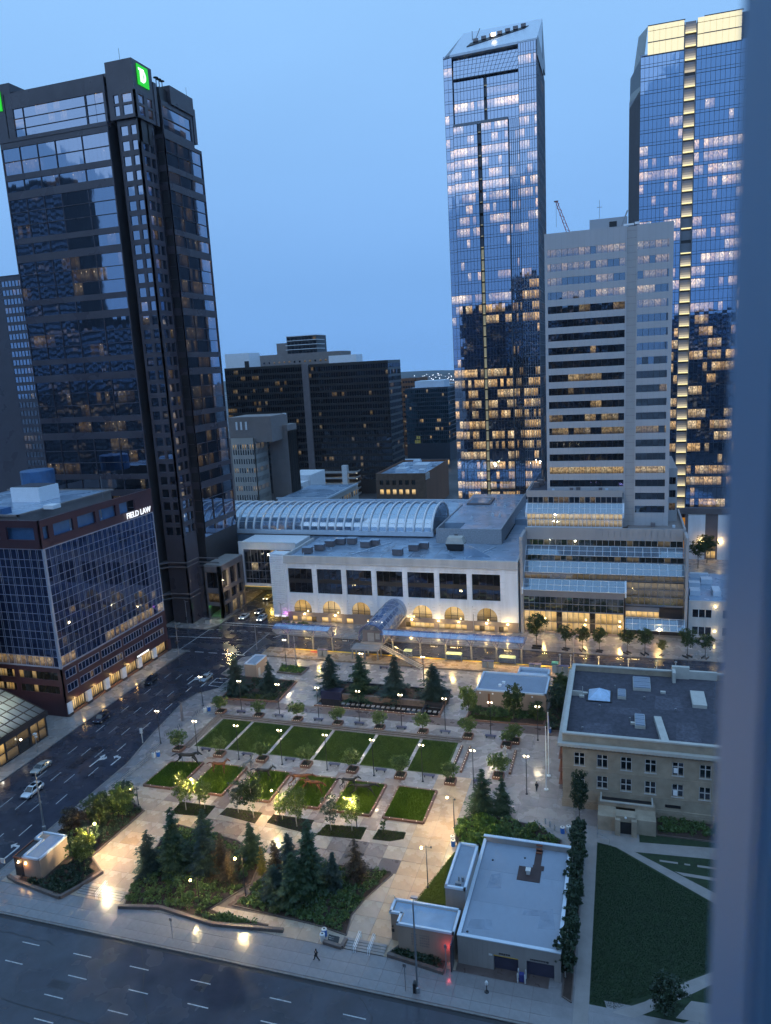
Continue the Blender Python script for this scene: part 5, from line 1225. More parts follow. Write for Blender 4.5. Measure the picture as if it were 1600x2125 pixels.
# parking structure
t = thing('parking_structure', 'open-sided parking structure with glowing decks behind the vault', 'parking garage', (-170,425,0))
for k in range(5):
    b = MB(); b.box(-191,411,k*3.4,-150.5,441,k*3.4+.35); part('deck', b, M['concrete'], t); b = MB(); b.box(-191,410.8,k*3.4+.35,-150.3,411,k*3.4+1.2); b.box(-150.5,411,k*3.4+.35,-150.3,441,k*3.4+1.2); part('deck_rail', b, M['limestone2'], t)
    if k < 4:
        b = MB()
        for q in range(11): b.cbox(-188+q*3.7,414,k*3.4+3.2,1.6,.3,.1); b.cbox(-153,413+q*2.6,k*3.4+3.2,.3,1.2,.1)
        part('deck_lights', b, M['striplight'], t); lamp((-160,417,k*3.4+2.6), 250, (1,.85,.55), .5); lamp((-178,417,k*3.4+2.6), 250, (1,.85,.55), .5)
b = MB(); b.box(-158.6,410.4,0,-155.4,413.6,18.5); part('stair_shaft', b, M['white'], t)
b = MB(); b.box(-190,436,0,-151,440,14); part('core', b, M['taupe'], t)
# brown brick block
t = thing('brick_block', 'brown brick block with a rust side wall and lit upper windows', 'building', (-108,390,0))
b = MB(); b.box(-121.7,364.4,0,-95.5,416,19.4); part('core', b, M['darkwall'], t)
cc = [(2.0+k*3.45, 4.0+k*3.45) for k in range(6)]; rws = [(1,3.4),(5,7.4),(9.6,12.2),(14.6,17.0)]
g_ = MB(); grid(g_, (-122,364,0), 0, cc, rws, 27, 0, 20.6, .4); part('front_wall', g_, M['brick'], t); panes(t, (-122,364,0), 0, cc, rws, lambda i, j: 1.0 if j == 2 else .05, M['g_shop'], 24, .3)
b = MB(); b.box(-95.4,364.4,0,-95,416,20.6); b.box(-122,364.4,19,-121.6,416,20.6); b.box(-122,415.6,19,-95,416,20.6); part('side_wall', b, M['brickside'], t)
b = MB(); b.box(-121.5,364.5,19.4,-95.5,415.5,19.6); part('roof', b, M['membraned'], t)
for (x, y, w, d, h) in ((-112,380,6,8,1.6),(-104,392,8,10,2.2),(-117,400,3,10,1.2),(-100,376,3,4,1.4),(-110,404,4,4,2.4)): b = MB(); b.box(x-w/2,y-d/2,19.6,x+w/2,y+d/2,19.6+h); part('air_unit', b, M['coping'], t)
for k in range(3): b = MB(); b.box(-95.2+k*.2,364+k*2.2,17.2,-94.8+k*.2,364.8+k*2.2,20.4); part('antenna', b, M['white'], t)
# low roofs between vault and beige block
t = thing('white_penthouse', 'white rooftop penthouse block behind the glass vault', 'building', (-152,335,0))
b = MB(); b.box(-158.4,320,0,-146,332,22.5); b.box(-158,332,0,-145,351,25); part('wall', b, M['white'], t)
panes(t, (-146,322,0), PI/2, [(1,2),(12,13.4),(15,16.4),(18,19.4)], [(18.5,21)], lambda i, j: 0, M['g_dark'], 4, -.03)
t = thing('flat_roof_block', 'flat-roofed block with pale coping and a row of lit windows behind the vault', 'building', (-130,305,0))
b = MB(); b.box(-141.5,287,0,-118.3,325,21.2); part('core', b, M['taupe'], t)
g_ = MB(); ce = even(12,38,1.2); grid(g_, (-118,287,0), PI/2, ce, [(17,19.5)], 38, 0, 21.8, .3); part('wall', g_, M['beige'], t); panes(t, (-118,287,0), PI/2, ce, [(17,19.5)], lambda i, j: .35 if R.random() < .6 else 0, M['g_grey'], 12, .15)
b = MB(); b.box(-141.8,286.6,21.6,-117.8,287.4,22.3); b.box(-118.5,287.4,21.6,-117.8,325,22.3); part('coping', b, M['coping'], t); b = MB(); b.box(-141.4,287.4,21.2,-118.5,325,21.5); part('roof', b, M['membraned'], t)
# farther street of offices
simple('teal_block', 'teal glass office block beyond the brick block', -160, -126, 560, 590, 57, 22, 13, M['darkmul'], M['g_teal'], .05, 41, 2, .8, .18, 120, 14, 1., roofm='membraned', ne=10)
b = MB(); b.box(-153,565,57,-130,585,62); part('penthouse', b, M['coping'], [o for o in COL.objects if o.name == 'teal_block'][0])
simple('red_brick_office', 'red brick office slab left of the teal glass block', -178, -161.5, 600, 640, 64, 7, 14, M['brickside'], M['g_dark'], .15, 42, 3, .45, .5, 98, 6, .9)
simple('red_brick_office', 'red brick office slab right of the teal glass block', -131, -112, 640, 680, 66, 7, 15, M['brickside'], M['g_dark'], .1, 43, 3, .45, .5, 60, 6, .9)
rr = random.Random(99)
FAR = [(-300,900,60,30),(-262,980,48,34),(-232,860,40,26),(-255,1150,70,30),(-330,1250,60,40),(-210,1000,38,30),(-270,1400,80,30),(-215,780,40,22),(-290,1600,90,28),(-200,1200,60,34)]
for k, (x, y, w, h) in enumerate(FAR):
    simple('distant_block', '%s of the small distant blocks below the skyline, counted by nearness' % ORD[k], x, x+w, y, y+30, h, 8, max(3, h//6), M[('beige','taupe','brickside','darkwall')[k%4]], M['g_grey'], .25, 50+k, 2, .5, .8, 0, 2, 1., roofm='membraned', east=False)
# far lights scattered on the upland
fl_ = MB()
for k in range(260):
    y = rr.uniform(2000, 3700); x = -y*rr.uniform(.10,.42); fl_.cbox(x, y, 6+rr.uniform(0,14), 2.2, 1, 2.2)
tag(put('distant_town_lights', fl_.mesh('distant_town_lights', emit('town_light', (.9,.92,1), 3.5))), 'scattered lights of the far town along the horizon', 'lights', None, 'stuff')
fb = MB()
for k in range(420):
    y = rr.uniform(1500, 3600); x = -y*rr.uniform(.06,.45); w = rr.uniform(10,50); fb.box(x, y, 0, x+w, y+20, rr.uniform(5,16))
tag(put('distant_town', fb.mesh('distant_town', M['taupe'])), 'low far-off town spreading to the horizon', 'town', None, 'stuff')
fw_ = MB()
for k in range(900):
    y = rr.uniform(700, 3000); x = -y*rr.uniform(.05,.45); s_ = rr.uniform(4,9); fw_.lathe([(.2,0),(s_*.8,s_*.3),(s_,s_*.8),(s_*.6,s_*1.3),(.1,s_*1.5)], 5, (x,y))
tag(put('distant_trees', fw_.mesh('distant_trees', mat('far_foliage', (.018,.03,.022), .9, var=.4, scale=.05))), 'dark far-off tree cover between the distant blocks', 'trees', None, 'stuff')
# the street beyond, with lit shopfronts
t = thing('lit_gable', 'small building with a floodlit gable in the far street', 'building', (-165,540,0))
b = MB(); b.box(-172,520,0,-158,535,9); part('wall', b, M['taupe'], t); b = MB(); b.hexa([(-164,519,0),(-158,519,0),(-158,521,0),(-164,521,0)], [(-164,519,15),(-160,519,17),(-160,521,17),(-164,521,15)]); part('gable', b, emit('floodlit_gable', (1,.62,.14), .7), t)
t = thing('kiosk_row', 'low lit shop row in the far street', 'building', (-140,520,0))
b = MB(); b.box(-157,510,0,-120,530,6); part('wall', b, M['darkwall'], t); b = MB(); b.box(-153,511,6,-141,528,6.6); part('roof', b, M['coping'], t)
panes(t, (-157,509.9,0), 0, even(12,37,.8), [(2,5)], lambda i, j: .9 if R.random() < .6 else 0, M['g_shop'], 12, 0); panes(t, (-119.9,510,0), PI/2, even(6,20,.8), [(2,5.4)], lambda i, j: 1.2, M['g_shop'], 6, 0)
# red construction crane
t = thing('tower_crane', 'red lattice crane jib leaning above the grey tower roof', 'crane', (-24,420,0))
b = MB(); A_, B_ = Vector((-24,420,130)), Vector((-33.2,420,154.6)); d = (B_-A_).normalized(); nrm = Vector((d.z,0,-d.x))
for s_ in (-1,1):
    for w in (-.5,.5): b.tube([A_+nrm*s_*1.0+Vector((0,w,0)), B_+nrm*s_*.35+Vector((0,w,0))], .16, 4)
for k in range(14): p = A_.lerp(B_, k/14); q = A_.lerp(B_, (k+1)/14); s_ = 1 if k%2 else -1; b.tube([p+nrm*s_, q-nrm*s_*.9], .11, 4)
part('jib', b, M['red'], t); b = MB(); b.tube([B_, B_+Vector((0,0,-13))], .08, 4); b.cbox(B_.x,420,B_.z-.2,2.2,.6,.6); part('hoist_rope', b, M['granite2'], t)
b = MB(); b.box(-25.2,419,0,-22.8,421,130); part('mast', b, M['red'], t)
# buildings behind the viewer, seen only in the glass of the towers
def mirror(name, label, x0, x1, y0, y1, h, seed):
    t = thing(name, label, 'building', ((x0+x1)/2,(y0+y1)/2,0)); rr = random.Random(seed)
    b = MB(); b.box(x0,y0,0,x1,y1,h); part('wall', b, M['darkwall'], t)
    nf = int(h/4); nc = int((x1-x0)/2.6); cc = even(nc, x1-x0, .7); rws = [(3+k*4, 5.3+k*4) for k in range(nf-1)]
    L1 = [runs(nc, .14, 4, rr, .3, .9) for _ in rws]; panes(t, (x1,y1+.05,0), PI, cc, rws, lambda i, j: L1[j][i], M['g_grey'], 0, 0.)
mirror('hotel_slab', 'dark hotel slab seen as a stepped reflection in the slanted tower', -126, -84, -70, -40, 118, 61)
mirror('hotel_slab', 'taller dark slab seen as a reflection in the slanted tower', -84, -56, -70, -40, 140, 62)
mirror('mirrored_tower', 'dark tower reflected in the upper south face of the granite tower', -470, -345, -80, -50, 205, 63)
mirror('mirrored_tower', 'dark block reflected in the lower south face of the granite tower', -345, -262, -75, -45, 115, 64)
mirror('mirrored_tower', 'dark block reflected in the lower floors of the crown tower', 28, 76, -60, -30, 100, 65)
mirror('mirrored_tower', 'dark block reflected in the grey tower windows', -46, 4, -60, -30, 106, 66)
# ================================================================ PLAZA BUILDINGS
def rim(t, poly, z0, z1, w, m, name='coping'):
    for a, b_ in zip(poly, poly[1:]+poly[:1]):
        q = MB(); a2 = Vector(a); b2 = Vector(b_); d = (b2-a2).normalized(); q.obox(a2-d*w/2, b2+d*(w/2-.004), w, z0, z1); part(name, q, m, t)
# ---- sandstone civic hall
t = thing('sandstone_hall', 'old sandstone civic building with a dark gravel roof and pale coping', 'building', (3,132,0))
LX0, LX1, LY0, LY1 = -9.1, 34, 118.0, 147.5
b = MB(); b.box(LX0+.4,LY0+.5,0,LX1,LY1,11.6); part('core', b, M['darkwall'], t)
wx = [1.9, 5.6, 9.4, 13.2, 17.4, 21.5, 25.6, 29.7]
cc = [(x, x+1.75) for x in wx]; rws = [(1.9+2.4,4.0+2.5),(8.1,10.4)]
g_ = MB(); grid(g_, (LX0,LY0,0), 0, cc, rws, LX1-LX0, 1.6, 11.7, .5); part('front_wall', g_, M['sandstone'], t)
# coursed base: stones proud of each other
for k in range(4):
    x = LX0-.12; j = 0
    while x < 22:
        w = R.uniform(1.6,2.8); q = MB(); q.box(x, LY0-.10-R.uniform(0,.05), .1+k*.4, min(x+w-.04,22), LY0+.4, .1+k*.4+.37); part('base_stone', q, M['sandstone'], t); x += w
pn = [(x+.1+d, x+.1+d+.70) for x in wx for d in (0,.85)]
panes(t, (LX0,LY0,0), 0, pn, [(4.35,5.35),(5.42,6.4),(8.15,9.5),(9.6,10.3)], lambda i, j: 0, M['g_lib'], 64, .3)
for i, x in enumerate(wx):
    for (z0, z1, zm) in ((4.3,6.5,5.38),(8.1,10.4,9.55)):
        q = MB(); X_ = LX0+x
        q.box(X_-.02,LY0+.12,z0-.02,X_+.1,LY0+.3,z1+.02); q.box(X_+1.65,LY0+.12,z0-.02,X_+1.77,LY0+.3,z1+.02); q.box(X_+.80,LY0+.1,z0,X_+.95,LY0+.3,z1); q.box(X_+.1,LY0+.12,z1-.1,X_+.8,LY0+.3,z1); q.box(X_+.95,LY0+.12,z1-.1,X_+1.65,LY0+.3,z1)
        q.box(X_+.1,LY0+.14,zm-.04,X_+.8,LY0+.3,zm+.04); q.box(X_+.95,LY0+.14,zm-.04,X_+1.65,LY0+.3,zm+.04); q.box(X_-.08,LY0-.08,z0-.16,X_+1.83,LY0+.3,z0-.02)
        part('sash_frame', q, M['limestone2'], t)
for (x, z) in ((17.55,8.6),(17.55,4.6)): q = MB(); q.cbox(LX0+x+.35,LY0+.02,z+.35,.62,.35,.75); part('window_unit', q, M['white'], t)
q = MB(); q.box(LX0+16.4,LY0-.06,2.2,LX0+18.8,LY0+.02,2.7); part('basement_window', q, M['black'], t)
q = MB(); q.box(LX0-.05,LY0-.06,7.25,LX1,LY0,7.4); q.box(LX0-.05,LY0-.06,3.7,LX1,LY0,3.82); q.box(LX0-.05,LY0-.08,11.0,LX1,LY0,11.15); part('string_courses', q, M['sandstone'], t)
q = MB(); q.box(LX0,LY0+.5,0,LX0+.4,LY1,11.7); part('side_wall', q, M['sandstone'], t)
q = MB(); q.box(LX0-.75,LY0-.75,11.7,LX1,LY0+.2,12.2); q.box(LX0-.75,LY0+.2,11.7,LX0+.2,LY1+.7,12.2); q.box(LX0-.75,LY1-.2,11.7,LX1,LY1+.7,12.15); part('cornice', q, M['sandpale'], t)
q = MB()
for k in range(48): q.box(LX0-.4+k*.6,LY0-.45,11.45,LX0-.15+k*.6,LY0,11.68)
tag(part('modillions', q, M['sandpale'], t), kind='stuff')
q = MB(); q.box(LX0,LY0,12.2,LX1,LY0+.5,13.6); q.box(LX0,LY0+.5,12.2,LX0+.5,LY1,13.6); q.box(LX0,LY1-.5,12.2,LX1,LY1,13.6); part('parapet', q, M['sandstone'], t)
q = MB(); q.box(LX0-.1,LY0-.1,13.6,LX1,LY0+.6,13.85); q.box(LX0-.1,LY0+.6,13.6,LX0+.6,LY1+.1,13.85); q.box(LX0+.6,LY1-.6,13.6,LX1,LY1+.1,13.85); part('coping', q, M['sandpale'], t)
q = MB(); q.box(LX0+.5,LY0+.5,11.7,LX1,LY1-.5,12.55); part('roof', q, M['gravel'], t)
q = MB(); q.hexa([(6.6,118.7,12.5),(7.8,118.7,12.5),(7.0,128.2,12.5),(5.8,128.2,12.5)], [(6.6,118.7,13.7),(7.8,118.7,13.7),(7.0,128.2,13.2),(5.8,128.2,13.2)]); part('roof_kerb', q, M['sandpale'], t)
q = MB(); q.add([(-5.6,133.5,12.7),(-1.6,133.5,12.7),(-1.6,138.2,12.7),(-5.6,138.2,12.7),(-3.6,135.9,14.2)], [(0,1,4),(1,2,4),(2,3,4),(3,0,4)]); part('pyramid_skylight', q, mat('skylight_panel', (.40,.55,.75), .15), t)
q = MB(); q.box(-5.9,133.2,12.5,-1.3,138.5,12.72); part('skylight_kerb', q, M['black'], t)
for (x, y, w, d) in ((-.3,135.2,1.5,3.2),(2.5,139.5,3.2,5.2),(2.6,124.2,1.7,4.4)):
    q = MB(); q.box(x,y,12.5,x+w,y+d,13.1); part('vent_base', q, M['sandpale'], t)
    n = 6
    for k in range(n): q = MB(); q.box(x+.08,y+.1+k*(d-.2)/n,13.1,x+w-.08,y+.1+(k+.82)*(d-.2)/n,13.3+.03*(k%2)); part('vent_slat', q, M['membrane'], t)
for k_, (xa, ya, w, d) in enumerate(((-6,121,5,4),(9,121,4,7),(-2,129,6,3),(6,132,5,6))):
    q = MB(); q.prism([(xa,ya),(xa+w,ya+.3),(xa+w-.4,ya+d),(xa+.5,ya+d-.2)], 12.55, 12.556+.002*k_); part('roof_patch', q, M['gravel2'], t)
for k_ in range(7): q = MB(); q.lathe([(.1,12.5),(.1,13.0),(.18,13.0),(.18,13.1)], 7, (-6+k_*2.6, 122+(k_*9)%22)); part('roof_pipe', q, M['metal'], t)
for (x, y) in ((7.4,139),(1.9,125.4),(-7.2,134.6),(-6.6,136)): q = MB(); q.box(x,y,12.5,x+.9,y+.6,12.9); part('roof_box', q, M['sandpale'], t)
q = MB(); q.box(LX0+.5,135.2,12.5,-6.6,135.5,13.5); q.tube([(-6.6,135,12.5),(-6.6,135,14.6)], .06); part('parapet_brace', q, M['sandpale'], t)
q = MB(); q.box(9.8,144.2,12.5,10.4,147,14.6); q.box(9.8,146.4,12.5,13,147.2,15.0); q.box(13,146.6,12.6,18,147.2,14.2); part('chimney', q, M['sandpale'], t)
q = MB(); q.box(12.6,134,12.5,15,140,13.2); part('roof_monitor', q, M['sandpale'], t)
# porch
q = MB(); q.box(-3.2,112.6,0,-.4,118,2.7); q.box(2.6,112.6,0,5.7,118,2.7); q.box(-.4,112.2,2.3,2.6,114,3.3); q.box(-.5,111.6,0,.3,112.6,2.9); q.box(2.0,111.6,0,2.8,112.6,2.9); q.box(-3.2,115.6,2.7,5.7,116.2,3.4); part('porch', q, M['sandstone'], t)
q = MB(); q.box(-2.8,116.2,2.8,5.3,117.9,2.9); part('porch_roof', q, M['black'], t); q = MB(); q.box(-2.9,115.5,3.4,5.4,115.75,3.6); q.box(-2.9,115.7,3.4,-2.65,118,3.6); q.box(5.15,115.7,3.4,5.4,118,3.6); part('porch_coping', q, M['sandpale'], t)
q = MB(); q.box(.3,112.3,.1,2.0,112.7,2.3); part('porch_door', q, M['black'], t)
q = MB(); q.lathe([(.05,3.0),(.18,3.1),(.2,3.25),(.05,3.42)], 8, (1.1,112.0)); part('porch_lamp', q, M['binwhite'], t)
q = MB()
for k in range(3): q.tube([(-3.2,110.2+k*1.0,.1),(-3.2,110.2+k*1.0,1.1)], .03); q.tube([(-3.2,110.2,1.1-.0),(-1.4,109.3,1.0)], .03)
q.tube([(-3.2,110.2,1.1),(-3.2,112.3,1.3)], .03); q.tube([(-3.2,109.3,1.0),(-1.3,109.3,1.0)], .03); q.tube([(-1.3,109.3,.1),(-1.3,109.3,1.0)], .03); part('porch_rail', q, M['metal'], t)
q = MB()
for k in range(5): q.tube([(LX0-.5,121+k*1.1,2.5),(LX0-.5,121+k*1.1,10)], .05); 
for z in (2.6,5,7.4,9.8): q.box(LX0-.9,120.6,z,LX0-.02,126,z+.08)
part('fire_escape', q, M['woodbrown'], t)

# ---- parking garage with a pale membrane roof
t = thing('parking_garage', 'low concrete parking ramp building with a blue-grey membrane roof', 'garage', (-13,90,0))
GX0, GX1, GY0, GY1 = -19.5, -6.6, 80.3, 100.4; GH_ = 4.2
cc = [(4.6,7.7),(8.7,12.1)]
g_ = MB(); grid(g_, (GX0,GY0,0), 0, cc, [(.1,2.35)], GX1-GX0, 0, GH_, .4); g_.box(GX0,GY0+.4,0,GX0+.35,GY1,GH_); g_.box(GX1-.35,GY0+.4,0,GX1,GY1,GH_); g_.box(GX0+.35,GY1-.35,0,GX1-.35,GY1,GH_+.7); part('wall', g_, M['concrete'], t)
q = MB()
for k in range(6): q.box(GX0+.6+k*.65,GY0-.006,.2,GX0+.615+k*.65,GY0,GH_-.1)
part('wall_joints', q, M['granite2'], t)
q = MB(); q.box(GX0+.35,GY0+.4,GH_-.6,GX1-.35,GY1-.35,GH_-.18); part('roof', q, M['membrane'], t)
# roof sheets
for i in range(7):
    for j in range(3):
        a = GX0+.42+i*1.74; y0 = GY0+.45+j*6.5
        k = ('sheet', j)
        if k not in _pc: q = MB(); q.box(0,0,0,1.725,6.46,.02); _pc[k] = q.mesh('roof_sheet', M['membrane'])
        put('roof_sheet', _pc[k], t, loc=(a,y0,GH_-.185+.003*R.random()), rot=(0,0,R.uniform(-.001,.001)))
q = MB(); q.box(GX0-.05,GY0-.05,GH_,GX1+.05,GY0+.42,GH_+.13); q.box(GX0-.05,GY0+.42,GH_,GX0+.42,GY1,GH_+.13); q.box(GX1-.42,GY0+.42,GH_,GX1+.05,GY1,GH_+.13); q.box(GX0+.0,GY1-.45,GH_+.7,GX1,GY1+.05,GH_+.84); part('coping', q, M['coping'], t)
for k_, (xa, ya, w, d) in enumerate(((-18.6,82,3.4,2.2),(-9.8,84,2.2,4),(-17.4,90,2,3.4),(-12,86,3,1.4))):
    q = MB(); q.prism([(xa,ya),(xa+w,ya+.4),(xa+w-.6,ya+d),(xa+.2,ya+d-.5)], GH_-.165, GH_-.158+.002*k_); part('roof_puddle', q, M['patchroof'], t)
for (x, y) in ((-18.4,81.4),(-7.6,81.6),(-13,97.5),(-17.5,96)): q = MB(); q.lathe([(.16,GH_-.2),(.16,GH_-.1),(.05,GH_-.06)], 8, (x,y)); part('roof_drain', q, M['black'], t)
q = MB(); q.box(-13.6,92.6,GH_-.16,-10.4,95.6,GH_-.10); q.box(-11.6,95.6,GH_-.16,-10.6,99.8,GH_-.105); q.box(-11.7,95.2,GH_-.15,-10.1,96.2,GH_-.09); part('walk_pad', q, M['brownpad'], t)
for k in range(3): q = MB(); q.box(-11.6,98.8+k*.45,GH_-.1+k*.3,-10.7,99.15+k*.45,GH_+.02+k*.3); part('timber_step', q, M['woodbrown'], t)
q = MB(); q.box(-12.4,93.9,GH_-.1,-11.9,94.4,GH_+.5); q.box(-12.5,93.8,GH_+.5,-11.8,94.6,GH_+.6); part('roof_hatch', q, M['binwhite'], t)
for i, (a, b_) in enumerate(cc):
    d_ = MB(); d_.box(GX0+a,GY0+.42,.1,GX0+b_,GY0+.5,2.35); o = part('garage_door', d_, mat('door_steel_%d' % i, (.05,.05,.09), .5), t)
    s_ = MB()
    for k in range(5): s_.box(GX0+a,GY0+.40,.5+k*.42,GX0+b_,GY0+.42,.53+k*.42)
    part('door_ribs', s_, M['black'], o)
q = MB(); q.box(GX0+4.6,GY0+.05,2.2,GX0+7.7,GY0+.2,2.32); part('height_bar', q, M['yellow'], t)
q = MB()
for (xa, n, w) in ((5.3,5,.22),(9.2,11,.14)):
    for k in range(n): q.box(GX0+xa+k*(w+.07),GY0-.03,2.55+.03*(k%2),GX0+xa+k*(w+.07)+w,GY0,2.75)
q.lathe([(.02,2.5),(.14,2.6),(.14,2.7),(.02,2.8)], 8, (GX0+11.3,GY0-.02)); part('door_lettering', q, M['black'], t)
q = MB(); q.box(GX0+4.0,GY0-.04,2.15,GX0+4.45,GY0,2.4); part('wall_sign', q, M['binwhite'], t)
q = MB(); q.box(GX0+7.9,GY0-1.1,.12,GX0+8.5,GY0-.6,1.15); part('ticket_machine', q, mat('ticket_blue', (.04,.05,.22), .5), t); q = MB()
for (x, y) in ((7.75,-1.2),(8.65,-1.2),(7.75,-.4),(8.65,-.4)): q.lathe([(.09,.12),(.09,1.3),(.05,1.4)], 8, (GX0+x,GY0+y))
part('guard_posts', q, M['binwhite'], t)
# raised box on the roof edge
q = MB(); q.box(-22.4,86.4,0,-19.6,96.0,5.9); part('roof_box', q, M['concrete'], t); q = MB(); q.box(-22.1,86.7,5.9,-19.9,95.7,5.95); part('roof_box_deck', q, M['membrane'], t)
rim(t, [(-22.3,86.5),(-19.7,86.5),(-19.7,95.9),(-22.3,95.9)], 5.9, 6.25, .34, M['coping'], 'box_coping')
q = MB(); q.lathe([(.25,5.95),(.25,6.3),(.12,6.4),(.12,7.0)], 8, (-20.7,87.6)); q.lathe([(.2,5.95),(.2,6.6)], 8, (-20.3,88.2)); q.box(-21.1,87.0,5.95,-20.3,87.5,6.4); part('roof_pipes', q, M['metal'], t)
# entry wing with the lit wall
wp_ = [(-28.9,82.0),(-27.4,82.0),(-27.4,80.2),(-20.0,80.2),(-20.0,84.4),(-28.9,84.4)]
q = MB(); q.prism(wp_, 0, 4.3); part('entry_wing', q, M['pinkcon'], t); q = MB(); q.prism([(-28.6,82.3),(-27.1,82.3),(-27.1,80.5),(-20.3,80.5),(-20.3,84.1),(-28.6,84.1)], 4.3, 4.34); part('wing_deck', q, M['membraned'], t)
rim(t, wp_, 4.3, 4.62, .3, M['coping'], 'wing_coping')
q = MB()
for r in range(5):
    for k in range(9): q.box(-25.6+k*.28,80.17,3.2-r*.38,-25.6+k*.28+R.uniform(.1,.2),80.2,3.34-r*.38) if k not in (3,) else None
tag(part('wall_inscription', q, M['granite2'], t), kind='stuff')
q = MB(); q.box(-20.1,78.6,.1,-19.95,80.1,4.0); part('fin_wall', q, M['granite'], t)
q = MB(); q.box(-28.9,81.98,1.4,-28.5,82.02,1.9); q.box(-28.8,81.9,2.2,-28.6,82.0,2.4); part('door_bell', q, M['black'], t)
lamp((-20.6,79.5,2.4), 40, (1,.10,.12), .15)
for (x, y) in ((-28.9,84.4),): q = MB(); q.tube([(x,y,4.5),(x-.2,y-.2,5.2)], .05); part('camera_arm', q, M['binwhite'], t)

# ---- flat-roofed pavilion
t = thing('plaza_pavilion', 'tan flat-roofed pavilion with a blue-grey roof near the station', 'building', (-23,157,0))
q = MB(); q.box(-30.3,151.8,0,-15.1,161.6,4.2); q.box(-22.4,161.6,0,-15.4,165.2,4.0); part('wall', q, M['pinkcon'], t)
q = MB(); q.box(-29.9,152.2,4.2,-15.5,161.2,4.25); q.box(-22,162,4.0,-15.8,164.8,4.05); part('roof', q, M['membrane'], t)
rim(t, [(-30.2,151.9),(-15.2,151.9),(-15.2,161.5),(-30.2,161.5)], 4.2, 4.55, .4, M['coping']); rim(t, [(-22.3,161.9),(-15.5,161.9),(-15.5,165.1),(-22.3,165.1)], 4.0, 4.7, .35, M['coping'])
for (x, y) in ((-25.4,154.6),(-24.8,156.2)): q = MB(); q.lathe([(.3,4.25),(.3,4.6),(.4,4.6),(.4,4.75)], 8, (x,y)); part('roof_vent', q, M['white'], t)
for x in (-29.4,-26.6,-18): q = MB(); q.cbox(x,151.7,3.7,.3,.2,.3); part('wall_light', q, M['white'], t)
q = MB(); q.box(-27.7,151.75,.1,-27.2,151.82,3.6); part('wall_stain_pipe', q, M['brickside'], t)
# ---- little hut by the junction
t = thing('kiosk_hut', 'small tan utility hut with a flat roof beside the street junction', 'hut', (-89,160,0))
q = MB(); q.box(-90.6,157.2,0,-87.4,163.4,3.6); part('wall', q, M['pinkcon'], t); q = MB(); q.box(-90.3,157.5,3.6,-87.7,163.1,3.64); part('roof', q, M['membrane'], t)
rim(t, [(-90.5,157.3),(-87.5,157.3),(-87.5,163.3),(-90.5,163.3)], 3.6, 3.85, .3, M['coping'])
q = MB(); q.box(-87.38,158.2,.1,-87.33,159.3,2.3); part('door', q, M['sandpale'], t)
# ---- stair hut at the bottom left
t = thing('stair_hut', 'small tan stair hut with an L-shaped white coping at the bottom left', 'hut', (-88,84,0))
q = MB(); q.box(-88.9,80.7,0,-85.6,86.9,3.5); q.box(-90.4,85.0,0,-88.9,86.9,3.5); part('wall', q, M['pinkcon'], t)
q = MB(); q.box(-88.6,81,3.5,-85.9,86.6,3.54); part('roof', q, M['membrane'], t)
hp = [(-88.8,80.8),(-85.7,80.8),(-85.7,86.8),(-90.3,86.8),(-90.3,85.1),(-88.8,85.1)]
rim(t, hp, 3.5, 3.8, .3, M['coping'])
q = MB(); q.hexa([(-90.6,80.7,0),(-88.95,80.7,0),(-88.95,84.95,0),(-90.6,84.95,0)], [(-90.6,80.7,3.35),(-88.95,80.7,3.35),(-88.95,84.95,3.35),(-90.6,84.95,3.35)]); part('lower_bay', q, M['darkwall'], t)
q = MB(); q.box(-90.7,80.6,3.35,-90.5,85,3.5); q.box(-90.5,80.6,3.35,-88.95,80.8,3.5); part('timber_edge', q, M['woodbrown'], t)
for x in (-89.7,-88.3): q = MB(); q.lathe([(.04,2.5),(.16,2.6),(.05,2.9)], 8, (x,80.6)); part('wall_light', q, M['lampyellow'], t); lamp((x,80.3,2.35), 26, (1,.42,.12), .1)
# ================================================================ STATION
def canopy(name, label, xa, xb, posts):
    t = thing(name, label, 'canopy', ((xa+xb)/2,178,0)); n = int((xb-xa)/2.05); w = (xb-xa)/n; m = 6
    def cv(f): return (175.6+6.2*f, 6.0+1.15*math.sin(PI*min(1,.12+f*.86))-.55*f)
    for i in range(n):
        for j in range(2):
            q = MB()
            for s_ in range(3):
                (y0, z0), (y1, z1) = cv((j*3+s_)/m), cv((j*3+s_+1)/m); q.quad((xa+i*w+.04,y0,z0),(xa+(i+1)*w-.04,y0,z0),(xa+(i+1)*w-.04,y1,z1),(xa+i*w+.04,y1,z1))
            part('canopy_pane', q, M['canopyglass'], t)
    q = MB()
    for i in range(n+1): q.tube([(xa+i*w, *cv(s_/m)) for s_ in range(m+1)], .05, 5)
    for f in (0,.5,1): y, z = cv(f); q.box(xa,y-.06,z-.1,xb,y+.06,z+.04)
    part('canopy_frame', q, M['bluegreen'], t)
    for x in posts:
        q = MB(); q.tube([(x,177.9,.1),(x,177.9,4.4)], .24, 8); part('post', q, M['metal'], t)
        q = MB()
        for s_ in (-1,1):
            q.tube([(x,177.9,3.9),(x+s_*1.1,176.3,6.35)], .12, 5); q.tube([(x,177.9,3.9),(x+s_*1.1,180.6,6.3)], .12, 5)
        o = part('branching_arms', q, M['bluegreen'], t)
        q = MB(); q.cbox(x-.5,176.9,5.2,.3,.3,.14); q.cbox(x+.5,176.9,5.2,.3,.3,.14); q.cbox(x,177.2,5.0,.26,.26,.14); part('arm_lamps', q, M['bluelamp'], o)
    return t
canopy('station_canopy', 'long blue glass station canopy on branching posts right of the glass tube', -60.2, -22.8, (-57.6,-50,-43.2,-36.4,-29.9,-23.6))
canopy('station_canopy', 'short blue glass station canopy left of the glass tube', -91.5, -75, (-88,-80.6,-74.8))
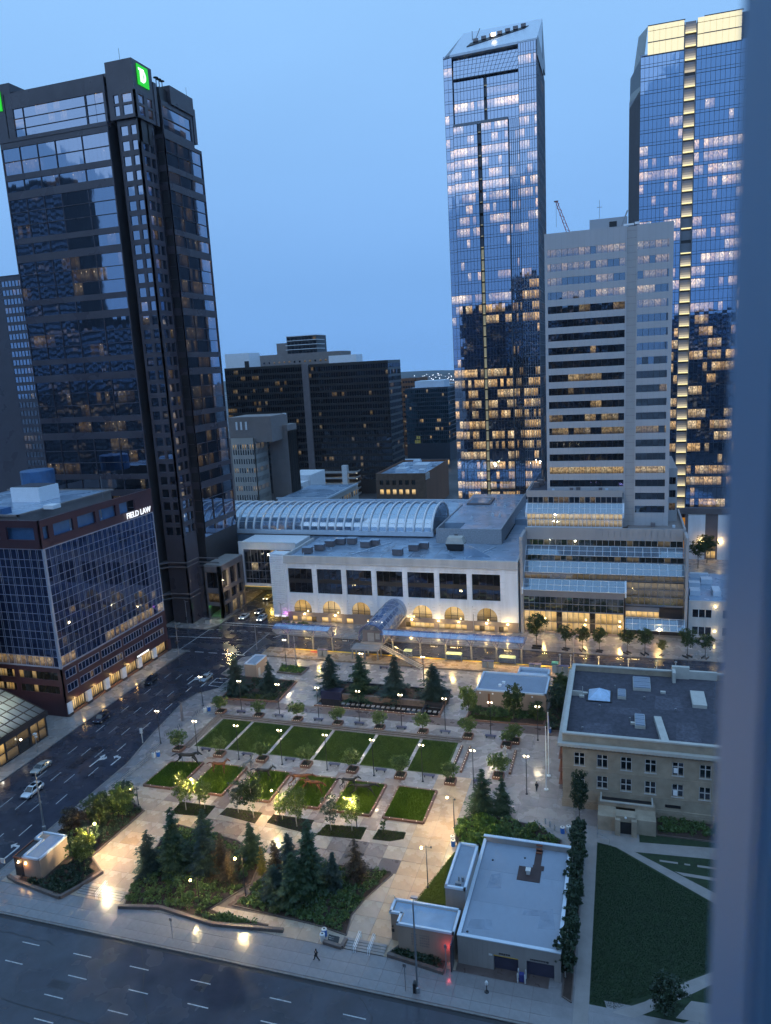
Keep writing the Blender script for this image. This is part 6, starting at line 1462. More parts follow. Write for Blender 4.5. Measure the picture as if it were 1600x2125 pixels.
for x in (-84,-78,-56,-48,-41,-34,-27,-18,-6,4): lamp((x,175.2,4.6), 1300, (1,.62,.20), .25)
# glazed tube footbridge
t = thing('tube_footbridge', 'glazed tube footbridge crossing the tram avenue into the limestone hall', 'footbridge', (-63,188,0))
n = 12; Rr = 3.5; CX = -62.9
def ring(y, k, r=Rr, zc=5.2): a = -.35+(PI+.7)*k/n; return (CX+r*math.cos(a), y, zc+r*math.sin(a))
ys = [176.4+k*2.9 for k in range(9)]
for i in range(8):
    q = MB()
    for k in range(n): q.quad(ring(ys[i]+.04,k), ring(ys[i+1]-.04,k), ring(ys[i+1]-.04,k+1), ring(ys[i]+.04,k+1))
    part('glass_ring', q, M['canopyglass'], t, smooth=True)
for i in range(9): q = MB(); q.tube([ring(ys[i],k,Rr+.05) for k in range(n+1)], .09 if i else .22, 5); part('hoop', q, M['metal'] if i else M['bluegreen'], t, smooth=True)
q = MB()
for k in (1,3,5,7,9,11): q.tube([ring(ys[0],k), ring(ys[-1],k)], .05, 4)
part('tube_rails', q, M['metal'], t)
q = MB(); q.box(CX-3.2,176.5,3.2,CX+3.2,199.5,3.75); part('deck', q, M['concrete'], t)
q = MB(); q.box(CX-2.6,176.9,3.75,CX+2.6,177.1,7.0); part('end_screen', q, M['granite2'], t)
q = MB(); q.box(CX-1.2,176.78,3.9,CX+.6,176.9,6.3); q.box(CX+1.0,176.8,4.6,CX+2.2,176.9,6.2); part('end_door', q, M['metal'], o if False else t)
q = MB(); q.box(CX-4.6,172.6,2.9,CX+3.0,176.8,3.3); part('landing', q, M['concrete'], t)
q = MB()
for x in (CX-4.4,CX-1.0,CX+2.6): q.tube([(x,173.2,.1),(x,173.2,2.9)], .2, 6); q.tube([(x,176,.1),(x,176,2.9)], .2, 6)
part('landing_posts', q, M['metal'], t)
q = MB()
for k in range(9): x = CX-4.6+k*.95; q.tube([(x,172.6,3.3),(x,172.6,4.4)], .03, 4)
q.tube([(CX-4.6,172.6,4.4),(CX+3,172.6,4.4)], .04, 4); q.tube([(CX-4.6,172.6,4.4),(CX-4.6,176.6,4.4)], .04, 4); part('landing_rail', q, M['metal'], t)
q = MB(); 
for k in range(6): q.cbox(CX-2.0+k*.8,180,8.3,.2,.1,.06)
part('tube_lights', q, M['lampwhite'], t); lamp((CX,184,7.4), 120, (1,.9,.7), .3); lamp((CX-1,175,2.5), 90, (1,.78,.4), .2)
# open stair down to the plaza
t = thing('open_stair', 'open steel stair descending from the glass tube to the plaza', 'stair', (-54,173,0))
A_ = Vector((-59.6,175.4,3.2)); B_ = Vector((-47.6,170.6,.2)); nst = 22
for k in range(nst): p = A_.lerp(B_, k/(nst-1)); q = MB(); q.cbox(0,0,0,.45,2.2,.07); put('tread', q.mesh('tread', M['metal']), t, loc=p, rot=math.atan2(B_.y-A_.y, B_.x-A_.x))
dv = (B_-A_); pn_ = Vector((-dv.y,dv.x,0)).normalized()*1.15
for s_ in (-1,1):
    q = MB(); q.tube([A_+pn_*s_, B_+pn_*s_], .11, 4); part('stringer', q, M['granite2'], t)
    q = MB(); q.tube([A_+pn_*s_+Vector((0,0,1.05)), B_+pn_*s_+Vector((0,0,1.05))], .05, 5)
    for k in range(0, 23): p = A_.lerp(B_, k/22)+pn_*s_; q.tube([p, p+Vector((0,0,1.05))], .025, 4)
    part('balustrade', q, M['metal'], t)
q = MB()
for f in (.35,.7): p = A_.lerp(B_, f); q.tube([(p.x,p.y,.1),(p.x,p.y,p.z)], .12, 5)
part('stair_posts', q, M['metal'], t)
# platform shelters, machines, signs, rails
k = 0
for x, w, nm in ((-52.9,2.2,'beside the stair foot'),(-40.6,4.2,'left of the twin machines'),(-26.9,4.2,'right of the twin machines')):
    t = thing('platform_shelter', 'small green-roofed glass platform shelter %s' % nm, 'shelter', (x,178.3,.3), 'platform shelters')
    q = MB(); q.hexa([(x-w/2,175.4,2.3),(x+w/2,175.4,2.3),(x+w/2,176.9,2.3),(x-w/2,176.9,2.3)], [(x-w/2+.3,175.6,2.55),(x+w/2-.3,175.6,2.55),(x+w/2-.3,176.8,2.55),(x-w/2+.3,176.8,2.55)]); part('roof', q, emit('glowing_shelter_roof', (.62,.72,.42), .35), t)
    q = MB(); q.box(x-w/2,176.6,.3,x+w/2,176.65,2.3); part('back_pane', q, M['glassroof'], t)
    for xx in (x-w/2+.06,x+w/2-.06):
        for yy in (175.5,176.7): q = MB(); q.tube([(xx,yy,.3),(xx,yy,2.3)], .05, 5); part('post', q, M['metal'], t)
    q = MB(); q.box(x-w/2+.2,176.0,.72,x+w/2-.2,176.4,.78); part('bench', q, M['bench'], t)
for x, nm in ((-31.4,'beneath the canopy, centre'),(-19.8,'at the canopy end'),(-76.0,'under the short canopy'),(9.6,'behind the sandstone hall roof'),(-13.2,'by the small green kiosk')):
    t = thing('ticket_machine', 'grey ticket machine pair on the platform %s' % nm, 'ticket machine', (x,173.6,.3), 'platform ticket machines')
    for d in (-.75,.75): q = MB(); q.box(x+d-.62,173.2,.3,x+d+.62,174.0,2.0); o = part('cabinet', q, mat('machine_grey', (.34,.33,.30), .5) if 'machine_grey' not in bpy.data.materials else bpy.data.materials['machine_grey'], t); q = MB(); q.box(x+d-.3,173.17,1.1,x+d+.3,173.2,1.7); part('screen', q, M['whitesign'], o)
    q = MB(); q.box(x-1.5,173.1,2.0,x+1.5,174.1,2.12); part('top', q, M['bluegreen'], t)
for i, x in enumerate((-81.8,-46.2,-40.8,-27.0,-8.6,3.6,-70.8)):
    t = thing('platform_sign', 'dark hanging station name board, %s along the platform' % ORD[i], 'sign', (x,178.2,0), 'station name boards')
    q = MB(); q.box(x-1.2,177.6,3.1,x+1.2,177.7,3.55); part('board', q, M['black'], t); q = MB(); q.tube([(x-.9,177.7,3.55),(x-.9,177.7,5.4)], .03, 4); q.tube([(x+.9,177.7,3.55),(x+.9,177.7,5.4)], .03, 4); part('hangers', q, M['metal'], t)
    q = MB(); q.box(x-.9,177.58,3.24,x+.4,177.6,3.42); q.box(x+.7,177.58,3.22,x+.95,177.6,3.44); part('board_marks', q, M['binwhite'], t)
for i, x in enumerate((-14.0,-11.4,-4.8,2.0,8.4,12.6)):
    t = thing('platform_pole', 'pale platform lamp pole, %s from the green kiosk' % ORD[i], 'lamp post', (x,176.9,.3), 'platform poles')
    q = MB(); q.tube([(x,176.2,.3),(x,176.2,3.6)], .12, 6); part('pole', q, M['sandpale'], t); q = MB(); q.lathe([(.1,3.6),(.3,3.7),(.3,3.9),(.08,4.0)], 8, (x,176.2)); part('head', q, M['metal'], t)
t = thing('green_kiosk', 'narrow green-topped kiosk at the end of the platform', 'kiosk', (-13.4,174.6,.3))
q = MB(); q.box(-15.6,173.2,.3,-14.4,174.4,2.4); part('body', q, M['sandpale'], t); q = MB(); q.box(-15.8,173,2.4,-14.2,174.6,2.7); part('roof', q, mat('green_roof', (.05,.22,.20), .5), t)
# guard rail and big rails along the station forecourt
t = thing('guard_railing', 'steel guard railing along the station forecourt left of the stair', 'railing', (-83,171,.1))
for k in range(16): q = MB(); q.tube([(-90.2+k*1.0,170.4,.1),(-90.2+k*1.0,170.4,1.2)], .04, 4); part('post', q, M['metal'], t)
q = MB(); q.tube([(-90.2,170.4,1.2),(-75.2,170.4,1.2)], .05, 4); q.tube([(-90.2,170.4,.7),(-75.2,170.4,.7)], .03, 4); part('rails', q, M['metal'], t)
t = thing('guard_railing', 'low steel guard railing on the far side of the tram tracks', 'railing', (-55,189,.1))
q = MB(); 
for z in (.5,1.0): q.tube([(-94,187.8,z),(-26,187.8,z)], .05, 4)
part('rails', q, M['metal'], t)
for k in range(24): q = MB(); q.tube([(-94+k*2.95,187.8,.1),(-94+k*2.95,187.8,1.0)], .04, 4); part('post', q, M['metal'], t)

# ================================================================ STREET FURNITURE
def arm_lamp():
    t = thing('lamp_post', 'x', 'lamp post')
    q = MB(); q.lathe([(.24,0),(.24,.12),(.09,.2),(.07,3.5),(.055,6.9)], 8); part('pole', q, M['black'], t, local=True)
    for s_ in (-1,1):
        q = MB(); q.tube([(0,0,6.75),(s_*.2,0,6.95),(s_*.34,0,7.25)], .04, 5); o = part('arm', q, M['black'], t, local=True)
        q = MB(); q.lathe([(.05,7.18),(.13,7.26),(.16,7.36),(.05,7.44)], 8, (s_*.36,0)); part('lamp_head', q, M['lampwhite'], o, local=True)
    return t
lp0 = arm_lamp(); first = True
def put_lamp(x, y, label, group, power=70, rz=0, col=(1,.80,.50)):
    global first
    if first: o = lp0; first = False; o.location = (x,y,.14); o.rotation_euler = (0,0,rz); o['label'] = label; o['group'] = group
    else: o = clone(lp0, (x,y,.14), rz, None, label, group)
    if power: lamp((x,y,7.55), power, col, .22)
    return o
for i in range(8):
    put_lamp(-82.0+9.5*i if i else -81.9, 120.2, '%s twin-arm black lamp post from the street, along the lower edge of the lawns' % ORD[i].capitalize(), 'lamp posts below the lawns', 820)
    put_lamp(-82.3+9.53*i, 139.7, '%s twin-arm black lamp post from the street, along the upper edge of the lawns' % ORD[i].capitalize(), 'lamp posts above the lawns', 720)
put_lamp(-92.4,122.7,'Twin-arm lamp post beside the street bins at the lower lawn corner','kerbside lamp posts',450); put_lamp(-92.7,140.3,'Twin-arm lamp post by the street at the upper lawn corner','kerbside lamp posts',450)
put_lamp(-83.0,165.4,'Twin-arm lamp post in front of the station forecourt','forecourt lamp posts',900); put_lamp(-60,160,'Short lamp post behind the conifers near the open stair','forecourt lamp posts',900); put_lamp(-44.6,160.5,'Lamp post behind the right conifer below the stair foot','forecourt lamp posts',900)
# floodlight posts
def flood():
    t = thing('flood_lamp', 'x', 'lamp post')
    q = MB(); q.lathe([(.22,0),(.22,.1),(.08,.2),(.06,6.6)], 8); part('pole', q, M['black'], t, local=True)
    for s_, m in ((-1,M['lampyellow']),(1,M['black'])):
        q = MB(); q.tube([(0,0,6.4),(s_*.6,-.75,6.75)], .04, 5); o = part('arm', q, M['black'], t, local=True); q = MB(); q.cbox(s_*.7,-.85,6.85,.24,.24,.24); part('lamp_head', q, m, o, local=True)
    return t
fl0 = flood(); fl0.location = (-71.7,104.1,.2); fl0['label'] = 'lit yellow floodlight post in the first birch bed'; fl0['group'] = 'floodlight posts'
for (x, y, s_, lb, pw) in ((-71.7,104.1,.82,None,4000),(-56.0,104.3,.78,'lit yellow floodlight post in the third birch bed',3600),(-41.7,104.0,.85,'thin lamp post among the glowing yellow birch leaves',4200),(-25.9,107.8,.86,'bright lamp post beside the lime-green shrubbery',2600),(-26.7,93.0,1.05,'tall lamp post by the garage lawn with an added light',2000),(-52.4,84.9,1.0,'lamp post on the path through the conifer grove',2600),(-58.4,82.0,.66,'short lamp post standing in the shrubs of the grove',700),(-83.0,101.8,.55,'short lamp post at the tip of the kerbside shrub bed',700),(-80.7,86.3,.95,'lit lamp post among the glowing leaves behind the stair hut',6500)):  # the garage lawn post gets an added light to brighten the paving
    if lb and 'behind the stair hut' in lb:
        clone(fl0, (x,y,.14), PI-.2, (1,1,s_), lb); lamp((x+1.3,y+.6,6.85*s_+.2), pw, (1,.76,.40), .16); continue
    if lb: clone(fl0, (x,y,.14), R.uniform(-.3,.3), (1,1,s_), lb)
    else: fl0.scale = (1,1,s_)
    if pw: lamp((x-.72,y-.62,6.85*s_-.1), pw, (1,.74,.32), .16)
# tall street lamps and traffic signals
def tall(x, y, h, label, arm=None, head=True):
    t = thing('street_lamp', label, 'street lamp', (x,y,.1)); q = MB(); q.lathe([(.3,.1),(.3,.9),(.15,1.0),(.09,h)], 8, (x,y)); part('pole', q, M['metal'], t)
    if arm: q = MB(); q.tube([(x,y,h),(x+arm[0],y+arm[1],h+.4)], .06, 5); part('arm', q, M['metal'], t); q = MB(); q.cbox(x+arm[0],y+arm[1],h+.36,.8,.4,.16); part('head', q, M['metal'], t)
    return t
tall(-94.9,91.6,11.2,'tall grey street lamp pole behind the stair hut by the kerb'); t = tall(-23.4,74.6,12.6,'tall grey street lamp pole in front of the garage entry wing',(0,.6)); q = MB(); q.box(-23.9,74.3,.1,-23.55,74.9,1.5); part('cabinet', q, M['black'], t)
t = tall(-119.3,197.6,12.5,'tall pale lamp pole beside the granite portico',(.8,0)); q = MB(); q.cbox(-118.5,197.6,12.72,.6,.3,.08); part('lens', q, M['lampwhite'], t); lamp((-118.5,197.6,12.5), 2600, (1,.78,.42), .3)
t = thing('pedestrian_pole', 'slim pale pole with cameras at the kerb beside the lane arrow', 'pole', (-96.4,122.1,.1))
q = MB(); q.tube([(-96.4,122.1,.1),(-96.4,122.1,3.5)], .1, 6); part('pole', q, M['sandpale'], t); q = MB()
for z in (2.5,2.9,3.3): q.cbox(-96.4,122.0,z,.6,.3,.22)
part('camera_heads', q, M['binwhite'], t)
t = thing('wayfinding_post', 'dark wayfinding post on the pavement near the upper lawn corner', 'post', (-93.4,132.7,.1))
q = MB(); q.hexa([(-93.7,132.5,.1),(-93.1,132.5,.1),(-93.1,132.9,.1),(-93.7,132.9,.1)], [(-93.55,132.6,4.7),(-93.25,132.6,4.7),(-93.25,132.8,4.7),(-93.55,132.8,4.7)]); part('post', q, M['granite2'], t); q = MB(); q.lathe([(.1,4.7),(.3,4.8),(.1,5.0)], 8, (-93.4,132.7)); part('cap', q, M['black'], t)
t = thing('camera_pole', 'pole with two white camera heads near the corner shop', 'pole', (-114.7,114,.1))
q = MB(); q.tube([(-116.6,114,.1),(-116.6,114,4.2)], .09, 6); part('pole', q, M['metal'], t); q = MB(); q.cbox(-116.6,114,4.2,.7,.5,.35); q.cbox(-116.4,114,3.6,.4,.4,.3); part('camera_heads', q, M['binwhite'], t)
def signal(x, y, h, face, label, mast=None, lit=True):
    t = thing('traffic_signal', label, 'traffic signal', (x,y,.1), 'junction signals')
    q = MB(); q.lathe([(.22,.1),(.2,.8),(.12,1.0),(.09,h)], 8, (x,y)); part('pole', q, M['metal'], t)
    if mast: q = MB(); q.tube([(x,y,h*.97),(x+mast[0],y+mast[1],h*.97+.3)], .07, 5); q.tube([(x,y,h),(x-mast[0]*.5,y-mast[1]*.5,h+.2)], .05, 5); part('mast_arm', q, M['metal'], t)
    ux, uy = face; hx, hy = x+ux*.35, y+uy*.35
    q = MB(); q.cbox(hx,hy,3.3,.34,.34,1.05); o = part('signal_head', q, M['black'], t)
    for k, z in enumerate((3.65,3.3,2.95)):
        q = MB(); q.lathe([(.02,z-.13),(.13,z-.06),(.13,z+.06),(.02,z+.13)], 8, (hx+ux*.18,hy+uy*.18)); part('lens', q, M['redsignal'] if (k == 0 and lit) else M['black'], o)
    return t
signal(-126.4,187.7,8.8,(0,-1),'traffic signal showing red in front of the granite tower',(1.4,-.6)); signal(-94.7,188.4,9.2,(0,-1),'traffic signal showing red under the pyramid-clad shaft',(1.3,0)); signal(-96.2,174.6,7.7,(0,1),'traffic signal pole at the corner of the station forecourt',None,False); signal(-117.4,168.6,9.5,(0,-1),'signal pole at the foot of the maroon office block corner',None,False)
t = signal(-92.6,79.2,4.6,(.9,-.4),'black pedestrian signal with an amber hand at the bottom left corner',None,False); q = MB(); q.box(-91.9,78.6,3.3,-91.5,78.7,3.9); part('hand_lens', q, M['handsignal'], t); q = MB(); q.box(-91.2,78.8,3.6,-90.4,78.9,4.4); part('sign_plate', q, M['binwhite'], t)
for i, (x, y) in enumerate(((-80.6,166.3),(-10.8,177.6),(-38,190))):
    tall(x, y, 8.3, ('steel catenary pole in front of the forecourt bed','steel catenary pole beside the platform end','steel catenary pole before the limestone hall')[i])
# benches
def bench0():
    t = thing('park_bench', 'x', 'bench')
    for k in range(4): q = MB(); q.box(-1.15,-.36+k*.19,.44,1.15,-.36+k*.19+.15,.49); part('slat', q, M['bench'], t, local=True)
    for x in (-.8,.8): q = MB(); q.box(x-.05,-.32,0,x+.05,.36,.43); part('leg', q, M['black'], t, local=True)
    return t
bn0 = bench0()
for r, (y, n0, nm) in enumerate(((121.9,0,'below'),(138.9,0,'above'))):
    for i in range(7):
        x = -81.0+9.45*i if r == 0 else -82.0+9.5*i
        lb = '%s dark slatted bench from the street in the row %s the lawns' % (ORD[i].capitalize(), nm)
        if r == 0 and i == 0: bn0.location = (x,y,.14); bn0['label'] = lb; bn0['group'] = 'benches round the lawns'
        else: clone(bn0, (x,y,.14), R.uniform(-.02,.02), None, lb, 'benches round the lawns')
clone(bn0, (-57.2,168.6,.14), 0, None, 'pale-topped bench at the foot of the open stair', 'benches round the lawns')
# bins
def bin0():
    t = thing('litter_bin', 'x', 'bin'); q = MB(); q.lathe([(.34,0),(.36,.1),(.36,.95),(.30,1.05)], 12); part('body', q, M['binblue'], t, local=True); q = MB(); q.lathe([(.37,.98),(.37,1.06),(.2,1.12)], 12); part('lid', q, M['binwhite'], t, local=True); q = MB(); q.lathe([(.15,1.1),(.15,1.13)], 10); part('opening', q, M['black'], t, local=True); return t
def bin1():
    t = thing('litter_bin', 'x', 'bin'); q = MB(); q.lathe([(.34,0),(.36,.1),(.36,.95),(.30,1.05)], 12); part('body', q, M['binwhite'], t, local=True); q = MB(); q.lathe([(.37,.98),(.37,1.06),(.2,1.12)], 12); part('lid', q, M['binwhite'], t, local=True); q = MB(); q.lathe([(.15,1.1),(.15,1.13)], 10); part('opening', q, M['black'], t, local=True); return t
BI = [(-38.1,80.5,0,'blue bin beside the name plaque at the south pavement'),(-38.0,79.6,1,'white bin beside the name plaque at the south pavement'),(-25.4,104.2,1,'white bin at the lime-green shrubbery edge'),(-25.1,103.2,0,'blue bin at the lime-green shrubbery edge'),(-8.6,110.4,0,'blue bin near the columnar poplars by the sandstone hall'),(-7.7,110.9,1,'white bin near the columnar poplars by the sandstone hall'),(-90.3,117.2,1,'white bin at the end of the street railing'),(-89.7,117.9,0,'blue bin at the end of the street railing'),(-90.5,137.5,1,'white bin by the upper lawn corner'),(-90.0,138.4,0,'blue bin by the upper lawn corner'),(-13.6,143.4,0,'lone blue bin at the flagpole end of the pavilion bed')]
b0, b1 = bin0(), bin1(); u = [True, True]
for (x, y, k, lb) in BI:
    src = (b0, b1)[k]
    if u[k]: src.location = (x,y,.14); src['label'] = lb; src['group'] = 'litter bins'; u[k] = False
    else: clone(src, (x,y,.14), 0, None, lb, 'litter bins')
# flagpoles, bollards, meters
for (x, y, h, lb) in ((-12.3,122.3,12.2,'nearer white flagpole beside the walking person'),(-12.3,126.9,12.6,'farther white flagpole with a hanging blue flag')):
    t = thing('flagpole', lb, 'flagpole', (x,y,.14), 'plaza flagpoles'); q = MB(); q.lathe([(.4,.14),(.4,.3),(.1,.35),(.09,6),(.05,h)], 8, (x,y)); part('pole', q, M['white'], t); q = MB(); q.lathe([(.02,h),(.12,h+.1),(.02,h+.22)], 8, (x,y)); part('finial', q, M['white'], t)
    if y > 125: q = MB(); q.hexa([(x-.05,y,h-3.2),(x+.25,y+.05,h-3.4),(x+.25,y+.1,h-3.4),(x-.05,y+.05,h-3.2)], [(x-.05,y,h-.4),(x+.15,y+.1,h-.6),(x+.15,y+.15,h-.6),(x-.05,y+.05,h-.4)]); part('flag', q, mat('blue_flag', (.03,.05,.25), .8), t)
for i, (x, y) in enumerate(((-11.5,112.2),(-10.7,111.5),(-9.9,110.8))):
    t = thing('bollard', '%s slim steel bollard from the shrubbery in the slanting row by the bins' % ORD[i], 'bollard', (x,y,.14), 'bollards by the shrubbery'); q = MB(); q.lathe([(.1,.14),(.1,1.1),(.06,1.2)], 8, (x,y)); part('post', q, M['metal'], t); q = MB(); q.lathe([(.11,.9),(.11,1.0)], 8, (x,y)); part('band', q, M['binwhite'], t)
t = thing('parking_meter', 'parking meter standing alone on the south pavement', 'parking meter', (-15.2,76.7,.14)); q = MB(); q.lathe([(.3,.14),(.26,.22),(.06,.3),(.05,1.2)], 8, (-15.2,76.7)); part('post', q, M['black'], t); q = MB(); q.lathe([(.1,1.15),(.2,1.3),(.2,1.55),(.1,1.7)], 8, (-15.2,76.7)); part('head', q, M['binwhite'], t)
for (x, y, h, lb) in ((-24.9,74.5,4.0,'thin sign post at the kerb left of the tall street lamp'),(-58.4,75.0,3.4,'thin sign post at the kerb before the conifer grove'),(-20.6,78.3,4.3,'slim pole at the corner of the garage planter')):
    t = thing('sign_post', lb, 'post', (x,y,.14)); q = MB(); q.tube([(x,y,.14),(x,y,h)], .06, 6); part('post', q, M['metal'], t); q = MB(); q.box(x-.2,y-.04,h-.5,x+.2,y-.01,h-.05); part('plate', q, M['granite2'], t)
# railings along the street edge, upper left
for i, (y0, y1, x) in enumerate(((104.5,116.5,-91.4),(116.8,121.6,-91.8))):
    t = thing('street_railing', ('long low railing in three bars along the street pavement','short low railing beyond the street bins')[i], 'railing', (x,y0,.1), 'street railings')
    for z in (.35,.75,1.15): q = MB(); q.tube([(x,y0,z),(x+.6*(i == 0),y1,z)], .06, 5); part('bar', q, M['metal'], t)
    n = int((y1-y0)/2)
    for k in range(n+1): f = k/n; q = MB(); q.tube([(x+.6*(i==0)*f,y0+(y1-y0)*f,.1),(x+.6*(i==0)*f,y0+(y1-y0)*f,1.15)], .05, 5); part('post', q, M['metal'], t)
for i, (x, y) in enumerate(((-93.4,125.6),(-92.6,128.8),(-92.2,135.6),(-88.6,139.0))):
    t = thing('bicycle_rack', '%s looped bicycle rack from the railing along the street pavement' % ORD[i], 'bike rack', (x,y,.14), 'bicycle racks')
    for k in range(3): q = MB(); q.tube([(x,y+k*.7,.14),(x,y+k*.7,.8),(x+.3,y+k*.7,1.0),(x+.6,y+k*.7,.8),(x+.6,y+k*.7,.14)], .035, 5); part('loop', q, M['black'], t)
for i, (x, y) in enumerate(((-95.6,99),(-96,103.5),(-95.8,110.6),(-96,135))):
    t = MB(); t.box(x+1.6,y,.115,x+3.2,y+2.0,.153); struct('pavement_grate', t, M['granite2'])
for (x, y) in ((-97,126.6),(-13,73.0),(-109,122)): q = MB(); q.lathe([(.5,0.0),(.5,.008)], 12, (x,y)); struct('manhole_cover', q, M['black'])

# ================================================================ WALLS, STAIRS, FOUNTAIN, SEATS
def lowwall(name, label, pts, w, z0, z1, m, cat='wall', capm=None):
    t = thing(name, label, cat, (pts[0][0],pts[0][1],z0))
    for a, b_ in zip(pts[:-1], pts[1:]):
        L_ = math.hypot(b_[0]-a[0], b_[1]-a[1]); n = max(1, int(L_/1.6))
        for k in range(n):
            p0 = (a[0]+(b_[0]-a[0])*k/n, a[1]+(b_[1]-a[1])*k/n); p1 = (a[0]+(b_[0]-a[0])*((k+1)/n-.012/L_*1), a[1]+(b_[1]-a[1])*((k+1)/n-.012/L_))
            q = MB(); q.obox(p0, p1, w, z0, z1+R.uniform(-.006,.006)); part('wall_stone', q, m, t)
    return t
lowwall('retaining_wall', 'low stone retaining wall along the front of the conifer grove', [(-69.7,78.3),(-63.5,79.6),(-54.3,78.5),(-43.9,79.8)], .5, .1, .62, M['wallstone'])
lowwall('retaining_wall', 'low stone wall of the bed in front of the stair hut', [(-91.5,80.0),(-89.3,79.3),(-79.8,77.9),(-78.4,80.9),(-77.2,84.4)], .5, .1, .62, M['wallstone'])
lowwall('retaining_wall', 'low stone planter wall under the rose-lit garage wing', [(-28.7,79.2),(-20.9,78.1)], .45, .1, .6, M['wallstone'])
lowwall('retaining_wall', 'low stone plinth with the dark name plaque beside the bins', [(-37.7,79.2),(-35.0,78.9),(-34.9,80.4)], .5, .1, .6, M['wallstone'])
q = MB(); q.hexa([(-37.2,79.4,.5),(-35.6,79.3,.5),(-35.6,79.9,.9),(-37.2,80,.9)], [(-37.2,79.4,.58),(-35.6,79.3,.58),(-35.6,79.9,.98),(-37.2,80,.98)]); t = thing('name_plaque','black plaque with pale lettering on the plinth by the bins','sign',(-36.4,79.6,.5)); part('plate', q, M['black'], t); q = MB()
for r in range(2):
    for k in range(8): q.box(-37.05+k*.18,79.55+r*.18,.70+r*.12,-36.92+k*.18,79.6+r*.18,.72+r*.12)
part('plate_letters', q, M['binwhite'], t)
def steps(name, label, xa, xb, y0, n, rails):
    t = thing(name, label, 'steps', ((xa+xb)/2,y0,0))
    for k in range(n): q = MB(); q.box(xa,y0+k*.45,.1,xb,y0+k*.45+.44,.15+.05*(k+1)); part('step', q, M['slabg'], t); q = MB(); q.box(xa,y0+k*.45-.015,.12,xb,y0+k*.45,.14+.05*(k+1)); part('riser', q, M['black'], t)
    for x in rails:
        r = thing('handrail', '%s steel handrail on the %s' % (('left','right')[rails.index(x)] if len(rails) > 1 else 'single', label), 'handrail', (x,y0,.1), None)
        q = MB()
        for d in (-.12,.12): q.tube([(x+d,y0-.4,.2),(x+d,y0-.4,1.15),(x+d,y0+n*.45+.3,1.4),(x+d,y0+n*.45+.3,.35)], .035, 5); q.tube([(x+d,y0-.4,.7),(x+d,y0+n*.45+.3,.95)], .03, 5)
        part('rail', q, M['white'], r)
    return t
steps('west_steps', 'broad low steps at the left entrance to the plaza', -78.2, -70.2, 79.5, 4, [-74.2]); steps('east_steps', 'low steps at the right entrance beside the garage wing', -34.7, -29.2, 79.0, 4, [-33.1,-31.1])
# fountain wall and conifer bed
t = thing('fountain_wall', 'long dark fountain wall with stepping stones below the conifers', 'fountain', (-50,149,0))
q = MB(); q.box(-61.5,149.6,.1,-41.6,150.4,1.5); part('wall', q, M['wallstone'], t); q = MB(); q.box(-66.6,149.2,.1,-61.5,151.4,2.2); part('pump_house', q, mat('navy_cladding', (.018,.022,.06), .35), t)
q = MB(); q.box(-66.6,145.6,.1,-37.2,149.6,.19); part('basin', q, mat('wet_black_stone', (.018,.014,.014), .12, rvar=.05), t)
q = MB(); q.box(-66.8,145.3,.1,-37.0,145.7,.42); q.box(-37.6,145.7,.1,-37.2,156.6,.6); part('rim', q, M['brickred'], t); q = MB()
for k in range(20): q = MB(); q.box(-60.8+k*1.2,147.2,.17,-60.1+k*1.2,148.0,.32); part('stepping_stone', q, M['slabg'], t)
q = MB()
for k in range(22): q.cbox(-66+k*1.3,145.5,.44,.06,.06,.05)
tag(part('rim_lights', q, M['studlight'], t), kind='stuff')
q = MB(); q.box(-41.6,149.8,.1,-37.6,150.4,1.2); q.box(-41.6,145.8,.1,-41.2,149.8,.9); part('end_wall', q, M['darkwall'], t)
q = MB(); q.box(-66.4,150.4,.1,-37.6,156.8,1.0); part('bed_soil', q, M['soil'], t); q = MB(); q.box(-67,156.8,.1,-37.4,157.3,1.3); part('rear_wall', q, M['darkwall'], t)
# bed by the hut, bed by the station, bed before the pavilion
def bed(name, label, poly, z, m, edge=.3, soil='soil'):
    t = thing(name, label, 'planting bed', (poly[0][0],poly[0][1],0)); q = MB(); q.prism(poly, .1, z-.08); part('soil', q, M[soil], t)
    for a, b_ in zip(poly, poly[1:]+poly[:1]): q = MB(); q.obox(a, b_, edge, .1, z); part('edge_stone', q, m, t)
    return t
bed('shrub_bed','stone-edged conifer and shrub bed beside the utility hut',[(-90.4,144.5),(-75.9,145.4),(-76.2,156.8),(-87.2,156.9),(-91,156.9)],.5,M['brickred']); bed('shrub_bed','small stone-edged hedge bed in front of the short canopy',[(-83.6,161.2),(-76.8,160.8),(-76.6,165.2),(-84.4,165.7)],.55,M['wallstone']); bed('shrub_bed','brick-edged bed in front of the tan pavilion',[(-31.6,145.2),(-15,145.8),(-14.8,151.6),(-31.3,151.6)],.45,M['brickred'])
bed('shrub_bed','kerbside shrub bed behind the stair hut',[(-89.2,79.4),(-79.7,78.1),(-78.5,81),(-77.3,84.4),(-81.6,87.3),(-80.8,100.4),(-84.6,102.2),(-91.5,97),(-91.5,88)],.35,M['wallstone'],.2)
bed('grove_bed','left half of the conifer grove bed',[(-69.3,79),(-63.5,80),(-54.4,79),(-46.5,80.4),(-53.6,80.6),(-56.2,81.2),(-52.9,87.6),(-54,93),(-60,96.5),(-72.4,98.2),(-73.2,96),(-71.9,87.5),(-70.5,82.4)],.3,M['wallstone'],.16); bed('grove_bed','right half of the conifer grove bed beside the steps',[(-53.4,82.7),(-52.3,84.8),(-51.6,88.5),(-52,93.5),(-44,94.5),(-33,95),(-32.6,94.4),(-35,88.4),(-35.8,84.9),(-35.2,81.2),(-39,81.9),(-43.5,82.2)],.3,M['wallstone'],.16)
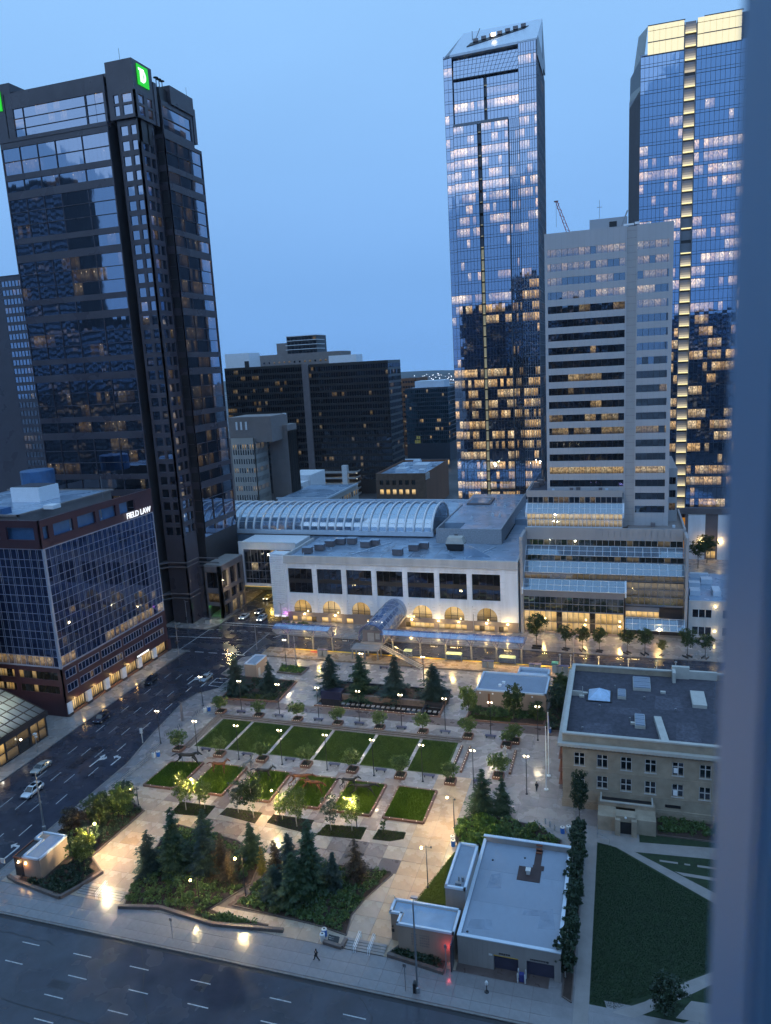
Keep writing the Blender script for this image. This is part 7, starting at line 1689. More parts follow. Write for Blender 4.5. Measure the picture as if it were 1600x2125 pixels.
bed('shrub_bed','shrubbery bed between the garage and the flagpoles',[(-25.2,104.6),(-25.6,109.8),(-23,112.6),(-13,111.2),(-8.6,108.2),(-8.6,101.2),(-23.6,101.4)],.35,M['wallstone'],.2); bed('shrub_bed','planting under the rose-lit garage wing',[(-28.6,79.6),(-21,78.5),(-21,80.0),(-27.2,80.0),(-27.3,81.6)],.4,M['wallstone'],.15); bed('shrub_bed','dark strip of soil under the columnar poplars',[(-6.3,78.2),(-5.2,77.6),(-5.1,109),(-6.4,109)],.3,M['wallstone'],.15); bed('shrub_bed','shaded shrub bed right of the porch',[(5.9,113),(30,113.4),(30,117.6),(6,117.6)],.35,M['wallstone'],.15); bed('shrub_bed','side bed behind the tan pavilion by the sandstone hall',[(-14.6,144),(-10.2,144),(-10.2,169),(-14.6,169)],.4,M['wallstone'],.15)
# seat walls with studs, right of the lawn
for i, (xa, ya, xb, yb) in enumerate(((-30.0,134.1,-30.0,125.6),(-28.3,134.1,-28.3,124.6),(-19.3,134.3,-19.3,125.9))):
    t = thing('seat_wall', '%s low seat wall with tiny lights right of the lawn' % ORD[i], 'seat wall', (xa,ya,.1), 'seat walls'); q = MB(); q.obox((xa,ya),(xb,yb),.45,.1,.55); part('wall', q, M['brickred'], t); q = MB()
    for k in range(9): q.cbox(xa,ya+(yb-ya)*(k+.5)/9,.56,.07,.07,.05)
    tag(part('wall_lights', q, M['studlight'], t), kind='stuff')
t = thing('statue', 'small pale standing statue on a plinth between planters at the right', 'statue', (-21,131.5,.14)); q = MB(); q.cbox(-21,131.5,.55,.9,.9,.82); part('plinth', q, M['sandpale'], t); q = MB(); q.tube([(-21.15,131.5,.95),(-21.1,131.5,1.5),(-21.05,131.5,1.75)], [.10,.12,.16], 7); q.tube([(-20.85,131.5,.95),(-20.9,131.5,1.5),(-20.95,131.5,1.75)], [.10,.12,.16], 7); q.tube([(-21,131.5,1.7),(-21,131.5,2.1),(-21,131.5,2.4),(-21,131.5,2.52)], [.2,.24,.26,.1], 8); q.tube([(-21.26,131.5,2.38),(-21.4,131.45,2.0),(-21.3,131.3,1.75)], [.09,.08,.06], 6); q.tube([(-20.74,131.5,2.38),(-20.6,131.45,2.0),(-20.7,131.3,1.75)], [.09,.08,.06], 6); q.tube([(-21,131.5,2.5),(-21,131.48,2.64),(-21,131.47,2.82),(-21,131.47,2.9)], [.08,.13,.14,.06], 8); part('figure', q, M['sandpale'], t, smooth=True)
# ================================================================ VEGETATION
LM = dict(young=leafmat('young_leaf', (.08,.12,.03), (.16,.22,.05)), street=leafmat('street_tree_leaf', (.032,.056,.014), (.075,.11,.026)), birch=leafmat('birch_leaf', (.08,.13,.03), (.20,.25,.05)),
 spruce=leafmat('spruce_needle', (.022,.045,.036), (.055,.095,.075)), pine=leafmat('pine_needle', (.028,.058,.028), (.07,.118,.055)), brownpine=leafmat('browning_needle', (.05,.038,.022), (.11,.085,.05)), shrub=leafmat('shrub_leaf', (.05,.095,.028), (.125,.20,.06)),
 lime=leafmat('lime_leaf', (.06,.12,.02), (.15,.25,.04)), dark=leafmat('dark_leaf', (.022,.044,.024), (.055,.092,.048)), grey=leafmat('grey_leaf', (.06,.08,.055), (.12,.15,.10)), yellow=leafmat('yellow_leaf', (.14,.12,.02), (.26,.20,.04)))
def cloud(name, m, clumps, per, leaf, seed, flat=.0, extra=None):
    """leaf-sized faces in clumps spread through a crown"""
    rr = random.Random(seed); vs = []; fs = []; q = []
    for (cx_, cy_, cz, r) in clumps:
        tone = rr.random()
        for _ in range(per):
            while True:
                d = Vector((rr.uniform(-1,1),rr.uniform(-1,1),rr.uniform(-1,1)))
                if d.length <= 1: break
            p = Vector((cx_,cy_,cz))+Vector((d.x*r,d.y*r,d.z*r*.75))
            s_ = leaf*rr.uniform(.6,1.35); a = Vector((rr.gauss(0,1),rr.gauss(0,1),rr.gauss(0,1)*(1-flat))).normalized(); b = a.cross(Vector((rr.gauss(0,1),rr.gauss(0,1),rr.gauss(0,1)))).normalized()
            k = len(vs); vs += [p-a*s_*.55, p+b*s_*.33, p+a*s_*.6, p-b*s_*.33]; fs.append((k,k+1,k+2,k+3)); q.append(min(1,max(0,.55*tone+.45*rr.random())))
    me = bpy.data.meshes.new(name); me.from_pydata(vs, [], fs); me.materials.append(m); a_ = me.attributes.new('rnd','FLOAT','FACE'); a_.data.foreach_set('value', q); return me
def decid(h, cr, ch, m, bark, seed, nl=7, per=26, leaf=.2, ncl=60, tr=.09, open_=.0, bottom=None):
    """trunk with limbs mesh and crown mesh; local coords"""
    rr = random.Random(seed); tk = MB(); z0 = h-ch if bottom is None else bottom
    top = Vector((rr.uniform(-.2,.2),rr.uniform(-.2,.2),h*.82))
    tk.tube([(0,0,0),(rr.uniform(-.05,.05),rr.uniform(-.05,.05),z0*.6),(rr.uniform(-.1,.1),rr.uniform(-.1,.1),z0+ch*.25),top], [tr*1.25,tr,tr*.75,tr*.2], 7)
    tips = []
    for k in range(nl):
        a = 2*PI*k/nl+rr.uniform(-.4,.4); zb = z0+ch*rr.uniform(-.05,.35); ln = cr*rr.uniform(.65,1.0); up = ch*rr.uniform(.25,.6)
        p1 = Vector((math.cos(a)*ln*.45, math.sin(a)*ln*.45, zb+up*.6)); p2 = Vector((math.cos(a)*ln*.9, math.sin(a)*ln*.9, zb+up)); tk.tube([(0,0,zb),p1,p2], [tr*.5,tr*.32,tr*.1], 5); tips += [p1,p2]
    cl_ = []
    for k in range(ncl):
        if k < len(tips): p = tips[k]; p = p+Vector((rr.uniform(-.3,.3),rr.uniform(-.3,.3),rr.uniform(-.1,.4)))*cr*.3
        else:
            u = rr.random()**.45; a = rr.uniform(0,2*PI); v = rr.uniform(-1,1); rad = math.sqrt(max(0,1-v*v)); p = Vector((math.cos(a)*rad*u*cr*rr.uniform(.8,1.12), math.sin(a)*rad*u*cr*rr.uniform(.8,1.12), z0+ch*.5+v*u*ch*.5))
        cl_.append((p.x,p.y,p.z,cr*rr.uniform(.16,.30)))
    return tk.mesh('trunk', bark, True), cloud('crown', m, cl_, per, leaf, seed+500)
def conifer(h, r, m, seed, layers=20, dens=1., droop=.35, bare=.06, leaf=.17, thin=.0):
    rr = random.Random(seed); tk = MB(); lean = (rr.uniform(-.15,.15), rr.uniform(-.15,.15)); tk.tube([(0,0,0),(lean[0]*.5,lean[1]*.5,h*.5),(lean[0],lean[1],h*.99)], [h*.018,h*.011,.012], 7)
    vs = []; fs = []; q = []
    for L_ in range(layers):
        f = (L_+rr.uniform(-.3,.3))/layers; f = min(.985,max(0,f)); z = h*(bare+(1-bare)*f); R_ = r*1.18*(1-f)**.72*rr.uniform(.55,1.2)*(1+.16*math.sin(L_*1.7+seed))+.10; nb = max(5, int((9*(1-f)+5)*1))
        for b_ in range(nb):
            if rr.random() < thin: continue
            a = rr.uniform(0,2*PI); ln = R_*rr.uniform(.55,1.15)*(1+.22*math.sin(a*2+seed)+.12*math.sin(a*3+L_)); tone = rr.random(); ns = max(2, int(ln/leaf*1.5*dens)); dirx, diry = math.cos(a), math.sin(a)
            tk.tube([(lean[0]*f,lean[1]*f,z),(dirx*ln*.8+lean[0]*f,diry*ln*.8+lean[1]*f,z-droop*ln*.55)], [.03,.008], 3, False) if L_%3 == 0 else None
            for s_ in range(ns):
                t_ = (s_+rr.random())/ns; t_ = .12+.88*t_; px, py = dirx*ln*t_+lean[0]*f, diry*ln*t_+lean[1]*f; pz = z-droop*ln*(t_**1.4)*.8+.12*ln*max(0,t_-.75)
                for w in range(3):
                    side = rr.uniform(-1,1); wd = .28*ln*(1-.55*t_)+.05; p = Vector((px-diry*side*wd, py+dirx*side*wd, pz+rr.uniform(-.10,.06)))
                    g_ = Vector((dirx*1.0-diry*side*.9, diry*1.0+dirx*side*.9, rr.uniform(-.55,.15))).normalized(); n_ = g_.cross(Vector((rr.uniform(-.4,.4),rr.uniform(-.4,.4),1))).normalized(); s2 = leaf*rr.uniform(.8,1.7)
                    k = len(vs); vs += [p-g_*s2*.5, p+n_*s2*.30, p+g_*s2*.75, p-n_*s2*.30]; fs.append((k,k+1,k+2,k+3)); q.append(min(1,max(0,.5*tone+.5*rr.random()*(.4+.6*t_))))
    me = bpy.data.meshes.new('crown'); me.from_pydata(vs, [], fs); me.materials.append(m); a_ = me.attributes.new('rnd','FLOAT','FACE'); a_.data.foreach_set('value', q)
    return tk.mesh('trunk', M['bark'], True), me
_ts = {}
def plant(name, label, cat, key, maker, loc, rz=None, sc=1, group=None):
    if key not in _ts: _ts[key] = maker()
    tk, cw = _ts[key]; t = thing(name, label, cat, loc, group, R.uniform(0,2*PI) if rz is None else rz); t.scale = sc if hasattr(sc,'__len__') else (sc,sc,sc)
    put('trunk', tk, t, local=True); put('crown', cw, t, local=True); return t
# planters with young trees -----------------------------------------
def planter0():
    t = thing('planter_box', 'x', 'planter'); W_ = .95
    for a, b_ in (((-W_,-W_),(W_,-W_)),((W_,-W_),(W_,W_)),((W_,W_),(-W_,W_)),((-W_,W_),(-W_,-W_))):
        for r_ in range(3):
            for k in range(2):
                p0 = (a[0]+(b_[0]-a[0])*k/2, a[1]+(b_[1]-a[1])*k/2); p1 = (a[0]+(b_[0]-a[0])*((k+1)/2-.006), a[1]+(b_[1]-a[1])*((k+1)/2-.006)); q = MB(); q.obox(p0,p1,.16,r_*.2,r_*.2+.19); part('block', q, M['brickred'], t, local=True)
    q = MB(); q.box(-W_+.05,-W_+.05,.05,W_-.05,W_-.05,.5); part('soil', q, M['soil'], t, local=True); 
    rr = random.Random(4); tag(put('ground_cover', cloud('ground_cover', LM['dark'], [(rr.uniform(-.7,.7),rr.uniform(-.7,.7),.56,.22) for _ in range(14)], 12, .14, 9), t, local=True), kind='stuff'); q = MB()
    for k in range(4): q.cbox(-W_+.3+k*.45,-W_-.08,.56,.07,.06,.05)
    tag(part('edge_lights', q, M['studlight'], t, local=True), kind='stuff'); return t
pl0 = planter0(); pf = True
PLN = [(-86.8+9.56*i,120.9,'lower',i) for i in range(7)]+[(-86.7+9.53*i,138.0,'upper',i) for i in range(8)]
for (x, y, nm, i) in PLN:
    lb = '%s square brick planter from the street in the %s lawn row' % (ORD[i].capitalize(), nm)
    if pf: pl0.location = (x,y,.14); pl0['label'] = lb; pl0['group'] = 'brick planters round the lawns'; pf = False
    else: clone(pl0, (x,y,.14), R.uniform(-.03,.03), None, lb, 'brick planters round the lawns')
    k = (i*2+(nm == 'upper')) % 3
    plant('planter_tree', '%s young round-headed tree from the street in the %s planter row' % (ORD[i].capitalize(), nm), 'tree', ('pl',k), lambda: decid(3.6,1.8,2.6,LM['young'],M['bark'],20+k,8,26,.22,84,.05), (x,y,.60), None, R.uniform(.92,1.12), 'young trees in planters')
for i, (x, y) in enumerate(((-21.2,124.6),(-21.4,136.0))):
    clone(pl0, (x,y,.14), 0, None, ('brick planter in front of the statue, nearest the flagpoles','brick planter behind the statue')[i], 'brick planters round the lawns')
    plant('planter_tree', ('young tree in the planter in front of the statue','small young tree in the planter behind the statue')[i], 'tree', ('pl',i), None, (x,y,.6), None, (1.2,.8)[i], 'young trees in planters')
# birches in the ground beds ------------------------------------------
BR = [(-73.4,102.3,7.4,'left birch in the first ground bed, half lit yellow','birch'),(-70.3,103.4,5.8,'slim right birch in the first ground bed, glowing yellow','birch'),(-63.7,103.6,6.2,'thin grey birch in the second ground bed','grey'),(-60.4,103.0,8.6,'dark leafy tree in the second ground bed','street'),(-55.2,103.6,5.0,'sparse birch beside the lit floodlight in the third bed','birch'),(-51.9,102.3,7.4,'full birch at the right of the third ground bed','birch'),(-45.8,102.6,6.6,'silvery birch at the left of the fourth ground bed','grey'),(-42.3,103.2,6.9,'brightly glowing yellow birch in the fourth ground bed','birch')]
for i, (x, y, h, lb, mm) in enumerate(BR):
    k = ('b',mm,i%2); s_ = h/7
    plant('birch_tree', lb, 'tree', k, lambda: decid(7.0,1.95 if mm != 'street' else 2.2,5.4,LM[mm],M['birch'],40+i,9,28,.25,95 if mm != 'grey' else 60,.07), (x,y,.2), None, (s_*.95,s_*.95,s_), 'birches below the grass beds')
plant('sapling', 'little dark sapling alone in the small wedge of turf', 'tree', 'sap', lambda: decid(3.0,.75,2.0,LM['street'],M['bark'],60,5,24,.14,26,.04), (-36.8,103.4,.2))
# conifers -------------------------------------------------------------
CF = [(-88.2,148.4,10.0,3.1,'spruce','tall spruce in front of the utility hut'),(-80.4,150.4,7.8,2.2,'spruce','smaller spruce right of the utility hut'),(-65.0,152.0,10.2,3.2,'spruce','leftmost of four spruces behind the fountain wall'),(-57.6,152.2,10.4,3.3,'pine','second of four spruces behind the fountain wall'),(-49.4,152.4,11.0,3.4,'spruce','third of four spruces, before the open stair'),(-40.2,152.4,9.6,3.1,'spruce','rightmost of four spruces behind the fountain wall'),
 (-66.2,88.0,10.6,2.6,'pine','big dark pine at the left of the grove'),(-69.6,86.0,7.6,2.0,'spruce','lower dark conifer at the left edge of the grove'),(-63.0,91.4,8.8,2.3,'pine','bushy conifer behind the big left pine'),(-60.6,87.6,9.6,2.0,'spruce','pointed blue spruce in the left grove'),(-58.0,88.4,7.4,1.9,'brownpine','browning spruce next to the pointed blue spruce'),(-56.0,86.6,5.6,1.5,'brownpine','low orange-brown spruce by the grove path'),(-55.0,92.0,7.2,1.9,'pine','light green conifer lit by the grove lamp'),
 (-52.4,90.4,4.6,.9,'yellow','slim yellowing conifer beside the grove path'),(-49.2,89.0,7.0,2.0,'brownpine','grey-brown conifer left of the tall right pine'),(-46.6,88.2,9.2,2.2,'spruce','conifer just left of the tallest right pine'),(-43.4,88.4,11.6,2.8,'pine','tallest dark pine of the right grove'),(-44.8,85.6,8.2,2.6,'pine','dense low pine in front of the tallest right pine'),(-40.2,89.6,6.0,1.6,'spruce','small blue spruce right of the tallest pine'),(-37.4,92.0,7.2,1.8,'brownpine','grey spruce at the right end of the grove'),(-47.6,85.2,6.0,1.9,'spruce','squat conifer at the front of the right grove'),
 (-22.1,112.4,8.6,2.2,'pine','lime-lit pointed conifer in the shrubbery by the flagpoles'),(-18.8,113.6,7.2,1.5,'pine','slender dark conifer in the shrubbery by the flagpoles')]
for i, (x, y, h, r, mm, lb) in enumerate(CF):
    k = ('c',mm,i%5 if mm in ('spruce','pine') else i%2)
    plant('conifer_tree', lb, 'tree', k, lambda: conifer(9.0,2.3,LM[mm],80+i,30 if mm != 'yellow' else 16,1.25 if mm != 'brownpine' else .8,.38 if mm != 'pine' else .22,.03,.25,.0 if mm != 'brownpine' else .25), (x,y,.25), None, (r/2.3,r/2.3,h/9.0), 'plaza conifers')
# deciduous round the edges
DT = [(-31.0,146.6,7.6,2.0,'birch','pale green tree at the left corner of the pavilion'),(-21.4,146.8,8.6,2.3,'street','dark tree in front of the pavilion wall'),(-16.6,147.4,4.6,1.8,'street','bushy low tree at the right of the pavilion bed'),(-85.6,94.6,6.6,2.6,'street','dark broad tree in the kerbside shrub bed'),(-87.6,90.6,6.0,2.3,'brown','brown-leaved tree in the kerbside shrub bed'),(-82.6,96.8,7.2,2.2,'birch','tree with a lit crown in the kerbside shrub bed'),(-84.4,100.2,5.4,2.0,'dark','small dark tree at the tip of the kerbside shrub bed'),(-80.4,84.2,7.6,2.1,'birch','glowing yellow-green tree beside the stair hut'),(-82.8,88.6,5.0,1.8,'dark','dark bushy tree between the stair hut and the kerbside bed'),(5.4,78.4,5.4,2.2,'dark','shadowy tree on the lower path at the bottom right'),(-12.4,152,6.6,2.4,'dark','dark tree between pavilion and sandstone hall'),(-12.0,160,6.0,2.4,'street','tree between the sandstone hall and the platform'),(-6.2,114.6,9.0,1.5,'dark','dark narrow tree at the corner of the sandstone hall')]
LM['brown'] = LM['brownpine']
for i, (x, y, h, r, mm, lb) in enumerate(DT):
    k = ('d',mm,i%2)
    plant('leafy_tree', lb, 'tree', k, lambda: decid(7.0,2.2,5.6,LM[mm],M['bark'],140+i,9,30,.30,120,.08), (x,y,.2), None, (r/2.2,r/2.2,h/7.0), 'leafy trees of the plaza')
for i, x in enumerate((-21.0,-13.5,-9.2,-5.0,1.9,6.1,10.2,16.2,20.3)):
    h = (7.6,6.8,6.6,6.6,6.8,7.0,4.2,7.4,6.4)[i]
    t = plant('street_tree', '%s street tree from the canopy in the row along the terraced block' % ORD[i].capitalize(), 'tree', ('s',i%3), lambda: decid(7.0,2.2,4.2,LM['street'],M['bark'],170+i,9,28,.28,90,.07), (x,188.9,.13), None, h/7*(1.25 if i == 0 else 1), 'street trees by the terraced block')
    q = MB()
    for s_ in (-1,1): q.box(x-.9,188.9+s_*.6-.1,.13,x+.9,188.9+s_*.6+.1,.5)
    part('tree_guard', q, M['black'], t)
plant('street_tree', 'tree in the lit side street beyond the terraced block', 'tree', ('s',1), None, (26,272,.1), None, 1.5, 'street trees by the terraced block'); plant('street_tree', 'larger tree under the wall lamps of the crown tower', 'tree', ('s',2), None, (29.6,279,.1), None, 1.5, 'street trees by the terraced block')
# columnar poplars along the garage
for i in range(12):
    plant('columnar_poplar', '%s columnar poplar from the road in the dense row beside the garage' % ORD[i].capitalize(), 'tree', ('col',i%3), lambda: decid(6.0,1.15,5.5,LM['dark'],M['birch'],200+i,6,30,.28,95,.07), (-5.9+R.uniform(-.25,.25),81.2+i*2.35,.2), None, (R.uniform(.95,1.2),R.uniform(.95,1.2),R.uniform(.8,1.12)), 'columnar poplars beside the garage')
# shrubs -----------------------------------------------------------------
def shrub_mesh(m, seed, n=22, r=.9, h=1.1, leaf=.16):
    rr = random.Random(seed); return cloud('foliage', m, [(rr.uniform(-r,r)*.8, rr.uniform(-r,r)*.8, rr.uniform(.15,h), r*.34) for _ in range(n)], 30, leaf, seed)
SH = {}
def mass(name, label, poly, n, mm, hs, seed, leaf=.2):
    n = int(n*2.1); leaf *= 1.6
    """continuous ground cover that nobody could count"""
    rr = random.Random(seed); cl_ = []; xs = [p[0] for p in poly]; ys = [p[1] for p in poly]
    while len(cl_) < n:
        x, y = rr.uniform(min(xs),max(xs)), rr.uniform(min(ys),max(ys))
        if inpoly(x,y,poly): z = hs*(.45+.55*math.sin(x*1.3+seed)*math.sin(y*1.1))+.35; cl_.append((x,y,max(.3,z)*rr.uniform(.5,1),rr.uniform(.35,.6)))
    return tag(put(name, cloud(name, LM[mm], cl_, 24, leaf, seed)), label, 'shrubs', None, 'stuff')
mass('undergrowth','dense shrubs filling the left half of the conifer grove',[(-69.3,79.4),(-63.5,80.3),(-57,80.0),(-53.6,87),(-55,92),(-60,95.5),(-71.8,97.4),(-71.6,88),(-70.3,82.6)],330,'shrub',.9,301); mass('undergrowth','dense shrubs filling the right half of the conifer grove',[(-53,83),(-51.4,88.5),(-51.6,92.8),(-44,93.8),(-33.4,94.6),(-35.3,88.4),(-36.1,85),(-35.5,81.6),(-39,82.2),(-43.5,82.5)],360,'shrub',.9,302); mass('undergrowth','low shrubs behind the front retaining wall of the grove',[(-56.6,79.3),(-54,79.2),(-47.2,80.2),(-53.8,80.4)],26,'shrub',.8,303); mass('undergrowth','shrubs of the kerbside bed behind the stair hut',[(-91.2,88.5),(-82,88),(-81.2,100),(-84.6,101.6),(-91,96.6)],170,'dark',.9,304); mass('undergrowth','dark low shrubs in front of the stair hut',[(-89.4,79.6),(-80,78.4),(-78.4,83.6),(-81.8,86.6),(-85.2,84),(-85.3,80.4)],70,'dark',.6,305); mass('undergrowth','lime-lit rounded shrubs beside the bright lamp post',[(-25.2,104.8),(-25.4,109.6),(-22,112),(-18.5,110.5),(-19,103),(-23,101.9)],150,'lime',1.6,306,.22); mass('undergrowth','dark rounded shrubs behind the garage',[(-19,102.5),(-18.5,111.2),(-13,110.6),(-9,107.6),(-9,103)],120,'shrub',1.4,307,.22); mass('undergrowth','dark planting under the rose-lit garage wing',[(-28.4,79.8),(-22,78.9),(-21.6,79.9),(-27.2,80.1)],40,'dark',.6,308); mass('undergrowth','shrubs in front of the utility hut',[(-90,145),(-76.3,145.8),(-76.6,156.3),(-87,156.5)],130,'dark',.8,309); mass('undergrowth','clipped green hedge before the short canopy',[(-83.4,161.5),(-77.2,161.2),(-77,164.8),(-84,165.3)],70,'lime',.7,310); mass('undergrowth','dark shrubs under the four spruces',[(-66.2,151),(-38,151),(-38,156.5),(-66.2,156.5)],150,'dark',1.2,311); mass('undergrowth','hedge along the pavilion wall',[(-31.2,147.4),(-15.2,147.8),(-15,151.2),(-31,151.2)],120,'shrub',.9,312); mass('undergrowth','shaded shrubs right of the porch',[(6.2,114),(22,114.4),(22,117.4),(6.2,117.4)],90,'shrub',.9,313); mass('undergrowth','shrubs between pavilion and sandstone hall',[(-14.4,144.4),(-10.4,144.4),(-10.4,168.6),(-14.4,168.6)],110,'dark',1.1,314); mass('undergrowth','green planting beside the shop windows of the limestone hall',[(-97,193.5),(-88,193.5),(-88,196),(-97,196)],40,'shrub',1.0,315)
blades('grove_grass', [(-86,145.2),(-77,145.8),(-77,148.2),(-84,148)], 120, .2, M['blade'], 'short grass at the front of the hut bed', .43, 130, .05); blades('pavilion_grass', [(-31,145.6),(-22,145.8),(-22,147.6),(-31,147.5)], 140, .18, M['blade'], 'short grass strip at the front of the pavilion bed', .40, 131, .05)
# ================================================================ VEHICLES
def car_meshes(kind):
    """lofted body and glasshouse, local coords, nose to -y, length about 4.7 m"""
    suv = kind == 'suv'; Lh = 2.36; H_ = 1.66 if suv else 1.42
    # stations along y: (y, half width, bottom, belt)
    st = [(-2.36,.62,.42,.62),(-2.28,.80,.28,.70),(-1.95,.90,.22,.80),(-1.2,.93,.20,.90),(-.4,.94,.20,.94),(.6,.94,.20,.96),(1.4,.93,.20,.98),(1.95,.91,.24,.98 if not suv else 1.02),(2.26,.84,.32,.92 if not suv else 1.0),(2.34,.70,.42,.80)]
    b = MB(); n = 10; vs = []
    for (y, w, z0, z1) in st:
        vs += [(-w*.86,y,z0),(-w,y,z0+.14),(-w,y,(z0+z1)*.55),(-w*.96,y,z1-.04),(-w*.84,y,z1),(w*.84,y,z1),(w*.96,y,z1-.04),(w,y,(z0+z1)*.55),(w,y,z0+.14),(w*.86,y,z0)]
    fs = []
    for i in range(len(st)-1):
        for k in range(n): k2 = (k+1)%n; fs.append((i*n+k,i*n+k2,(i+1)*n+k2,(i+1)*n+k))
    fs += [tuple(range(n)), tuple(range(len(st)*n-1,(len(st)-1)*n-1,-1))]
    b.add(vs, fs)
    # roof skin
    r0, r1 = (-.42, 1.75) if suv else (-.35, .95)
    b.hexa([(-.66,r0,H_-.10),(.66,r0,H_-.10),(.66,r1,H_-.12),(-.66,r1,H_-.12)], [(-.58,r0+.08,H_),(.58,r0+.08,H_),(.58,r1-.05,H_-.02),(-.58,r1-.05,H_-.02)])
    for (x, y0, z0, y1, z1) in ((.80,-1.15,.92,r0+.02,H_-.09),(.79,.35,.95,.33,H_-.09),(.78,2.05 if suv else 1.75,.97,r1-.02,H_-.11)):
        for s_ in (-1,1): b.tube([(s_*x,y0,z0),(s_*.645,y1,z1)], .045, 5)
    for s_ in (-1,1): b.cbox(s_*1.02,-.85,.98,.16,.12,.12)
    g_ = MB(); ya, yb = -1.18, (2.08 if suv else 1.78)
    g_.hexa([(-.79,ya,.88),(.79,ya,.88),(.77,yb,.93),(-.77,yb,.93)], [(-.63,r0-.02,H_-.11),(.63,r0-.02,H_-.11),(.63,r1,H_-.13),(-.63,r1,H_-.13)])
    if suv: g2 = MB(); g_.hexa([(-.45,-.1,H_-.01),(.45,-.1,H_-.01),(.45,.95,H_-.015),(-.45,.95,H_-.015)], [(-.45,-.1,H_+.012),(.45,-.1,H_+.012),(.45,.95,H_+.008),(-.45,.95,H_+.008)])
    return b, g_
def car0(kind, m, lights):
    t = thing('parked_car' if not lights else 'car', 'x', 'car'); b, g_ = car_meshes(kind)
    part('body', b, m, t, True, True); part('windows', g_, M['carglass'], t, False, True)
    for (x, y) in ((-.88,-1.45),(.88,-1.45),(-.88,1.42),(.88,1.42)):
        q = MB(); n = 14; s_ = 1 if x > 0 else -1
        prof = [(.30,-.11),(.34,-.08),(.34,.08),(.30,.11)]
        vs = [];
        for r_, o_ in prof:
            for k in range(n): a = 2*PI*k/n; vs.append((x+o_,y+r_*math.cos(a),.34+r_*math.sin(a)))
        fs = [(i*n+k,i*n+(k+1)%n,(i+1)*n+(k+1)%n,(i+1)*n+k) for i in range(3) for k in range(n)]+[tuple(range(n-1,-1,-1)),tuple(range(3*n,4*n))]
        q.add(vs, fs); w = part('wheel', q, M['rubber'], t, False, True)
        q = MB(); vs = []
        for r_, o_ in ((.22,.115),(.20,.125)):
            for k in range(n): a = 2*PI*k/n; vs.append((x+s_*o_,y+r_*math.cos(a),.34+r_*math.sin(a)))
        q.add(vs, [(k,(k+1)%n,n+(k+1)%n,n+k) for k in range(n)]+[tuple(range(n,2*n))]); part('rim', q, M['metal'], w, False, True)
    for s_ in (-1,1):
        q = MB(); q.hexa([(s_*.48,-2.31,.60),(s_*.76,-2.20,.60),(s_*.76,-2.10,.60),(s_*.48,-2.2,.60)], [(s_*.48,-2.31,.72),(s_*.76,-2.20,.74),(s_*.76,-2.10,.74),(s_*.48,-2.2,.72)]); part('headlight', q, M['headlight'] if lights else M['white'], t, False, True)
        q = MB(); q.box(s_*.5,2.25,.72,s_*.8,2.33,.84); part('tail_light', q, M['taillight'] if lights else M['red'], t, False, True)
    q = MB(); q.box(-.4,-2.385,.44,.4,-2.34,.58); part('grille', q, M['black'], t, False, True)
    return t
def paint(name, c, r=.25, metal=.3): return mat(name, c, r, metal, var=.03, scale=.5)
CARS = [('suv',(-105.9,100.9),0.05,(.70,.72,.76),0,'white crossover driving past the corner shop in the left lane'),('sedan',(-110.6,108.4),0.05,(.38,.38,.37),0,'silver-beige sedan near the corner shop kerb'),('suv',(-112.6,129.6),.05,(.035,.035,.06),0,'dark crossover by the kerb before the maroon office block'),('suv',(-113.6,150.2),.05,(.02,.025,.04),0,'black utility car at the kerb under the shop sign'),('sedan',(-100.2,154.2),.05,(.34,.40,.46),0,'silver-blue sedan beside the hatched bay'),('sedan',(-113.0,199.0),.0,(.68,.68,.70),1,'white sedan stopped at the junction stop line'),('sedan',(-110.3,204.4),.0,(.35,.33,.36),1,'grey sedan with headlights on behind the white taxi row'),('suv',(-106.5,198.4),.0,(.66,.67,.70),1,'white patrol-style crossover first at the stop line'),('sedan',(-114.2,218.4),.0,(.45,.45,.42),1,'pale car with lit headlights coming from under the link bridge')]
# all face the viewer except where noted by angle
proto = {}
for i, (kind, (x, y), a, c, lt, lb) in enumerate(CARS):
    t = car0(kind, paint('car_paint_%d' % i, c), lt); t.location = (x,y,.004); t.rotation_euler = (0,0,a); t['label'] = lb; t['group'] = 'cars on the west street'
    t.name = 'car'
    if lt:
        for s_ in (-1,1):
            l = bpy.data.lights.new('headlamp', 'SPOT'); l.energy = 120; l.color = (1,.92,.8); l.spot_size = 1.0; l.spot_blend = .6; l.shadow_soft_size = .06
            o = bpy.data.objects.new('headlamp', l); COL.objects.link(o); o.parent = t; o.location = (s_*.6,-2.45,.66); o.rotation_euler = (math.radians(82),0,PI)
t = thing('concrete_planter', 'squat round planter on the pavement before the granite tower', 'planter', (-131,186.5,.1)); q = MB(); q.lathe([(.5,.1),(.9,.7),(.95,.8),(.8,.8)], 10, (-131,189.2)); part('bowl', q, M['concrete'], t); put('planting', cloud('planting', LM['dark'], [(-131,189.2,1.0,.5)], 40, .16, 5), t)
t = thing('utility_cabinet', 'pale utility cabinet at the kerb before the granite tower', 'cabinet', (-126,192.5,.1)); q = MB(); q.box(-122.6,191.6,.12,-121.0,192.8,1.6); part('box', q, M['sandpale'], t); q = MB(); q.box(-122.7,191.5,1.6,-120.9,192.9,1.7); part('lid', q, M['granite2'], t)

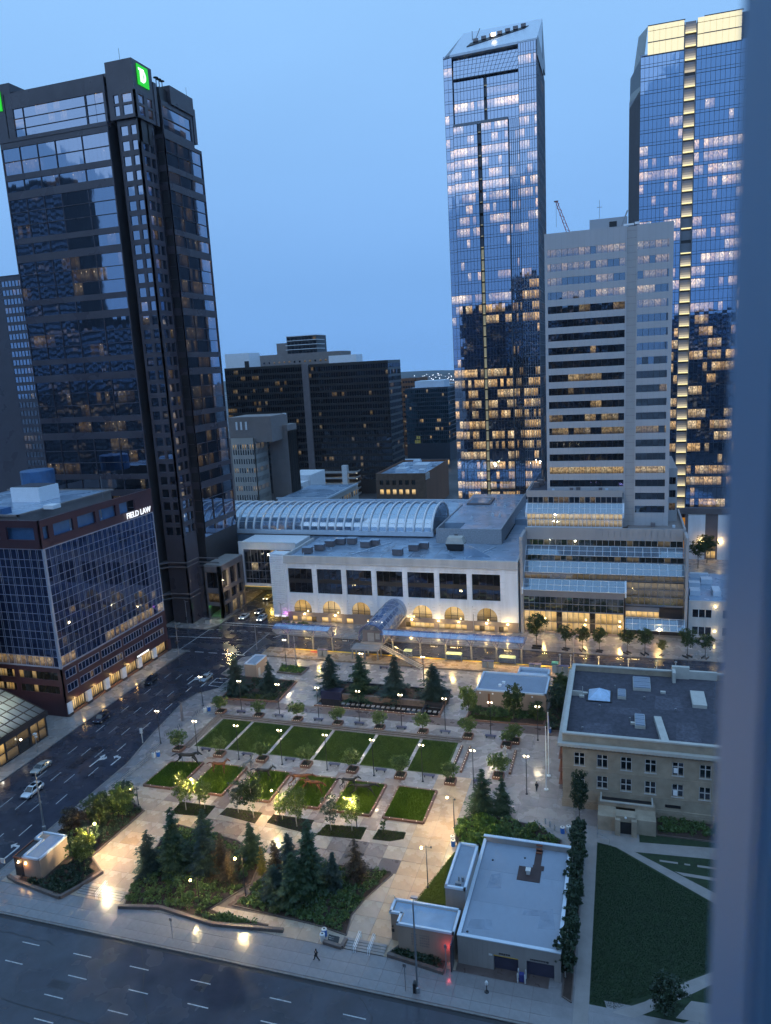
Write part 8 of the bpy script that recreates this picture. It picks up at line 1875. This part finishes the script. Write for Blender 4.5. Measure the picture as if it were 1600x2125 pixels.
# ================================================================ HORSE SCULPTURES
def horse(stride, neck):
    """open running horse; x is forward"""
    q = MB()
    q.tube([(-.95,0,1.30),(-.7,0,1.42),(-.2,0,1.36),(.35,0,1.38),(.75,0,1.44),(.95,0,1.50)], [.12,.21,.18,.21,.19,.12], 8)
    hx, hz = .95+neck[0], 1.5+neck[1]; q.tube([(.80,0,1.50),(.95+neck[0]*.5,0,1.55+neck[1]*.55),(hx,0,hz)], [.16,.11,.08], 7); q.tube([(hx-.05,0,hz+.06),(hx+.18,0,hz-.05),(hx+.42,0,hz-.24)], [.12,.11,.06], 6)
    for s_ in (-1,1): q.tube([(hx-.04,s_*.05,hz+.1),(hx-.06,s_*.07,hz+.28)], [.035,.01], 4)
    for k in range(5): q.tube([(.85+neck[0]*k/5,0,1.62+neck[1]*k/5),(.70+neck[0]*k/5,.02,1.66+neck[1]*k/5)], [.05,.015], 4)
    q.tube([(-.95,0,1.42),(-1.25,0,1.46),(-1.6,0,1.28),(-1.85,0,1.1)], [.06,.08,.07,.02], 5)
    for (x, s_, a) in ((.70,-1,stride[0]),(.70,1,stride[1]),(-.72,-1,stride[2]),(-.72,1,stride[3])):
        y = s_*.16; hind = x < 0; k1 = (x+a*.32+(.10 if hind else .06),y,.84); k2 = (x+a*.62+(-.16 if hind else 0),y,.46 if hind else .46); f = (x+a*.85+(-.04 if hind else -.02),y,.10); q.tube([(x,y,1.28),k1,k2,f,(f[0]+.12,y,.05)], [.12,.07,.04,.035,.04], 6)
    return q
HS = [(-81.2,115.4,.15,1.75,'black','leaping dark wire horse over the first grass bed, blue in shade',(1.0,.7,-1.0,-.7),(.5,.15)),(-73.6,114.4,.1,1.45,'brown','rust-brown horse standing in the second grass bed',(.1,-.1,.1,-.1),(.35,.55)),(-68.6,116.6,1.2,1.2,'grey','small grey rearing horse figure at the corner of the second grass bed',(.6,.3,-.3,-.2),(.2,.6)),(-63.8,113.8,.05,1.55,'black','black horse walking in the third grass bed',(.5,-.3,.4,-.4),(.4,.5)),(-56.0,113.4,.2,1.6,'brown','brown and black galloping horse in the fourth grass bed, left of a pair',(.8,.5,-.8,-.5),(.55,-.05)),(-53.2,112.2,-.1,1.5,'brown','low galloping horse in the fourth grass bed, right of a pair',(.9,.6,-.6,-.9),(.6,-.1)),(-47.0,114.6,.1,1.35,'black','black horse behind the glowing birch in the fifth grass bed',(.5,.2,-.5,-.2),(.45,.35)),(-43.6,112.8,.15,1.55,'black','black leaping horse right of the glowing birch in the fifth grass bed',(1.0,.7,-.9,-.6),(.6,.05))]
HM = dict(black=mat('blackened_steel', (.014,.013,.014), .5), brown=mat('rusted_steel', (.13,.045,.018), .7, var=.4, scale=3), grey=mat('grey_steel', (.12,.13,.14), .6))
for (x, y, a, s_, c, lb, sd, nk_) in HS:
    t = thing('horse_sculpture', lb, 'sculpture', (x,y,.42), 'horse sculptures in the grass beds', a); t.scale = (s_,s_,s_); part('body', horse(sd,nk_), HM[c], t, True, True); q = MB()
    for xx in (-.6,.6): q.tube([(xx,0,-.1),(xx,0,1.25)], .025, 4)
    part('stand', q, M['black'], t, False, True)

# ================================================================ PEOPLE
def person(x, y, rz, label, step, arms, bag):
    t = thing('person', label, 'person', (x,y,.15), None, rz)
    # skeleton, facing -y
    J = dict(pel=(0,0,.92),sp=(0,-.01,1.12),ch=(0,-.02,1.34),nk=(0,-.02,1.48),hd=(0,-.03,1.60),top=(0,-.02,1.74))
    def leg(s_, d): return [(s_*.09,0,.90),(s_*.10,-d*.22,.50),(s_*.10,-d*.36+(.10 if d < 0 else 0),.10 if d > 0 else .14),(s_*.10,-d*.36-.16+(.12 if d < 0 else 0),.045)]
    def arm(s_, d): return [(s_*.19,-.01,1.40),(s_*.24,-d*.08,1.13),(s_*.23,-d*.24,.92),(s_*.22,-d*.30,.84)]
    verts = []; edges = []; rad = []
    def chain(pts, rs, root=None):
        prev = root
        for p, r_ in zip(pts, rs):
            verts.append(p); rad.append(r_); k = len(verts)-1
            if prev is not None: edges.append((prev,k))
            prev = k
        return prev
    chain([J['pel']], [.125]); c = chain([J['sp'],J['ch'],J['nk'],J['hd'],J['top']], [.115,.145,.055,.092,.07], 0); ch_ = 2
    for s_, d in ((-1,step),(1,-step)): chain(leg(s_,d), [.085,.06,.045,.04], 0)
    for s_, d in ((-1,-arms),(1,arms)): chain(arm(s_,d), [.06,.045,.035,.03], ch_)
    def skin(name, keep, rs, m, parent):
        me = bpy.data.meshes.new(name); me.from_pydata(verts, edges, []); o = bpy.data.objects.new(name, me); COL.objects.link(o)
        md = o.modifiers.new('skin','SKIN')
        if not me.skin_vertices: me.attributes.new('x','FLOAT','POINT')
        for i, sv in enumerate(me.skin_vertices[0].data): sv.radius = (rs[i],rs[i]); sv.use_root = i == 0
        o.modifiers.new('sub','SUBSURF').levels = 1
        return o
    try:
        me = bpy.data.meshes.new('tmp'); me.from_pydata(verts, edges, []); o = bpy.data.objects.new('tmp', me); COL.objects.link(o)
        bpy.context.view_layer.objects.active = o; bpy.ops.object.select_all(action='DESELECT'); o.select_set(True)
        bpy.ops.object.modifier_add(type='SKIN')
        for i, sv in enumerate(o.data.skin_vertices[0].data): sv.radius = (rad[i],rad[i]); sv.use_root = i == 0
        o.modifiers.new('sub','SUBSURF').levels = 2; dg = bpy.context.evaluated_depsgraph_get(); bm_ = bpy.data.meshes.new_from_object(o.evaluated_get(dg)); bpy.data.objects.remove(o)
    except Exception as ex:
        q = MB(); q.tube([J['pel'],J['sp'],J['ch'],J['nk'],J['hd'],J['top']], [.13,.12,.15,.06,.09,.05], 8); bm_ = q.mesh('tmp', M['skin'])
    bm_.materials.clear(); bm_.materials.append(M['skin']); bm_.polygons.foreach_set('use_smooth', [True]*len(bm_.polygons)); put('body', bm_, t, local=True)
    q = MB(); q.tube([(0,0,.78),(0,0,.95),(0,-.01,1.15),(0,-.02,1.36),(0,-.02,1.47)], [.19,.175,.165,.20,.10], 10)
    for s_, d in ((-1,-arms),(1,arms)): q.tube(arm(s_,d)[:3], [.085,.07,.055], 7)
    part('coat', q, M['cloth'], t, True, True); q = MB()
    for s_, d in ((-1,step),(1,-step)): q.tube(leg(s_,d)[:3], [.12,.085,.065], 7)
    part('trousers', q, M['cloth'], t, True, True); q = MB(); q.tube([(0,.03,1.52),(0,.03,1.62),(0,.0,1.74),(0,-.02,1.79)], [.07,.105,.10,.03], 8); part('hair', q, M['hair'], t, True, True); q = MB()
    for s_, d in ((-1,step),(1,-step)): f = leg(s_,d); q.tube([f[2],f[3]], [.055,.045], 6)
    part('shoes', q, M['black'], t, True, True); q = MB()
    for s_ in (-1,1): q.cbox(s_*.035,-.115,1.63,.022,.012,.014)
    part('eyes', q, M['black'], t, False, True); q = MB()
    for s_, d in ((-1,-arms),(1,arms)):
        w = Vector(arm(s_,d)[3])
        for k in range(4): q.tube([w+Vector((-.02+k*.013,0,0)), w+Vector((-.022+k*.015,-.015,-.05)), w+Vector((-.02+k*.014,-.035,-.085+abs(k-1.5)*.008))], [.009,.009,.006], 5)
        q.tube([w+Vector((0,-.02,.02)), w+Vector((0,-.05,-.02)), w+Vector((0,-.055,-.05))], [.010,.009,.006], 5)
    part('fingers', q, M['skin'], t, True, True)
    if bag: q = MB(); q.cbox(0,.2,1.18,.3,.16,.42); part('backpack', q, M['cloth'], t, False, True)
person(-37.5,76.2,-PI/2+.25,'person in dark clothes striding along the south pavement',.9,.8,False)
person(-13.9,121.6,.4,'person in black walking near the flagpoles',.5,.5,True)

# ================================================================ THE WINDOW FRAME BESIDE THE VIEWER
t = thing('window_frame', 'blurred blue-grey window frame standing upright at the right edge', 'window frame', (.06,.2,75))
q = MB(); q.box(.0300,.17,74.6,.080,.238,77.4); part('post', q, M['frame'], t); q = MB(); q.box(.080,.15,74.6,.13,.25,77.4); part('jamb', q, M['frame'], t); q = MB(); q.box(.0312,.164,74.6,.046,.17,77.4); part('gasket', q, M['frame'], t)
# ================================================================ AIR
hz = MB(); hz.box(-5700,-5700,-1.2,5700,5700,212)
hm, HN, HK = nodes('dusk_air'); HN.remove(HN['Principled BSDF'])
pvn = HN.new('ShaderNodeVolumePrincipled'); pvn.inputs['Color'].default_value = (.75,.85,1,1); pvn.inputs['Density'].default_value = 4.5e-5
HK.new(pvn.outputs[0], HN['Material Output'].inputs['Volume'])
tag(put('haze', hz.mesh('haze', hm)), 'thin blue evening haze lying over the whole city', 'haze', None, 'stuff')
